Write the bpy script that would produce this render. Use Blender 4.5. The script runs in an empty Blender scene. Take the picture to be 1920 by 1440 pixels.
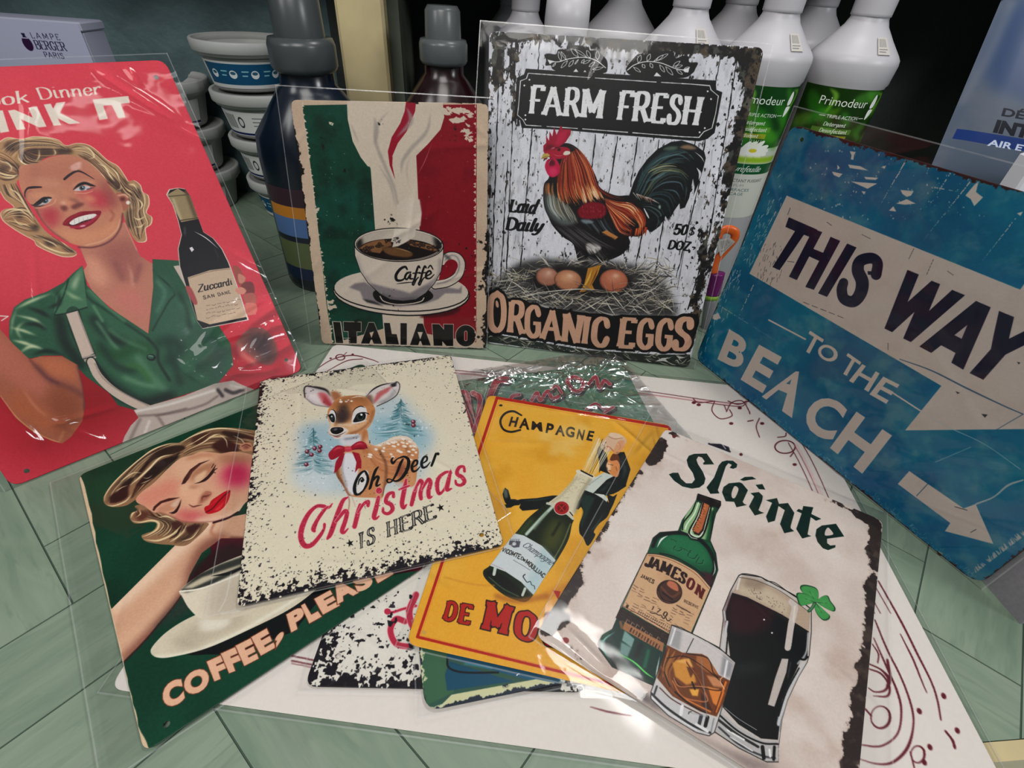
import bpy, bmesh, math, random, numpy as np
from mathutils import Vector, Matrix
SC = bpy.context.scene
COL = SC.collection
rad = math.radians
# ------------------------------------------------------------------ camera
FPX, PITCH, ROLL, CH = 930.893, 0.694466, -0.0726662, 0.405
FWD = np.array([0, math.cos(PITCH), -math.sin(PITCH)])
_r = np.array([1.0, 0, 0]); _d = np.cross(FWD, _r)
RGT = _r*math.cos(ROLL) + _d*math.sin(ROLL)
DWN = -_r*math.sin(ROLL) + _d*math.cos(ROLL)
EYE = np.array([0, 0, CH])
cam = bpy.data.cameras.new('camera'); cam.sensor_width = 36; cam.lens = FPX/1920*36
cam.clip_start = 0.01; cam.clip_end = 50
camo = bpy.data.objects.new('camera', cam); COL.objects.link(camo)
camo.matrix_world = Matrix(((RGT[0], -DWN[0], -FWD[0], 0), (RGT[1], -DWN[1], -FWD[1], 0), (RGT[2], -DWN[2], -FWD[2], CH), (0, 0, 0, 1)))
SC.camera = camo
# ------------------------------------------------------------------ world, lamps, exposure
SC.view_settings.view_transform = 'Standard'; SC.view_settings.look = 'None'
SC.view_settings.gamma = 1; SC.view_settings.use_curve_mapping = False
SC.view_settings.exposure = -0.12
SC.cycles.max_bounces = 6; SC.cycles.transparent_max_bounces = 16
SC.cycles.caustics_reflective = False; SC.cycles.caustics_refractive = False
W = bpy.data.worlds.new('shop'); SC.world = W; W.use_nodes = True
bg = W.node_tree.nodes['Background']; bg.inputs[0].default_value = (0.92, 0.95, 1.0, 1); bg.inputs[1].default_value = 0.15
def area(name, loc, target, sx, sy, power, col=(1, .97, .93)):
    l = bpy.data.lights.new(name, 'AREA'); l.shape = 'RECTANGLE'; l.size = sx; l.size_y = sy; l.energy = power; l.color = col
    o = bpy.data.objects.new(name, l); COL.objects.link(o); o.location = loc
    o.rotation_euler = (Vector(target) - Vector(loc)).to_track_quat('-Z', 'Y').to_euler()
    return o
area('ceiling_panel', (-0.2, -0.75, 1.75), (0.05, 0.45, 0.05), 0.9, 0.9, 25, (1, .97, .93))
area('side_window', (2.6, -1.35, 1.8), (0, 0.45, 0.05), 0.6, 0.45, 32, (.95, .97, 1))
area('left_fill_light', (-1.5, -0.75, 1.5), (0.3, 0.4, 0.1), 0.6, 0.6, 12, (1, .98, .95))  # added fill light from the left to brighten the blue beach sign
area('ceiling_spot_panel', (0.42, 0.72, 1.5), (0.15, 0.4, 0), 0.42, 0.16, 7, (1, .98, .95))
area('ceiling_tube_light', (0.84, -0.18, 1.9), (-0.2, 0.5, 0.1), 0.7, 0.05, 1.2, (1, 1, 1))
# ------------------------------------------------------------------ measuring: a photograph pixel as a ray
def ray(px):
    v = FWD + ((px[0]-960)/FPX)*RGT + ((px[1]-720)/FPX)*DWN
    return v
def onz(px, z=0.0):
    v = ray(px); return EYE + v*((z-CH)/v[2])
def ony(px, y):
    v = ray(px); return EYE + v*(y/v[1])
def onplane(px, A, n):
    v = ray(px); return EYE + v*(((A-EYE)@n)/(v@n))
# ------------------------------------------------------------------ object helpers
def tag(o, label=None, cat=None, group=None, kind=None):
    if label: o['label'] = label
    if cat: o['category'] = cat
    if group: o['group'] = group
    if kind: o['kind'] = kind
    return o
def empty(name, loc=(0, 0, 0), rz=0.0):
    o = bpy.data.objects.new(name, None); COL.objects.link(o); o.location = loc; o.rotation_euler[2] = rz
    o.empty_display_size = .02
    return o
def mesh_obj(name, verts, faces, mat, parent=None, smooth=False, uv=None, mats=None, midx=None):
    m = bpy.data.meshes.new(name); m.from_pydata([tuple(map(float, v)) for v in verts], [], faces); m.update()
    if mat is not None: m.materials.append(mat)
    for x in (mats or []): m.materials.append(x)
    if midx is not None: m.polygons.foreach_set('material_index', midx)
    if smooth: m.polygons.foreach_set('use_smooth', [True]*len(m.polygons))
    if uv is not None:
        l = m.uv_layers.new(name='UVMap'); vi = np.empty(len(m.loops), int); m.loops.foreach_get('vertex_index', vi)
        l.data.foreach_set('uv', np.asarray(uv, float)[vi].ravel())
    o = bpy.data.objects.new(name, m); COL.objects.link(o)
    if parent is not None:
        o.parent = parent
        mw = Matrix.LocRotScale(parent.location, parent.rotation_euler, None)
        o.matrix_parent_inverse = mw.inverted()
    return o
class MB:
    def __init__(s): s.v = []; s.f = []; s.mi = []; s.uv = []
    def add(s, v, f, mi=0, uv=None):
        b = len(s.v); s.v += [tuple(p) for p in v]; s.f += [tuple(i+b for i in q) for q in f]; s.mi += [mi]*len(f)
        s.uv += list(uv) if uv is not None else [(0, 0)]*len(v)
    def box(s, c, size, rz=0.0, mi=0, bev=0.0):
        x, y, z = [k/2 for k in size]; b = bev
        if b <= 0:
            v = [(i*x, j*y, k*z) for k in (-1, 1) for j in (-1, 1) for i in (-1, 1)]
            f = [(0, 2, 3, 1), (4, 5, 7, 6), (0, 1, 5, 4), (2, 6, 7, 3), (0, 4, 6, 2), (1, 3, 7, 5)]
        else:
            ring = lambda q: [(-x+q, -y), (x-q, -y), (x, -y+q), (x, y-q), (x-q, y), (-x+q, y), (-x, y-q), (-x, -y+q)]
            v = []
            for zz, ins in ((-z, b), (-z+b, 0), (z-b, 0), (z, b)):
                k = [(px*(x-ins)/x, py*(y-ins)/y, zz) for px, py in ring(b)]; v += k
            f = [tuple(range(7, -1, -1)), tuple(range(24, 32))]
            for r in range(3):
                for i in range(8): f.append((r*8+i, r*8+(i+1) % 8, r*8+8+(i+1) % 8, r*8+8+i))
        cs, sn = math.cos(rz), math.sin(rz)
        s.add([(c[0]+p[0]*cs-p[1]*sn, c[1]+p[0]*sn+p[1]*cs, c[2]+p[2]) for p in v], f, mi)
    def lathe(s, prof, c=(0, 0, 0), n=32, mi=0, sx=1.0, sy=1.0, uvr=None, cap=True):
        v = []; f = []; uv = []
        L = [0.0]
        for a, b in zip(prof, prof[1:]): L.append(L[-1]+math.hypot(a[0]-b[0], a[1]-b[1]))
        for (r, z), l in zip(prof, L):
            for i in range(n+1):
                a = 2*math.pi*i/n; v.append((c[0]+r*sx*math.cos(a), c[1]+r*sy*math.sin(a), c[2]+z)); uv.append((i/n, l/L[-1]))
        for j in range(len(prof)-1):
            for i in range(n): q = j*(n+1)+i; f.append((q, q+1, q+n+2, q+n+1))
        s.add(v, f, mi, uv)
    def build(s, name, mat, parent=None, smooth=False, mats=None):
        return mesh_obj(name, s.v, s.f, mat, parent, smooth, s.uv, mats, s.mi if mats else None)
# ------------------------------------------------------------------ materials
def new_mat(name):
    m = bpy.data.materials.new(name); m.use_nodes = True; nt = m.node_tree; nt.nodes.clear()
    out = nt.nodes.new('ShaderNodeOutputMaterial'); return m, nt, out
def lin(c): 
    return tuple(((x/255)/12.92 if x/255 <= .04045 else ((x/255+.055)/1.055)**2.4) for x in c[:3]) + (1,)
def solid(name, c, rough=.5, spec=.5, noise=0.0, scale=20, bump=0.0, bscale=60, metal=0.0, c2=None, stretch=(1, 1, 1), coat=0.0, trans=0.0, ior=1.45):
    m, nt, out = new_mat(name); N = nt.nodes.new; Lk = nt.links.new
    b = N('ShaderNodeBsdfPrincipled'); Lk(b.outputs[0], out.inputs[0])
    b.inputs['Base Color'].default_value = lin(c); b.inputs['Roughness'].default_value = rough; b.inputs['Metallic'].default_value = metal
    b.inputs['Specular IOR Level'].default_value = spec; b.inputs['Coat Weight'].default_value = coat
    b.inputs['Transmission Weight'].default_value = trans; b.inputs['IOR'].default_value = ior
    tc = N('ShaderNodeTexCoord'); mp = N('ShaderNodeMapping'); mp.inputs['Scale'].default_value = stretch; Lk(tc.outputs['Object'], mp.inputs[0])
    if noise > 0 or c2:
        n = N('ShaderNodeTexNoise'); n.inputs['Scale'].default_value = scale; n.inputs['Detail'].default_value = 6; Lk(mp.outputs[0], n.inputs['Vector'])
        mx = N('ShaderNodeMix'); mx.data_type = 'RGBA'; r = N('ShaderNodeMapRange'); r.inputs[1].default_value = .35; r.inputs[2].default_value = .65
        Lk(n.outputs['Fac'], r.inputs[0]); Lk(r.outputs[0], mx.inputs[0])
        k = c2 or tuple(x*(1-noise) for x in c)
        mx.inputs[6].default_value = lin(c); mx.inputs[7].default_value = lin(k); Lk(mx.outputs[2], b.inputs['Base Color'])
    if bump > 0:
        n = N('ShaderNodeTexNoise'); n.inputs['Scale'].default_value = bscale; n.inputs['Detail'].default_value = 5; Lk(mp.outputs[0], n.inputs['Vector'])
        bp = N('ShaderNodeBump'); bp.inputs['Strength'].default_value = 1; bp.inputs['Distance'].default_value = bump; Lk(n.outputs['Fac'], bp.inputs['Height']); Lk(bp.outputs[0], b.inputs['Normal'])
    return m
def film_mat(name, base=.02, tint=(1, 1, 1), fog=0.0, rough=.04, wr=0.0006, wscale=30, ior=1.45, fogcol=(.9, .93, .95), gain=1.0):
    # clear wrapping film: see-through, glossy by Fresnel, a little milky
    m, nt, out = new_mat(name); N = nt.nodes.new; Lk = nt.links.new
    tr = N('ShaderNodeBsdfTransparent'); tr.inputs[0].default_value = (*tint, 1)
    gl = N('ShaderNodeBsdfGlossy'); gl.inputs['Roughness'].default_value = rough
    df = N('ShaderNodeBsdfDiffuse'); df.inputs[0].default_value = (*fogcol, 1)
    m1 = N('ShaderNodeMixShader'); m1.inputs[0].default_value = fog; Lk(tr.outputs[0], m1.inputs[1]); Lk(df.outputs[0], m1.inputs[2])
    fr = N('ShaderNodeFresnel'); fr.inputs[0].default_value = ior
    mul = N('ShaderNodeMath'); mul.operation = 'MULTIPLY_ADD'; mul.use_clamp = True; mul.inputs[1].default_value = 1.0*gain; mul.inputs[2].default_value = base; Lk(fr.outputs[0], mul.inputs[0])
    m2 = N('ShaderNodeMixShader'); Lk(mul.outputs[0], m2.inputs[0]); Lk(m1.outputs[0], m2.inputs[1]); Lk(gl.outputs[0], m2.inputs[2]); Lk(m2.outputs[0], out.inputs[0])
    if wr > 0:
        tc = N('ShaderNodeTexCoord'); n = N('ShaderNodeTexNoise'); n.inputs['Scale'].default_value = wscale; n.inputs['Detail'].default_value = 2.5; n.inputs['Distortion'].default_value = .6
        Lk(tc.outputs['Object'], n.inputs['Vector']); bp = N('ShaderNodeBump'); bp.inputs['Strength'].default_value = 1; bp.inputs['Distance'].default_value = wr
        Lk(n.outputs['Fac'], bp.inputs['Height'])
        for q in (gl, fr): Lk(bp.outputs[0], q.inputs['Normal'])
    return m
# ================================================================== painting library: flat print is painted in memory
def catmull(P, closed=False, n=8):
    P = np.asarray(P, float); k = len(P)
    if k < 3: return P
    out = []
    for i in range(k if closed else k-1):
        p1, p2 = P[i], P[(i+1) % k]
        p0 = P[(i-1) % k] if closed or i > 0 else 2*p1-p2
        p3 = P[(i+2) % k] if closed or i+2 < k else 2*p2-p1
        for t in np.arange(n)/n:
            out.append(.5*((2*p1)+(-p0+p2)*t+(2*p0-5*p1+4*p2-p3)*t*t+(-p0+3*p1-3*p2+p3)*t**3))
    if not closed: out.append(P[-1])
    return np.array(out)
def hom(src, dst):
    A = []; b = []
    for (x, y), (u, v) in zip(src, dst):
        A.append([x, y, 1, 0, 0, 0, -u*x, -u*y]); b.append(u); A.append([0, 0, 0, x, y, 1, -v*x, -v*y]); b.append(v)
    h = np.linalg.solve(np.array(A, float), np.array(b, float)); return np.append(h, 1).reshape(3, 3)
def apply(H, P):
    P = np.asarray(P, float); Q = np.c_[P[:, :2], np.ones(len(P))] @ H.T; return Q[:, :2]/Q[:, 2:]
def box_blur(a, r):
    if r < 1: return a
    for ax in (0, 1):
        c = np.cumsum(a, axis=ax, dtype=np.float32); n = a.shape[ax]; i = np.arange(n); hi = np.minimum(i+r, n-1); lo = i-r-1
        t = np.take(c, hi, ax); l = np.take(c, np.maximum(lo, 0), ax)
        sh = [1, 1]; sh[ax] = n
        a = (t - l*(lo >= 0).reshape(sh).astype(np.float32))/(2*r+1)
    return a
def gauss(a, s):
    if s < .4: return a
    r = max(1, int(round(s*.98)))
    if s < 1.2: return box_blur(a, 1)
    for _ in range(3): a = box_blur(a, r)
    return a
def vnoise(h, w, cell, rng, octaves=4, pers=.55, ax=1.0):
    out = np.zeros((h, w), np.float32); amp = 1; tot = 0
    for o in range(octaves):
        cy = max(1.5, cell/2**o); cx = max(1.5, cell*ax/2**o); gh = int(h/cy)+3; gw = int(w/cx)+3; g = rng.random((gh, gw), dtype=np.float32)
        y = np.arange(h)/cy; x = np.arange(w)/cx; yi = y.astype(int); xi = x.astype(int); fy = (y-yi); fx = (x-xi); fy = (fy*fy*(3-2*fy))[:, None].astype(np.float32); fx = (fx*fx*(3-2*fx))[None].astype(np.float32)
        g0 = g[yi]; g1 = g[yi+1]; r0 = g0[:, xi]*(1-fx)+g0[:, xi+1]*fx; r1 = g1[:, xi]*(1-fx)+g1[:, xi+1]*fx
        out += amp*(r0*(1-fy)+r1*fy); tot += amp; amp *= pers
    return out/tot
def sstep(a, b, x):
    t = np.clip((x-a)/(b-a), 0, 1); return t*t*(3-2*t)
# ---- stroke letters: every glyph is (advance, strokes); a stroke is a list of points, 's' first when it is a smooth curve
GL = {
'A': (.80, [[(0.03,0),(.38,1)], [(.38,1),(.75,0)], [(.17,.33),(.6,.33)]]),
'B': (.66, [[(.1,0),(.1,1)], ['s',(.1,1),(.38,1),(.54,.9),(.54,.66),(.38,.53),(.1,.53)], ['s',(.38,.53),(.6,.44),(.62,.14),(.42,0),(.1,0)]]),
'C': (.68, [['s',(.6,.76),(.52,.96),(.32,1),(.12,.82),(.08,.5),(.12,.18),(.32,0),(.52,.05),(.62,.25)]]),
'D': (.72, [[(.1,0),(.1,1)], ['s',(.1,1),(.36,1),(.6,.82),(.66,.5),(.6,.18),(.36,0),(.1,0)]]),
'E': (.60, [[(.1,0),(.1,1)], [(.1,1),(.54,1),(.54,.86)], [(.1,.52),(.42,.52)], [(.1,0),(.55,0),(.55,.16)]]),
'F': (.58, [[(.1,0),(.1,1)], [(.1,1),(.54,1),(.54,.85)], [(.1,.52),(.42,.52)]]),
'G': (.72, [['s',(.6,.78),(.5,.97),(.32,1),(.12,.82),(.08,.5),(.12,.18),(.32,0),(.5,.04),(.6,.16)], [(.6,.42),(.6,.08)], [(.42,.44),(.66,.44)]]),
'H': (.74, [[(.1,0),(.1,1)], [(.62,0),(.62,1)], [(.1,.52),(.62,.52)]]),
'I': (.32, [[(.15,0),(.15,1)]]),
'J': (.48, [['s',(.34,1),(.34,.5),(.34,.2),(.24,.02),(.1,.0),(.04,.14)]]),
'L': (.56, [[(.1,0),(.1,1)], [(.1,0),(.52,0),(.52,.18)]]),
'M': (.90, [[(.1,0),(.1,1)], [(.1,1),(.44,.2)], [(.44,.2),(.78,1)], [(.78,1),(.78,0)]]),
'N': (.76, [[(.1,0),(.1,1)], [(.1,1),(.64,0)], [(.64,0),(.64,1)]]),
'O': (.76, [['s',(.38,1),(.14,.86),(.08,.5),(.14,.14),(.38,0),(.6,.14),(.67,.5),(.6,.86),(.38,1)]]),
'P': (.62, [[(.1,0),(.1,1)], ['s',(.1,1),(.38,1),(.55,.9),(.56,.6),(.4,.46),(.1,.45)]]),
'R': (.70, [[(.1,0),(.1,1)], ['s',(.1,1),(.38,1),(.55,.9),(.56,.64),(.4,.5),(.1,.5)], [(.36,.5),(.64,0)]]),
'S': (.60, [['s',(.5,.8),(.44,.96),(.28,1),(.12,.9),(.1,.7),(.24,.56),(.44,.44),(.54,.26),(.46,.06),(.28,0),(.12,.04),(.07,.22)]]),
'T': (.62, [[(.3,0),(.3,1)], [(.02,.84),(.02,1),(.58,1),(.58,.84)]]),
'U': (.70, [['s',(.1,1),(.1,.3),(.2,.04),(.36,0),(.52,.06),(.6,.3),(.6,1)]]),
'V': (.76, [[(.05,1),(.38,0)], [(.38,0),(.7,1)]]),
'Z': (.6, [[(.06,1),(.54,1)], [(.54,1),(.06,0)], [(.06,0),(.54,0)]]),
'a': (.56, [['s',(.42,.56),(.3,.68),(.12,.6),(.07,.3),(.14,.04),(.28,.02),(.42,.2)], ['s',(.44,.68),(.43,.3),(.45,.06),(.54,.04)]]),
'b': (.56, [[(.1,1.05),(.1,0)], ['s',(.1,.5),(.26,.68),(.45,.56),(.47,.3),(.4,.06),(.24,0),(.1,.1)]]),
'c': (.48, [['s',(.42,.54),(.36,.66),(.2,.66),(.08,.5),(.08,.2),(.2,.02),(.34,.03),(.44,.16)]]),
'd': (.60, [['s',(.42,.56),(.3,.68),(.12,.6),(.07,.3),(.14,.04),(.28,.02),(.42,.2)], ['s',(.44,1.08),(.43,.5),(.44,.06),(.54,.03)]]),
'e': (.50, [['s',(.1,.34),(.42,.38),(.4,.6),(.24,.68),(.09,.52),(.07,.28),(.14,.06),(.28,0),(.44,.14)]]),
'f': (.40, [['s',(.46,1.02),(.36,1.1),(.24,1.0),(.2,.6),(.18,.1),(.1,-.28),(0,-.3)], [(.04,.62),(.38,.62)]]),
'g': (.54, [['s',(.42,.56),(.3,.68),(.12,.6),(.08,.36),(.16,.14),(.3,.14),(.42,.28)], ['s',(.44,.68),(.43,.2),(.42,-.12),(.28,-.3),(.08,-.24)]]),
'h': (.58, [[(.1,1.05),(.1,0)], ['s',(.1,.42),(.26,.66),(.42,.6),(.44,.36),(.43,.06),(.54,.04)]]),
'i': (.30, [['s',(.13,.68),(.12,.2),(.15,.03),(.25,.06)], [(.14,.93),(.145,.97)]]),
'k': (.54, [[(.1,1.05),(.1,0)], [(.44,.66),(.14,.32)], [(.22,.4),(.48,0)]]),
'l': (.28, [['s',(.13,1.05),(.12,.3),(.15,.04),(.26,.06)]]),
'm': (.84, [[(.1,.68),(.1,0)], ['s',(.1,.42),(.24,.66),(.38,.6),(.4,.36),(.4,0)], ['s',(.4,.42),(.54,.66),(.68,.6),(.7,.36),(.7,.06),(.8,.04)]]),
'n': (.58, [[(.1,.68),(.1,0)], ['s',(.1,.42),(.26,.66),(.42,.6),(.44,.36),(.44,.0)]]),
'o': (.54, [['s',(.27,.68),(.1,.56),(.07,.33),(.12,.08),(.27,0),(.42,.1),(.46,.34),(.42,.58),(.27,.68)]]),
'p': (.56, [[(.1,.68),(.1,-.3)], ['s',(.1,.5),(.26,.68),(.45,.56),(.47,.3),(.4,.06),(.24,0),(.1,.1)]]),
'q': (.56, [['s',(.42,.56),(.3,.68),(.12,.6),(.07,.3),(.14,.04),(.28,.02),(.42,.2)], [(.44,.68),(.44,-.3)]]),
'r': (.42, [[(.1,.68),(.1,0)], ['s',(.1,.4),(.2,.6),(.32,.68),(.4,.6)]]),
's': (.44, [['s',(.36,.56),(.3,.67),(.18,.66),(.1,.52),(.2,.38),(.34,.26),(.36,.1),(.24,.0),(.1,.04),(.06,.16)]]),
't': (.40, [['s',(.2,.95),(.17,.3),(.2,.04),(.32,.02),(.38,.12)], [(.04,.64),(.36,.64)]]),
'u': (.58, [['s',(.1,.68),(.09,.2),(.18,.02),(.3,.04),(.42,.2)], ['s',(.44,.68),(.43,.2),(.45,.04),(.54,.04)]]),
'v': (.54, [['s',(.08,.68),(.14,.3),(.24,.0)], ['s',(.24,0),(.4,.3),(.46,.66)]]),
'y': (.54, [['s',(.08,.68),(.1,.3),(.2,.1),(.32,.14),(.42,.34)], ['s',(.46,.68),(.44,.2),(.36,-.16),(.2,-.3),(.06,-.24)]]),
'z': (.5, [[(.08,.66),(.42,.66)], [(.42,.66),(.08,.02)], [(.08,.02),(.44,.02)]]),
'$': (.56, [['s',(.46,.78),(.4,.92),(.26,.94),(.12,.84),(.12,.66),(.26,.54),(.42,.42),(.48,.24),(.4,.08),(.26,.04),(.12,.08),(.08,.22)], [(.28,1.08),(.28,-.08)]]),
'5': (.56, [[(.46,1),(.14,1)], [(.14,1),(.12,.56)], ['s',(.12,.56),(.28,.62),(.46,.5),(.46,.18),(.3,0),(.14,.02),(.08,.12)]]),
'0': (.58, [['s',(.28,1),(.12,.86),(.08,.5),(.12,.14),(.28,0),(.44,.14),(.48,.5),(.44,.86),(.28,1)]]),
'1': (.36, [[(.06,.8),(.2,1)], [(.2,1),(.2,0)]]), '7': (.5, [[(.06,1),(.46,1)], [(.46,1),(.18,0)]]),
',': (.25, [[(.12,.06),(.06,-.14)]]), '.': (.22, [[(.1,.02),(.12,.06)]]), ' ': (.36, []),
}
_TX = {}
def glyph_tris(s, bold, shear, space):
    k = (s, bold, shear, space)
    if k not in _TX:
        c = bpy.data.curves.new('lettering', 'FONT'); c.body = s; c.offset = bold; c.shear = shear; c.space_character = space; c.resolution_u = 4
        o = bpy.data.objects.new('lettering', c); COL.objects.link(o)
        bpy.context.view_layer.update()
        m = o.to_mesh(); m.calc_loop_triangles()
        v = np.empty(len(m.vertices)*3); m.vertices.foreach_get('co', v); v = v.reshape(-1, 3)[:, :2]
        t = np.empty(len(m.loop_triangles)*3, int); m.loop_triangles.foreach_get('vertices', t)
        T = v[t].reshape(-1, 3, 2); o.to_mesh_clear(); bpy.data.objects.remove(o); bpy.data.curves.remove(c)
        a = (T[:, 1, 0]-T[:, 0, 0])*(T[:, 2, 1]-T[:, 0, 1])-(T[:, 2, 0]-T[:, 0, 0])*(T[:, 1, 1]-T[:, 0, 1])
        T[a < 0] = T[a < 0][:, ::-1]; _TX[k] = T
    return _TX[k]
def capsule(a, b, ra, rb, n=9):
    a = np.asarray(a, float); b = np.asarray(b, float); d = b-a; an = math.atan2(d[1], d[0])
    t = np.linspace(an+math.pi/2, an+3*math.pi/2, n); p = np.c_[a[0]+ra*np.cos(t), a[1]+ra*np.sin(t)]
    t = np.linspace(an-math.pi/2, an+math.pi/2, n); q = np.c_[b[0]+rb*np.cos(t), b[1]+rb*np.sin(t)]
    return np.vstack([p, q])
class Art:
    """h x w picture of a flat print. H maps source coordinates (set by view()) to pixels."""
    def __init__(s, w, h, base, Hpx, seed=1):
        s.w, s.h = w, h; s.im = np.empty((h, w, 3), np.float32); s.im[:] = np.array(base)/255; s.Hpx = Hpx; s.H = Hpx
        s.rng = np.random.default_rng(seed); s.clipm = None; s.one = 1.0
    def view(s, ox, oy, k):     # source coordinates = enlargement by k of the part of the photograph that starts at ox, oy
        s.H = s.Hpx @ np.array([[1/k, 0, ox], [0, 1/k, oy], [0, 0, 1]]); return s
    def scale(s, P):            # pixels per source unit near P
        c = np.mean(np.asarray(P, float)[:, :2], 0); q = apply(s.H, [c, c+[1, 0], c+[0, 1]])
        return math.sqrt(abs(np.cross(q[1]-q[0], q[2]-q[0]))+1e-12)
    def cover(s, loops, pad=0, mapped=False):
        """signed-area coverage of polygon loops (nonzero) -> (y0,x0,mask)"""
        L = [l if mapped else apply(s.H, l) for l in loops]
        A = np.vstack(L); x0 = max(0, int(A[:, 0].min())-2-pad); x1 = min(s.w, int(A[:, 0].max())+3+pad); y0 = max(0, int(A[:, 1].min())-2-pad); y1 = min(s.h, int(A[:, 1].max())+3+pad)
        if x1 <= x0 or y1 <= y0: return None
        E = np.vstack([np.c_[l, np.roll(l, -1, 0)] for l in L])
        ss = 4; bw = x1-x0; bh = y1-y0
        ya = (E[:, 1]-y0)*ss; yb = (E[:, 3]-y0)*ss; sg = np.where(yb > ya, 1.0, -1.0); lo = np.minimum(ya, yb); hi = np.maximum(ya, yb)
        i0 = np.clip(np.ceil(lo-.5), 0, bh*ss).astype(int); i1 = np.clip(np.ceil(hi-.5), 0, bh*ss).astype(int); n = i1-i0; ok = n > 0
        acc = np.zeros((bh*ss, bw+2), np.float32)
        if ok.any():
            E = E[ok]; ya = ya[ok]; yb = yb[ok]; sg = sg[ok]; i0 = i0[ok]; n = n[ok]
            idx = np.repeat(np.arange(len(n)), n); row = np.arange(n.sum())-np.repeat(np.cumsum(n)-n, n)+i0[idx]
            t = (row+.5-ya[idx])/(yb[idx]-ya[idx]); x = np.clip(E[idx, 0]+(E[idx, 2]-E[idx, 0])*t-x0, 0, bw); xi = x.astype(int); fx = x-xi
            np.add.at(acc, (row, xi), sg[idx]*(1-fx)); np.add.at(acc, (row, xi+1), sg[idx]*fx)
        m = np.minimum(np.abs(np.cumsum(acc[:, :bw], 1)), 1); m = m.reshape(bh, ss, bw).mean(1)
        return y0, x0, m
    def put(s, cv, col, alpha=1.0, add=False):
        if cv is None: return
        y0, x0, m = cv; h, w = m.shape; m = m*alpha
        if s.clipm is not None: m = m*s.clipm[y0:y0+h, x0:x0+w]
        c = np.array(col, np.float32)/255 if not isinstance(col, np.ndarray) else col[y0:y0+h, x0:x0+w]
        R = s.im[y0:y0+h, x0:x0+w]; R += (c-R)*m[..., None]
    def poly(s, P, col, blur=0, alpha=1.0, smooth=False, clip=None):
        P = catmull(P, True) if smooth else np.asarray(P, float); b = blur*s.scale(P)
        cv = s.cover([P], pad=int(3*b)+1)
        if cv is None: return
        y0, x0, m = cv; s.put((y0, x0, gauss(m, b)), col, alpha)
    def blob(s, P, col, blur, alpha=1.0): s.poly(P, col, blur, alpha, True)
    def ell(s, c, rx, ry, col, rot=0, blur=0, alpha=1.0, seg=(0, 360)):
        t = np.radians(np.linspace(seg[0], seg[1], 40)); cs, sn = math.cos(rad(rot)), math.sin(rad(rot)); x = rx*np.cos(t); y = ry*np.sin(t)
        s.poly(np.c_[c[0]+x*cs-y*sn, c[1]+x*sn+y*cs], col, blur, alpha)
    def stroke(s, P, col, w=None, blur=0, alpha=1.0, smooth=True, taper=False):
        P = np.asarray(P, float)
        if P.shape[1] == 2:
            ww = np.full(len(P), float(w))
            if taper: ww = ww*np.sin(np.linspace(.12, math.pi-.12, len(P)))
            P = np.c_[P, ww]
        elif w: P = P*[1, 1, w]
        if smooth and len(P) > 2: P = catmull(P)
        P[:, 2] = np.maximum(P[:, 2], .05)
        loops = [capsule(P[i, :2], P[i+1, :2], P[i, 2]/2, P[i+1, 2]/2) for i in range(len(P)-1) if np.abs(P[i, :2]-P[i+1, :2]).sum() > 1e-6]
        if not loops: return
        b = blur*s.scale(P); cv = s.cover(loops, pad=int(3*b)+1)
        if cv is None: return
        y0, x0, m = cv; s.put((y0, x0, gauss(m, b)), col, alpha)
    def clip(s, P=None, smooth=False, blur=0):
        if P is None: s.clipm = None; return
        P = catmull(P, True) if smooth else np.asarray(P, float)
        M = np.zeros((s.h, s.w), np.float32); cv = s.cover([P])
        if cv: M[cv[0]:cv[0]+cv[2].shape[0], cv[1]:cv[1]+cv[2].shape[1]] = cv[2]
        s.clipm = gauss(M, blur*s.scale(P)) if blur else M
    def text(s, t, quad, col, bold=0.0, shear=0.0, space=1.0, out=None, outw=.03, alpha=1.0, inner=None):
        """sans capitals of the built-in font; quad = where the TL, TR, BR, BL of the lettering fall"""
        T0 = glyph_tris(t, bold, shear, space); lo = T0.reshape(-1, 2).min(0); hi = T0.reshape(-1, 2).max(0)
        Hq = hom([(lo[0], hi[1]), (hi[0], hi[1]), (hi[0], lo[1]), (lo[0], lo[1])], quad)
        for bb, cc in ([(bold+outw, out)] if out else [])+[(bold, col)]+([(bold-outw, inner)] if inner else []):
            T = glyph_tris(t, bb, shear, space); Q = apply(s.H @ Hq, T.reshape(-1, 2)).reshape(-1, 3, 2)
            s.put(s.cover(list(Q), mapped=True), cc, alpha)
    def letters(s, t, quad, col, thick=.17, thin=.07, serif=.0, shear=0.0, gap=.06, out=None, outw=.06, inner=None, innerw=.04, alpha=1.0, fit=(0, 1), notch=False, rnd=False):
        """stroke-built letters between baseline (quad bottom) and cap height (quad top)"""
        x = 0; S = []
        for ch in t:
            adv, st = GL[ch]
            for g in st:
                sm = g[0] == 's'; P = np.array(g[1:] if sm else g, float); P[:, 0] += x
                if sm: P = catmull(P, False, 6)
                S.append((P, sm, len(g)))
            x += adv+gap
        Wd = x-gap; f0, f1 = fit
        Hq = hom([(0, f1), (Wd, f1), (Wd, f0), (0, f0)], quad)
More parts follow.
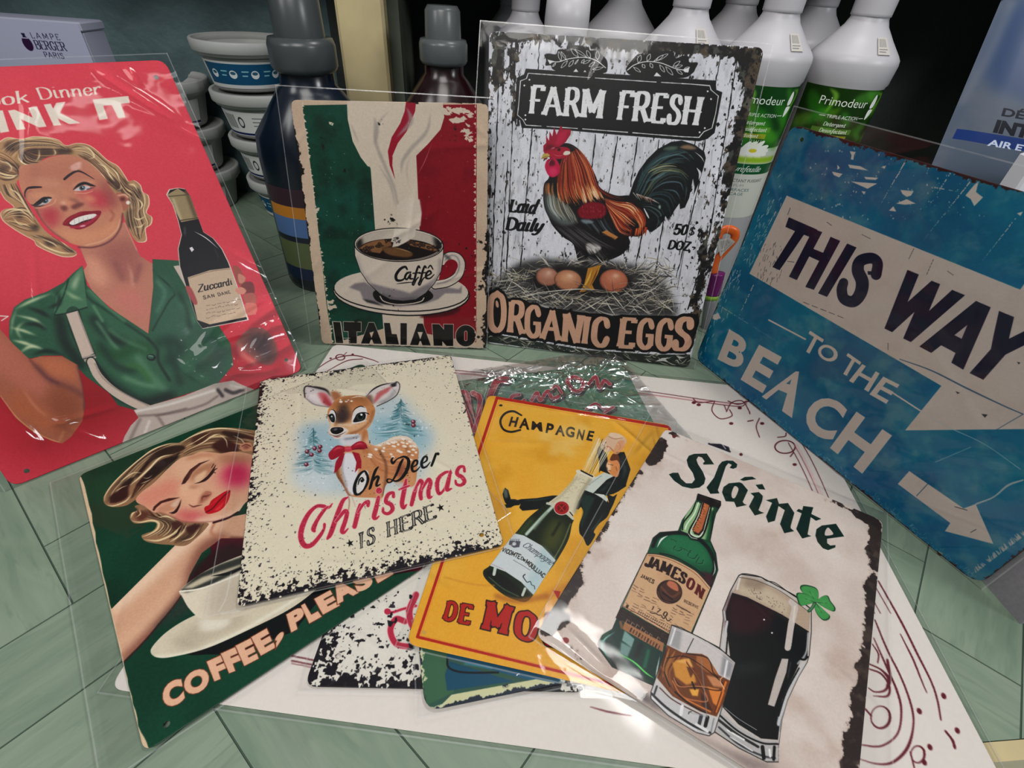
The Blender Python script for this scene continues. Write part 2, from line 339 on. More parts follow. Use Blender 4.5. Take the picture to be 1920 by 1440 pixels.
        def draw(extra, cc, a=1.0):
            loops = []
            for P, sm, _ in S:
                P = P.copy(); P[:, 0] += shear*P[:, 1]
                d = np.abs(np.gradient(P, axis=0)) if len(P) > 2 and sm else None
                for i in range(len(P)-1):
                    e = P[i+1]-P[i]; l = np.hypot(*e)+1e-9; 
                    if sm:
                        v0 = d[i]/ (np.hypot(*d[i])+1e-9); v1 = d[i+1]/(np.hypot(*d[i+1])+1e-9)
                        w0 = thin+(thick-thin)*v0[1]; w1 = thin+(thick-thin)*v1[1]
                    else: w0 = w1 = thin+(thick-thin)*abs(e[1])/l
                    if sm or rnd: loops.append(capsule(P[i], P[i+1], w0/2+extra, w1/2+extra, 6))
                    else:
                        u = e/l; n = np.array([-u[1], u[0]])*(w0/2+extra); q0 = P[i]-u*(extra+thin*.5*(abs(u[0]) > .9)); q1 = P[i+1]+u*(extra+thin*.5*(abs(u[0]) > .9))
                        loops.append(np.array([q0-n, q1-n, q1+n, q0+n]))
                if serif and not sm:
                    for k, o in ((0, 1), (-1, -2)):
                        e = P[o]-P[k]
                        if abs(e[1]) > .45:
                            y = P[k][1]; yy = thin*.9+extra; up = 1 if e[1] > 0 else -1; c = P[k][0]
                            if abs(e[0]/e[1]) < .75: 
                                r = thick/2+serif; loops.append(np.array([(c-r-extra, y-up*extra), (c+r+extra, y-up*extra), (c+r*.9+extra, y+up*yy), (c+thick/2+extra, y+up*(yy+serif*.8)), (c-thick/2-extra, y+up*(yy+serif*.8)), (c-r*.9-extra, y+up*yy)]))
                if notch and not sm and len(P) == 2 and abs(P[1][1]-P[0][1]) > .8:
                    c = P.mean(0); r = thick/2+.06+extra; loops.append(np.array([(c[0]-r, c[1]), (c[0], c[1]-.09-extra), (c[0]+r, c[1]), (c[0], c[1]+.09+extra)]))
            Q = []
            for l in loops:
                q = apply(s.H @ Hq, l); ar = np.sum(q[:, 0]*np.roll(q[:, 1], -1)-np.roll(q[:, 0], -1)*q[:, 1]); Q.append(q if ar > 0 else q[::-1])
            s.put(s.cover(Q, mapped=True), cc, a*alpha)
        if out is not None: draw(outw, out)
        draw(0, col)
        if inner is not None: draw(-innerw, inner)
    def splat(s, mask, col, alpha=1.0):
        m = mask*alpha if s.clipm is None else mask*alpha*s.clipm
        s.im += (np.array(col, np.float32)/255-s.im)*m[..., None]
    def edge(s):                # distance to the nearest border of the picture, pixels
        y = np.minimum(np.arange(s.h), s.h-1-np.arange(s.h))[:, None]; x = np.minimum(np.arange(s.w), s.w-1-np.arange(s.w))[None]
        return np.minimum(y, x).astype(np.float32)
    def noise(s, cell, oct=4, pers=.55, ax=1.0): return vnoise(s.h, s.w, cell, s.rng, oct, pers, ax)
    def grain(s, a): s.im += ((s.noise(3, 1)-.5)*a)[..., None]
    def image(s, name):
        im = bpy.data.images.new(name, s.w, s.h, alpha=False); px = np.ones((s.h, s.w, 4), np.float32); px[..., :3] = np.clip(s.im[::-1], 0, 1)**1.13
        im.pixels.foreach_set(px.ravel()); im.update(); im.pack(); return im
def resample(P, n):
    P = catmull(P, False, 8); d = np.r_[0, np.cumsum(np.hypot(*np.diff(P[:, :2], axis=0).T))]; t = np.linspace(0, d[-1], n)
    return np.c_[np.interp(t, d, P[:, 0]), np.interp(t, d, P[:, 1])]
def locks(a, A, B, n, cols, w, alpha=.8, jit=0.0, blur=0.0, m=9, span=(0, 1), taper=True):
    """strands that run between two guide curves"""
    A = resample(A, m); B = resample(B, m); rng = a.rng
    for i in range(n):
        t = (i+.5)/n; t = min(1, max(0, t+rng.normal()*jit/n)); P = A*(1-t)+B*t
        s0 = span[0]+rng.random()*.25*(span[1]-span[0]); s1 = span[1]-rng.random()*.25*(span[1]-span[0]); k0, k1 = int(s0*(m-1)), max(int(s0*(m-1))+2, int(round(s1*(m-1))))
        P = P[k0:k1+1]
        if len(P) < 3: continue
        c = cols[int(rng.integers(len(cols)))]; ww = w*(.6+.8*rng.random())
        W_ = ww*np.sin(np.linspace(.1, math.pi-.1, len(P)))**.7 if taper else np.full(len(P), ww)
        a.stroke(np.c_[P, W_], c, blur=blur, alpha=alpha*(.6+.4*rng.random()))
def chips(a, reach, dens, cell, col, side=(1, 1, 1, 1), hard=.06, oct=4, ax=1.0, alpha=1.0, seedcell=None):
    """paint missing near the edges: reach in mm; side = left, right, top, bottom weights"""
    x = np.arange(a.w)[None].astype(np.float32); y = np.arange(a.h)[:, None].astype(np.float32); k = PPM/1000*reach
    f = np.zeros((a.h, a.w), np.float32)
    for d, wt in ((x, side[0]), (a.w-1-x, side[1]), (y, side[2]), (a.h-1-y, side[3])):
        if wt > 0: f = np.maximum(f, np.exp(-np.broadcast_to(d, f.shape)/(k*wt)))
    big = a.noise(cell*6, 2); n = a.noise(cell, oct, .6, ax)
    v = n+(f*.9-.45)+(big-.5)*.5*dens
    a.splat(sstep(.5-hard, .5+hard, v-.12), col, alpha)
def specks(a, n, r, cols, region=None, alpha=1.0, stretch=1.0):
    rng = a.rng
    for _ in range(n):
        p = rng.random(2)*[a.w, a.h] if region is None else region(rng)
        k = rng.integers(4, 7); ang = np.sort(rng.random(k)*2*math.pi); rr = r*(.3+rng.random())*(.5+rng.random(k)); P = np.c_[p[0]+rr*np.cos(ang)*stretch, p[1]+rr*np.sin(ang)]
        a.put(a.cover([P], mapped=True), cols[int(rng.integers(len(cols)))], alpha)
def art_beach(a):
    n = a.noise(160, 4); a.splat(sstep(.45, .7, n), (10, 96, 140), .6); a.splat(sstep(.5, .75, a.noise(110, 4)), (0, 128, 158), .5)
    a.splat(sstep(.5, .8, a.noise(60, 5, .6, 3)), (40, 130, 176), .3)
    a.view(0, 0, 1)
    a.blob([(1300, 640), (1420, 740), (1640, 900), (1850, 1060), (1820, 1110), (1600, 960), (1400, 810), (1290, 720)], (4, 112, 176), 20, .55)
    a.blob([(1540, 250), (1640, 270), (1690, 380), (1600, 400), (1500, 330)], (52, 96, 146), 25, .55)
    cream = (218, 206, 196)
    # band with the big arrow head
    a.poly([(1475, 366.7), (1913, 543), (1990, 430), (2330, 800), (1697, 807), (1765, 723.5), (1405, 513)], cream)
    sv = a.im.copy(); a.splat(sstep(.4, .8, a.noise(50, 5)), (205, 190, 180), .35)
    navy = (22, 24, 58)
    a.view(1280, 200, 3)
    def ctext(ch, q, b=.05): a.text(ch, q, navy, bold=b)
    a.poly([(597, 622), (757, 692), (738, 742), (682, 720), (545, 920), (505, 902), (632, 700), (578, 676)], navy)
    a.poly([(735, 688), (785, 706), (735, 800), (790, 822), (832, 732), (886, 755), (738, 1030), (690, 1014), (768, 868), (712, 842), (642, 976), (598, 956)], navy)
    a.poly([(925, 770), (978, 792), (812, 1070), (762, 1050)], navy)
    a.stroke([(1088, 945, 60), (1096, 880, 58), (1062, 852, 60), (1000, 868, 64), (985, 920, 68), (1010, 985, 72), (1000, 1050, 70), (960, 1096, 64), (908, 1080, 60), (895, 1030, 58), (905, 990, 52)], navy)
    a.poly([(1040, 925), (1120, 930), (1108, 950), (1042, 945)], navy)
    a.view(1640, 490, 6.261)
    a.poly([(385, 100), (518, 155), (385, 480), (668, 228), (768, 268), (636, 585), (910, 335), (1060, 398), (425, 948), (335, 905), (470, 590), (205, 832), (115, 788)], navy)
    a.poly([(1190, 465), (1362, 540), (1040, 1272), (900, 1190), (950, 1075), (780, 985), (665, 1075), (525, 1000)], navy)
    a.poly([(1090, 745), (1022, 910), (935, 866)], (205, 192, 186))
    a.poly([(1460, 582), (1636, 655), (1575, 910), (1960, 720), (2130, 800), (1535, 1095), (1275, 1390), (1115, 1312), (1365, 1030), (1400, 850)], navy)
    # lower lettering
    a.view(1280, 620, 3)
    for ch, q in (('T', [(717, 0), (795, 50), (745, 150), (662, 98)]), ('O', [(790, 62), (895, 118), (838, 195), (745, 130)]), ('T', [(930, 125), (1005, 178), (955, 275), (868, 222)]), ('H', [(1010, 188), (1108, 240), (1045, 345), (935, 282)]), ('E', [(1128, 258), (1222, 305), (1145, 412), (1050, 358)])):
        a.text(ch, q, cream, bold=.02)
    a.stroke([(485, -60), (690, 48)], cream, 9, smooth=False); a.stroke([(1185, 352), (1340, 452)], cream, 9, smooth=False)
    for ch, q in (('B', [(262, -8), (385, 62), (320, 225), (195, 160)]), ('E', [(430, 78), (560, 150), (450, 352), (325, 275)]), ('A', [(590, 225), (722, 235), (615, 492), (445, 370)]), ('C', [(765, 340), (935, 430), (835, 632), (650, 540)]), ('H', [(978, 455), (1178, 590), (1010, 805), (828, 660)])):
        a.text(ch, q, cream, bold=.035)
    a.poly([(1275, 790), (1580, 1000), (1648, 975), (1748, 1200), (1475, 1128), (1505, 1082), (1210, 862)], cream)
    # scratches and chips
    rng = a.rng
    a.view(1280, 200, 3)
    for p, q, w in (((1275, 270), (1090, 590), 8), ((1400, 300), (1375, 370), 14), ((1535, 330), (1385, 560), 9), ((1660, 370), (1330, 780), 7), ((1420, 455), (1560, 480), 7), ((530, 580), (430, 760), 5), ((320, 900), (270, 1010), 6), ((410, 980), (290, 1230), 5), ((210, 1120), (590, 1360), 3), ((1880, 620), (1660, 900), 6)):
        L = np.hypot(q[0]-p[0], q[1]-p[1]); k = int(L/14)+1
        for i in range(k):
            if rng.random() < .8:
                t = i/k; t2 = t+1/k*rng.random(); a.stroke([(p[0]+(q[0]-p[0])*t+rng.normal()*1.5, p[1]+(q[1]-p[1])*t, w*(1.1-t)), (p[0]+(q[0]-p[0])*t2, p[1]+(q[1]-p[1])*t2, w*(1-t))], cream, smooth=False)
    for P in ([(940, 250), (975, 255), (965, 270), (960, 300), (945, 295), (950, 275)], [(870, 325), (885, 345), (870, 355)], [(930, 325), (1000, 335), (1045, 360), (985, 352), (940, 345)], [(840, 365), (900, 378), (880, 398), (850, 385)], [(945, 420), (1000, 425), (1095, 432), (1040, 462), (990, 440)], [(1020, 395), (1100, 400), (1085, 412), (1030, 408)], [(1005, 475), (1030, 478), (1020, 495)], [(1225, 468), (1300, 475), (1285, 500), (1260, 508), (1235, 490)], [(1200, 545), (1260, 520), (1312, 545), (1250, 552)], [(1160, 585), (1185, 560), (1202, 590)], [(1590, 500), (1640, 440), (1665, 420), (1650, 480), (1690, 510), (1640, 560), (1620, 520)], [(1120, 340), (1145, 330), (1135, 350)], [(155, 1180), (200, 1160), (215, 1190), (180, 1200)], [(1880, 600), (1915, 590), (1900, 615)]):
        a.poly(P, (222, 214, 204))
    for _ in range(160):
        c = np.array([rng.uniform(700, 1700), rng.uniform(220, 640)]); r = rng.uniform(1.5, 6); t = np.sort(rng.random(5))*6.28; a.poly(np.c_[c[0]+r*np.cos(t), c[1]+r*1.4*np.sin(t)], (222, 214, 204), alpha=.8)
    for _ in range(110):
        c = np.array([rng.uniform(90, 560), 0]); c[1] = 1350-(c[0]-90)*1.9+rng.normal()*60; a.stroke([(c[0], c[1], 4), (c[0]-rng.uniform(4, 16), c[1]+rng.uniform(8, 30), 2)], (205, 215, 218), alpha=.75, smooth=False)
    dk = (70, 66, 76)
    for _ in range(60):
        c = (rng.uniform(420, 560), rng.uniform(760, 990)); a.stroke([(c[0], c[1], 3), (c[0]-rng.uniform(2, 10), c[1]+rng.uniform(6, 26), 2)], dk, alpha=.7, smooth=False)
    for p, q in (((605, 570), (590, 610)), ((1410, 860), (1370, 950)), ((1300, 800), (1270, 860)), ((680, 1100), (920, 1195)), ((812, 650), (840, 670)), ((1010, 720), (1060, 745)), ((1490, 925), (1525, 950)), ((590, 870), (630, 875)), ((1155, 1330), (1155, 1370))):
        for i in range(5):
            t = i/5; a.stroke([(p[0]+(q[0]-p[0])*t, p[1]+(q[1]-p[1])*t, 4), (p[0]+(q[0]-p[0])*(t+.13), p[1]+(q[1]-p[1])*(t+.13), 3)], dk, alpha=.8, smooth=False)
    a.view(1280, 620, 3)
    a.stroke([(1220, 160, 4), (1400, 225, 7), (1600, 325, 9), (1800, 420, 7), (1915, 470, 6)], (60, 100, 130), alpha=.9)
    for P in ([(1680, 468), (1715, 472), (1700, 490)], [(1535, 340), (1560, 350), (1545, 356)], [(1880, 175), (1900, 180), (1890, 190)]): a.poly(P, dk)
    a.stroke([(1340, 455, 3), (1500, 545, 5), (1700, 640, 3), (1900, 780, 4)], (190, 205, 210), alpha=.8)
    a.stroke([(1650, 975, 10), (1750, 935, 8), (1830, 870, 12), (1915, 840, 8)], (190, 196, 196), alpha=.9); a.stroke([(1420, 740, 3), (1620, 655, 4)], (190, 205, 210), alpha=.7)
    a.stroke([(1760, 560, 4), (1915, 470, 5)], (60, 100, 130), alpha=.8); a.stroke([(1315, 930), (1385, 855)], (40, 90, 130), 4, smooth=False)
    a.stroke([(1530, 990), (1600, 1010)], dk, 4); a.stroke([(1620, 1135), (1650, 1118)], dk, 4)
    for _ in range(260):
        t = rng.random(); c = (80+t*1560+rng.normal()*10, 175+t*1240+rng.normal()*12-20); a.stroke([(c[0], c[1], 3), (c[0]+rng.normal()*8, c[1]-rng.uniform(2, 16), 2)], (190, 208, 216), alpha=.55, smooth=False)
    for _ in range(60):
        t = rng.random(); c = (1650+t*300, 1380-t*230); a.stroke([(c[0]-4, c[1]-20, 8), (c[0]-rng.uniform(10, 24), c[1]-rng.uniform(26, 50), 4)], (196, 190, 186), alpha=.8, smooth=False)
    chips(a, 2.2, 1.0, 9, (70, 34, 34), side=(.7, 1, 1.7, 1.0)); a.view(0, 0, 1)
    a.grain(.02)
def art_italiano(a):
    n = a.noise(90, 4); a.splat(sstep(.4, .8, n), (206, 180, 160), .5)
    a.view(500, 160, 2.6667)
    gr, rd, cr = (8, 74, 56), (150, 8, 34), (226, 212, 194)
    a.poly([(178, 100), (640, 92), (640, 1200), (330, 1290), (300, 1100), (235, 520)], gr); a.splat(sstep(.45, .8, a.noise(150, 3))*0, gr)
    a.clip([(178, 100), (640, 92), (640, 1200), (330, 1290), (300, 1100), (235, 520)]); a.splat(sstep(.45, .75, a.noise(120, 4)), (14, 96, 84), .5); a.splat(sstep(.5, .8, a.noise(90, 4)), (2, 44, 32), .7); a.clip()
    a.poly([(700, 100), (1050, 95), (1048, 1285), (790, 1240), (700, 800)], rd); a.clip([(700, 100), (1050, 95), (1048, 1285), (790, 1240), (700, 800)]); a.splat(sstep(.5, .8, a.noise(110, 4)), (120, 0, 24), .5); a.clip()
    a.poly([(395, 0), (520, 420), (545, 760), (590, 1290), (790, 1290), (765, 720), (748, 350), (880, 130), (880, 0)], cr)
    # steam
    a.poly([(400, 60), (405, 170), (430, 280), (470, 360), (505, 405), (600, 430), (700, 430), (748, 352), (810, 290), (870, 220), (888, 160), (880, 80)], cr, smooth=False)
    a.poly([(700, 60), (748, 70), (742, 130), (700, 230), (655, 290), (630, 350), (628, 400), (642, 470), (615, 400), (606, 330), (625, 260), (668, 190), (690, 130)], (168, 20, 52))
    for P, w in (([(610, 130), (560, 190), (545, 280), (590, 400), (640, 520), (650, 620)], 16), ([(540, 160), (548, 230), (540, 300)], 26), ([(700, 110), (720, 180), (650, 260)], 26), ([(820, 140), (800, 230), (720, 320), (680, 380), (672, 440)], 20), ([(765, 560), (772, 640), (740, 700), (700, 740), (660, 780)], 7), ([(640, 520), (665, 640), (645, 740)], 8), ([(420, 190), (440, 240), (462, 290)], 8), ([(720, 345), (700, 420), (716, 515)], 4), ([(560, 400), (620, 500), (640, 600)], 10)):
        a.stroke(P, (178, 168, 160), w, taper=True, blur=2.5, alpha=.75)
    a.poly([(650, 600), (700, 560), (765, 570), (775, 640), (770, 700), (700, 790), (630, 805), (655, 700)], (228, 216, 200), blur=2)
    a.view(600, 400, 5.334)
    blk = (16, 14, 16); wh = (226, 214, 200); sh_ = (150, 142, 146)
    # saucer
    E = lambda c, rx, ry, col, rot=0, **k: a.ell(c, rx, ry, col, rot, **k)
    a.blob([(1180, 940), (1400, 950), (1300, 1020), (1000, 1040)], (70, 6, 20), 8, .8)
    E((815, 795), 686, 232, blk, 2.5); E((813, 790), 676, 224, wh, 2.5); E((813, 778), 676, 206, blk, 2.5); E((813, 768), 670, 204, wh, 2.5)
    a.poly([(290, 740), (350, 700), (450, 690), (560, 760), (1110, 760), (1240, 735), (1390, 760), (1420, 720), (1415, 800), (1250, 800), (1180, 860), (1050, 905), (800, 935), (560, 905), (430, 850), (400, 780)], sh_, blur=6)
    a.blob([(540, 780), (700, 740), (1000, 740), (1120, 800), (1110, 860), (960, 910), (700, 915), (560, 870)], blk, 3); a.poly([(420, 850), (540, 880), (640, 930), (470, 890)], (60, 56, 60), blur=6)
    a.stroke([(600, 830), (640, 880), (760, 910), (900, 905), (1010, 880), (1040, 845)], wh, 10); 
    # handle
    a.stroke([(1230, 480), (1290, 430), (1370, 440), (1410, 510), (1380, 620), (1280, 690), (1150, 715)], blk, 92); a.stroke([(1230, 480), (1290, 430), (1370, 440), (1410, 510), (1380, 620), (1280, 690), (1150, 715)], wh, 76)
    a.stroke([(1250, 470), (1300, 425), (1360, 430), (1395, 500), (1365, 610), (1270, 680), (1170, 705)], (170, 164, 164), 14, blur=4); a.stroke([(1250, 420), (1300, 470), (1270, 560)], (60, 60, 62), 30, blur=8, alpha=.7)
    a.poly([(1250, 500), (1310, 462), (1360, 480), (1378, 530), (1340, 600), (1270, 645), (1190, 660)], rd, smooth=True)
    # bowl
    bowl = [(340, 300), (345, 420), (400, 580), (480, 700), (600, 810), (700, 865), (830, 880), (960, 865), (1060, 800), (1150, 700), (1215, 580), (1238, 420), (1238, 320), (1100, 230), (790, 170), (480, 210)]
    a.poly(bowl, blk); inn = (np.array(bowl)-[790, 500])*[.985, .982]+[790, 500]; a.poly(inn, wh)
    a.clip(inn); a.poly([(480, 690), (700, 750), (800, 770), (900, 800), (1180, 640), (1250, 600), (1100, 900), (600, 900)], sh_, blur=9); a.blob([(380, 420), (420, 560), (520, 700), (440, 640), (370, 500)], (190, 182, 176), 14); a.stroke([(1200, 470), (1190, 600), (1120, 720)], (176, 168, 164), 30, blur=10)
    a.poly([(560, 780), (760, 850), (1000, 830), (900, 900), (650, 880)], (105, 100, 104), blur=10, alpha=.8); a.clip()
    E((789, 315), 450, 172, blk, 1.5); E((789, 315), 440, 163, wh, 1.5); E((789, 320), 430, 152, blk, 1.5); E((789, 318), 424, 150, (206, 196, 182), 1.5)
    a.clip([(789+424*math.cos(t), 318+150*math.sin(t)) for t in np.linspace(0, 6.28, 60)])
    a.poly([(360, 240), (400, 220), (430, 300), (420, 360), (360, 360)], (30, 28, 28), blur=16); a.poly([(1130, 230), (1230, 260), (1230, 380), (1160, 360)], (34, 30, 30), blur=16)
    E((785, 365), 390, 112, (26, 12, 8), 1.5); a.clip([(785+390*math.cos(t), 365+112*math.sin(t)) for t in np.linspace(0, 6.28, 60)])
    a.poly([(390, 350), (480, 280), (620, 262), (700, 270), (720, 320), (640, 350), (600, 400), (500, 385)], (146, 104, 66), blur=3); a.poly([(860, 265), (1000, 290), (1120, 320), (1190, 370), (1140, 380), (1020, 350), (900, 320)], (146, 104, 66), blur=3)
    a.blob([(620, 340), (720, 340), (850, 370), (930, 410), (880, 440), (760, 430), (660, 400)], (122, 86, 50), 5); a.stroke([(700, 330), (850, 370), (930, 400)], (176, 140, 96), 12, blur=3, taper=True)
    rng = a.rng
    for i in range(70):
        s = rng.random(); c = (420+s*280, 370-s*90+rng.normal()*16) if i % 2 else (870+s*300, 280+s*80+rng.normal()*12); r = rng.uniform(4, 15)
        E(c, r*1.3, r, (30, 16, 12)); E(c, r*.8, r*.55, (160, 120, 84), alpha=.6)
    a.clip()
    a.poly([(745, 150), (960, 150), (950, 230), (860, 290), (780, 330), (722, 338), (735, 290), (705, 285), (735, 220)], (226, 216, 202), blur=3)
    for i in range(26): c = (rng.uniform(730, 800), rng.uniform(245, 300)); a.stroke([(c[0], c[1]), (c[0]+12, c[1]-8)], blk, 4, smooth=False)
    # lettering
    S = lambda P, w=20: a.stroke(P, blk, w)
    S([(872, 560, 16), (850, 535, 22), (800, 560, 26), (760, 620, 28), (770, 668, 26), (820, 668, 18), (855, 640, 12)], 1)
    S([(905, 590, 18), (870, 600, 20), (850, 640, 20), (870, 660, 16), (905, 610, 16), (900, 650, 20), (930, 655, 12)], 1)
    for dx in (0, 62): S([(1000+dx, 545, 14), (985+dx, 530, 18), (965+dx, 580, 20), (945+dx, 660, 20), (925+dx, 705, 16), (938+dx, 715, 12), (965+dx, 660, 12), (985+dx, 640, 10)], 1); S([(930+dx, 600, 12), (1000+dx, 592, 12)], 1)
    S([(1062, 630, 14), (1110, 600, 16), (1095, 575, 18), (1065, 600, 20), (1062, 645, 20), (1100, 650, 14), (1142, 612, 8)], 1); S([(1080, 548, 10), (1105, 522, 14), (1130, 560, 10)], 1)
    S([(770, 705, 5), (850, 695, 10), (930, 688, 6)], 1)
    for ch, q in (('I', [(130, 1085), (202, 1088), (232, 1298), (160, 1296)]), ('T', [(235, 1085), (395, 1090), (380, 1302), (272, 1300)]), ('A', [(465, 1092), (560, 1094), (622, 1306), (410, 1302)]), ('L', [(640, 1096), (740, 1098), (790, 1312), (660, 1308)]), ('I', [(805, 1098), (868, 1100), (868, 1316), (805, 1314)]), ('A', [(950, 1102), (1040, 1104), (1108, 1322), (900, 1318)]), ('N', [(1122, 1108), (1332, 1112), (1332, 1328), (1138, 1324)])):
        Q = np.array(q, float)
        if ch == 'A': Q = np.array([(Q[3, 0], Q[0, 1]), (Q[2, 0], Q[1, 1]), Q[2], Q[3]])
        if ch == 'T': Q = np.array([(Q[0, 0], Q[0, 1]), (410, Q[1, 1]), (410, Q[2, 1]), (245, Q[3, 1])])
        a.text(ch, [tuple(v) for v in Q], (22, 22, 22), bold=.17 if ch != 'I' else .05, out=(224, 210, 194), outw=.025)
    a.ell((1458, 1225), 106, 112, (224, 210, 194)); a.ell((1458, 1225), 100, 106, (22, 22, 22)); a.stroke([(1458, 1190), (1458, 1262)], (224, 210, 194), 32); a.stroke([(1458, 1190), (1458, 1262)], rd, 22)
    for y in (1248, 1272, 1290): a.stroke([(235, y), (300, y)], (224, 210, 194), 5); a.stroke([(370, y), (410, y)], (224, 210, 194), 5)
    a.poly([(120, 1305), (600, 1310), (1650, 1335), (1650, 1370), (100, 1350)], (214, 202, 186))
    # wear
    a.view(500, 160, 2.6667); pale = (226, 210, 190)
    for _ in range(260):
        y = rng.uniform(90, 1290); x = 178+(y-100)/1190*150 if rng.random() < .5 else 1046
        s = rng.choice([-1, 1]); P = [(x, y-rng.uniform(2, 12)), (x+rng.uniform(-3, 14)*(1 if x < 600 else -1), y), (x, y+rng.uniform(2, 12))]; a.poly(P, pale)
    for c, k in (((318, 190), 9), ((930, 140), 34), ((960, 170), 28), ((990, 230), 22), ((1010, 270), 16), ((900, 130), 16), ((1020, 150), 16), ((255, 620), 12), ((330, 1105), 20)):
        for _ in range(7): t = np.sort(rng.random(6))*6.28; r = k*rng.uniform(.4, 1.1, 6); cc = np.array(c)+rng.normal(size=2)*k*.5; a.poly(np.c_[cc[0]+r*np.cos(t), cc[1]+r*np.sin(t)*.7], pale)
    for _ in range(120): c = (rng.uniform(190, 1040), rng.uniform(120, 1180)); r = rng.uniform(.8, 2.6); a.poly([(c[0]-r, c[1]), (c[0], c[1]-r), (c[0]+r, c[1]), (c[0], c[1]+r*1.5)], pale, alpha=.7)
    chips(a, 2.8, 2.2, 13, (26, 22, 20), side=(1.2, 1.7, .7, .4), oct=5)
    a.stroke([(828, 285), (790, 380), (756, 445)], (210, 120, 130), 4, alpha=.8, taper=True)
    a.grain(.04)
def art_farm(a):
    W_ = a.w; st = a.noise(60, 4, .6, .25); a.splat(sstep(.45, .8, st), (196, 198, 206), .7)
    a.splat(sstep(.62, .85, a.noise(40, 4, .6, .3)), (150, 148, 148), .6)
    rng = a.rng; k = (14, 14, 16)
    # painted boards: dark gaps
    a.view(0, 0, 1)
    for (x0, y0), (x1, y1) in (((938, 62), (918, 640)), ((968, 62), (946, 600)), ((1012, 66), (1008, 150)), ((998, 240), (976, 500)), ((1088, 70), (1086, 120)), ((1117, 252), (1108, 330)), ((1158, 256), (1140, 370)), ((1196, 258), (1182, 350)), ((1236, 262), (1228, 330)), ((1272, 80), (1264, 115)), ((1352, 100), (1308, 340)), ((1312, 340), (1268, 520)), ((1246, 400), (1228, 520)), ((1204, 440), (1190, 510)), ((1385, 90), (1330, 440)), ((1330, 440), (1290, 580)), ((952, 300), (936, 560))):
        n = max(2, int(np.hypot(x1-x0, y1-y0)/9)); P = [(x0+(x1-x0)*i/n+rng.normal()*.35, y0+(y1-y0)*i/n, 1.4*rng.uniform(.5, 1.9)) for i in range(n+1)]; a.stroke(P, k)
    for _ in range(150):
        p = (rng.uniform(930, 1420), rng.uniform(70, 640)); l = rng.uniform(4, 30); w = rng.uniform(.6, 3); a.stroke([(p[0], p[1], w), (p[0]-l*.1, p[1]+l, w*.4)], (150, 150, 156) if rng.random() < .75 else (90, 90, 94), alpha=.5, blur=.6, smooth=False)
    for _ in range(22): p = (rng.uniform(1090, 1230), rng.uniform(72, 90)); a.stroke([(p[0], p[1], 8), (p[0]-3, p[1]+rng.uniform(15, 50), 3)], (120, 116, 112), alpha=.5, blur=2, smooth=False)
    # dark chipped border
    nz = a.noise(18, 5, .6, .5)
    a.view(0, 0, 1)
    M = np.zeros((a.h, a.w), np.float32)
    for P, w in (([(925, 66), (1040, 72), (1110, 76)], 9), ([(1110, 80), (1250, 88), (1430, 100)], 14), ([(1425, 100), (1400, 230), (1370, 330)], 26), ([(1390, 100), (1415, 170)], 26), ([(1375, 330), (1340, 460), (1315, 540)], 8), ([(935, 70), (932, 160), (940, 110)], 14), ([(968, 75), (962, 140), (966, 230)], 7), ([(915, 100), (912, 640)], 4), ([(945, 66), (985, 72)], 14), ([(1316, 430), (1322, 500), (1306, 560), (1300, 640)], 9)):
        cv = a.cover([capsule(np.array(P[i]), np.array(P[i+1]), w/2, w/2) for i in range(len(P)-1)], pad=60) 
        if cv: y0, x0, m = cv; h, w2 = m.shape; M[y0:y0+h, x0:x0+w2] = np.maximum(M[y0:y0+h, x0:x0+w2], gauss(m, 11))
    pk = sstep(.50, .56, nz*.75+M*.62); a.splat(pk, (30, 28, 28)); a.splat(pk*sstep(.5, .7, a.noise(26, 3)), (106, 92, 74), .8); a.splat(pk*sstep(.55, .7, a.noise(20, 3)), (112, 120, 112), .6)
    for _ in range(240):
        p = (rng.uniform(1285, 1420), rng.uniform(110, 640)); 
        if p[0] > 1433-(p[1]-90)*.24-4 or p[0] < 1380-(p[1]-90)*.24: continue
        r = rng.uniform(.8, 3.4); t = np.sort(rng.random(6))*6.28; a.poly(np.c_[p[0]+r*np.cos(t), p[1]+r*1.5*np.sin(t)], k)
    # laurels
    a.view(930, 70, 4.465); wht = (232, 234, 236)
    a.poly([(405, 150), (440, 135), (500, 142), (520, 105), (560, 100), (590, 110), (600, 68), (680, 66), (770, 82), (790, 110), (850, 112), (890, 150), (930, 200), (930, 280), (900, 300), (820, 320), (600, 310), (480, 270), (460, 235), (415, 235), (420, 190)], k, smooth=True)
    a.poly([(1090, 280), (1100, 240), (1150, 180), (1190, 140), (1240, 140), (1260, 118), (1380, 115), (1480, 118), (1500, 175), (1560, 155), (1610, 160), (1620, 208), (1688, 212), (1670, 260), (1645, 300), (1560, 340), (1300, 330), (1140, 320)], k, smooth=True)
    def leaf(p, q, w): 
        p = np.array(p, float); q = np.array(q, float); m = (p+q)/2; n = np.array([-(q-p)[1], (q-p)[0]]); n = n/np.hypot(*n)*w; a.stroke([p, m+n, q, m-n, p], wht, 4.5)
    S = lambda P, w=7: a.stroke(P, wht, w)
    S([(440, 200), (520, 205), (620, 178), (740, 168), (840, 195), (918, 255)], 8); S([(1100, 275), (1160, 230), (1260, 203), (1380, 215), (1500, 260), (1610, 280)], 8)
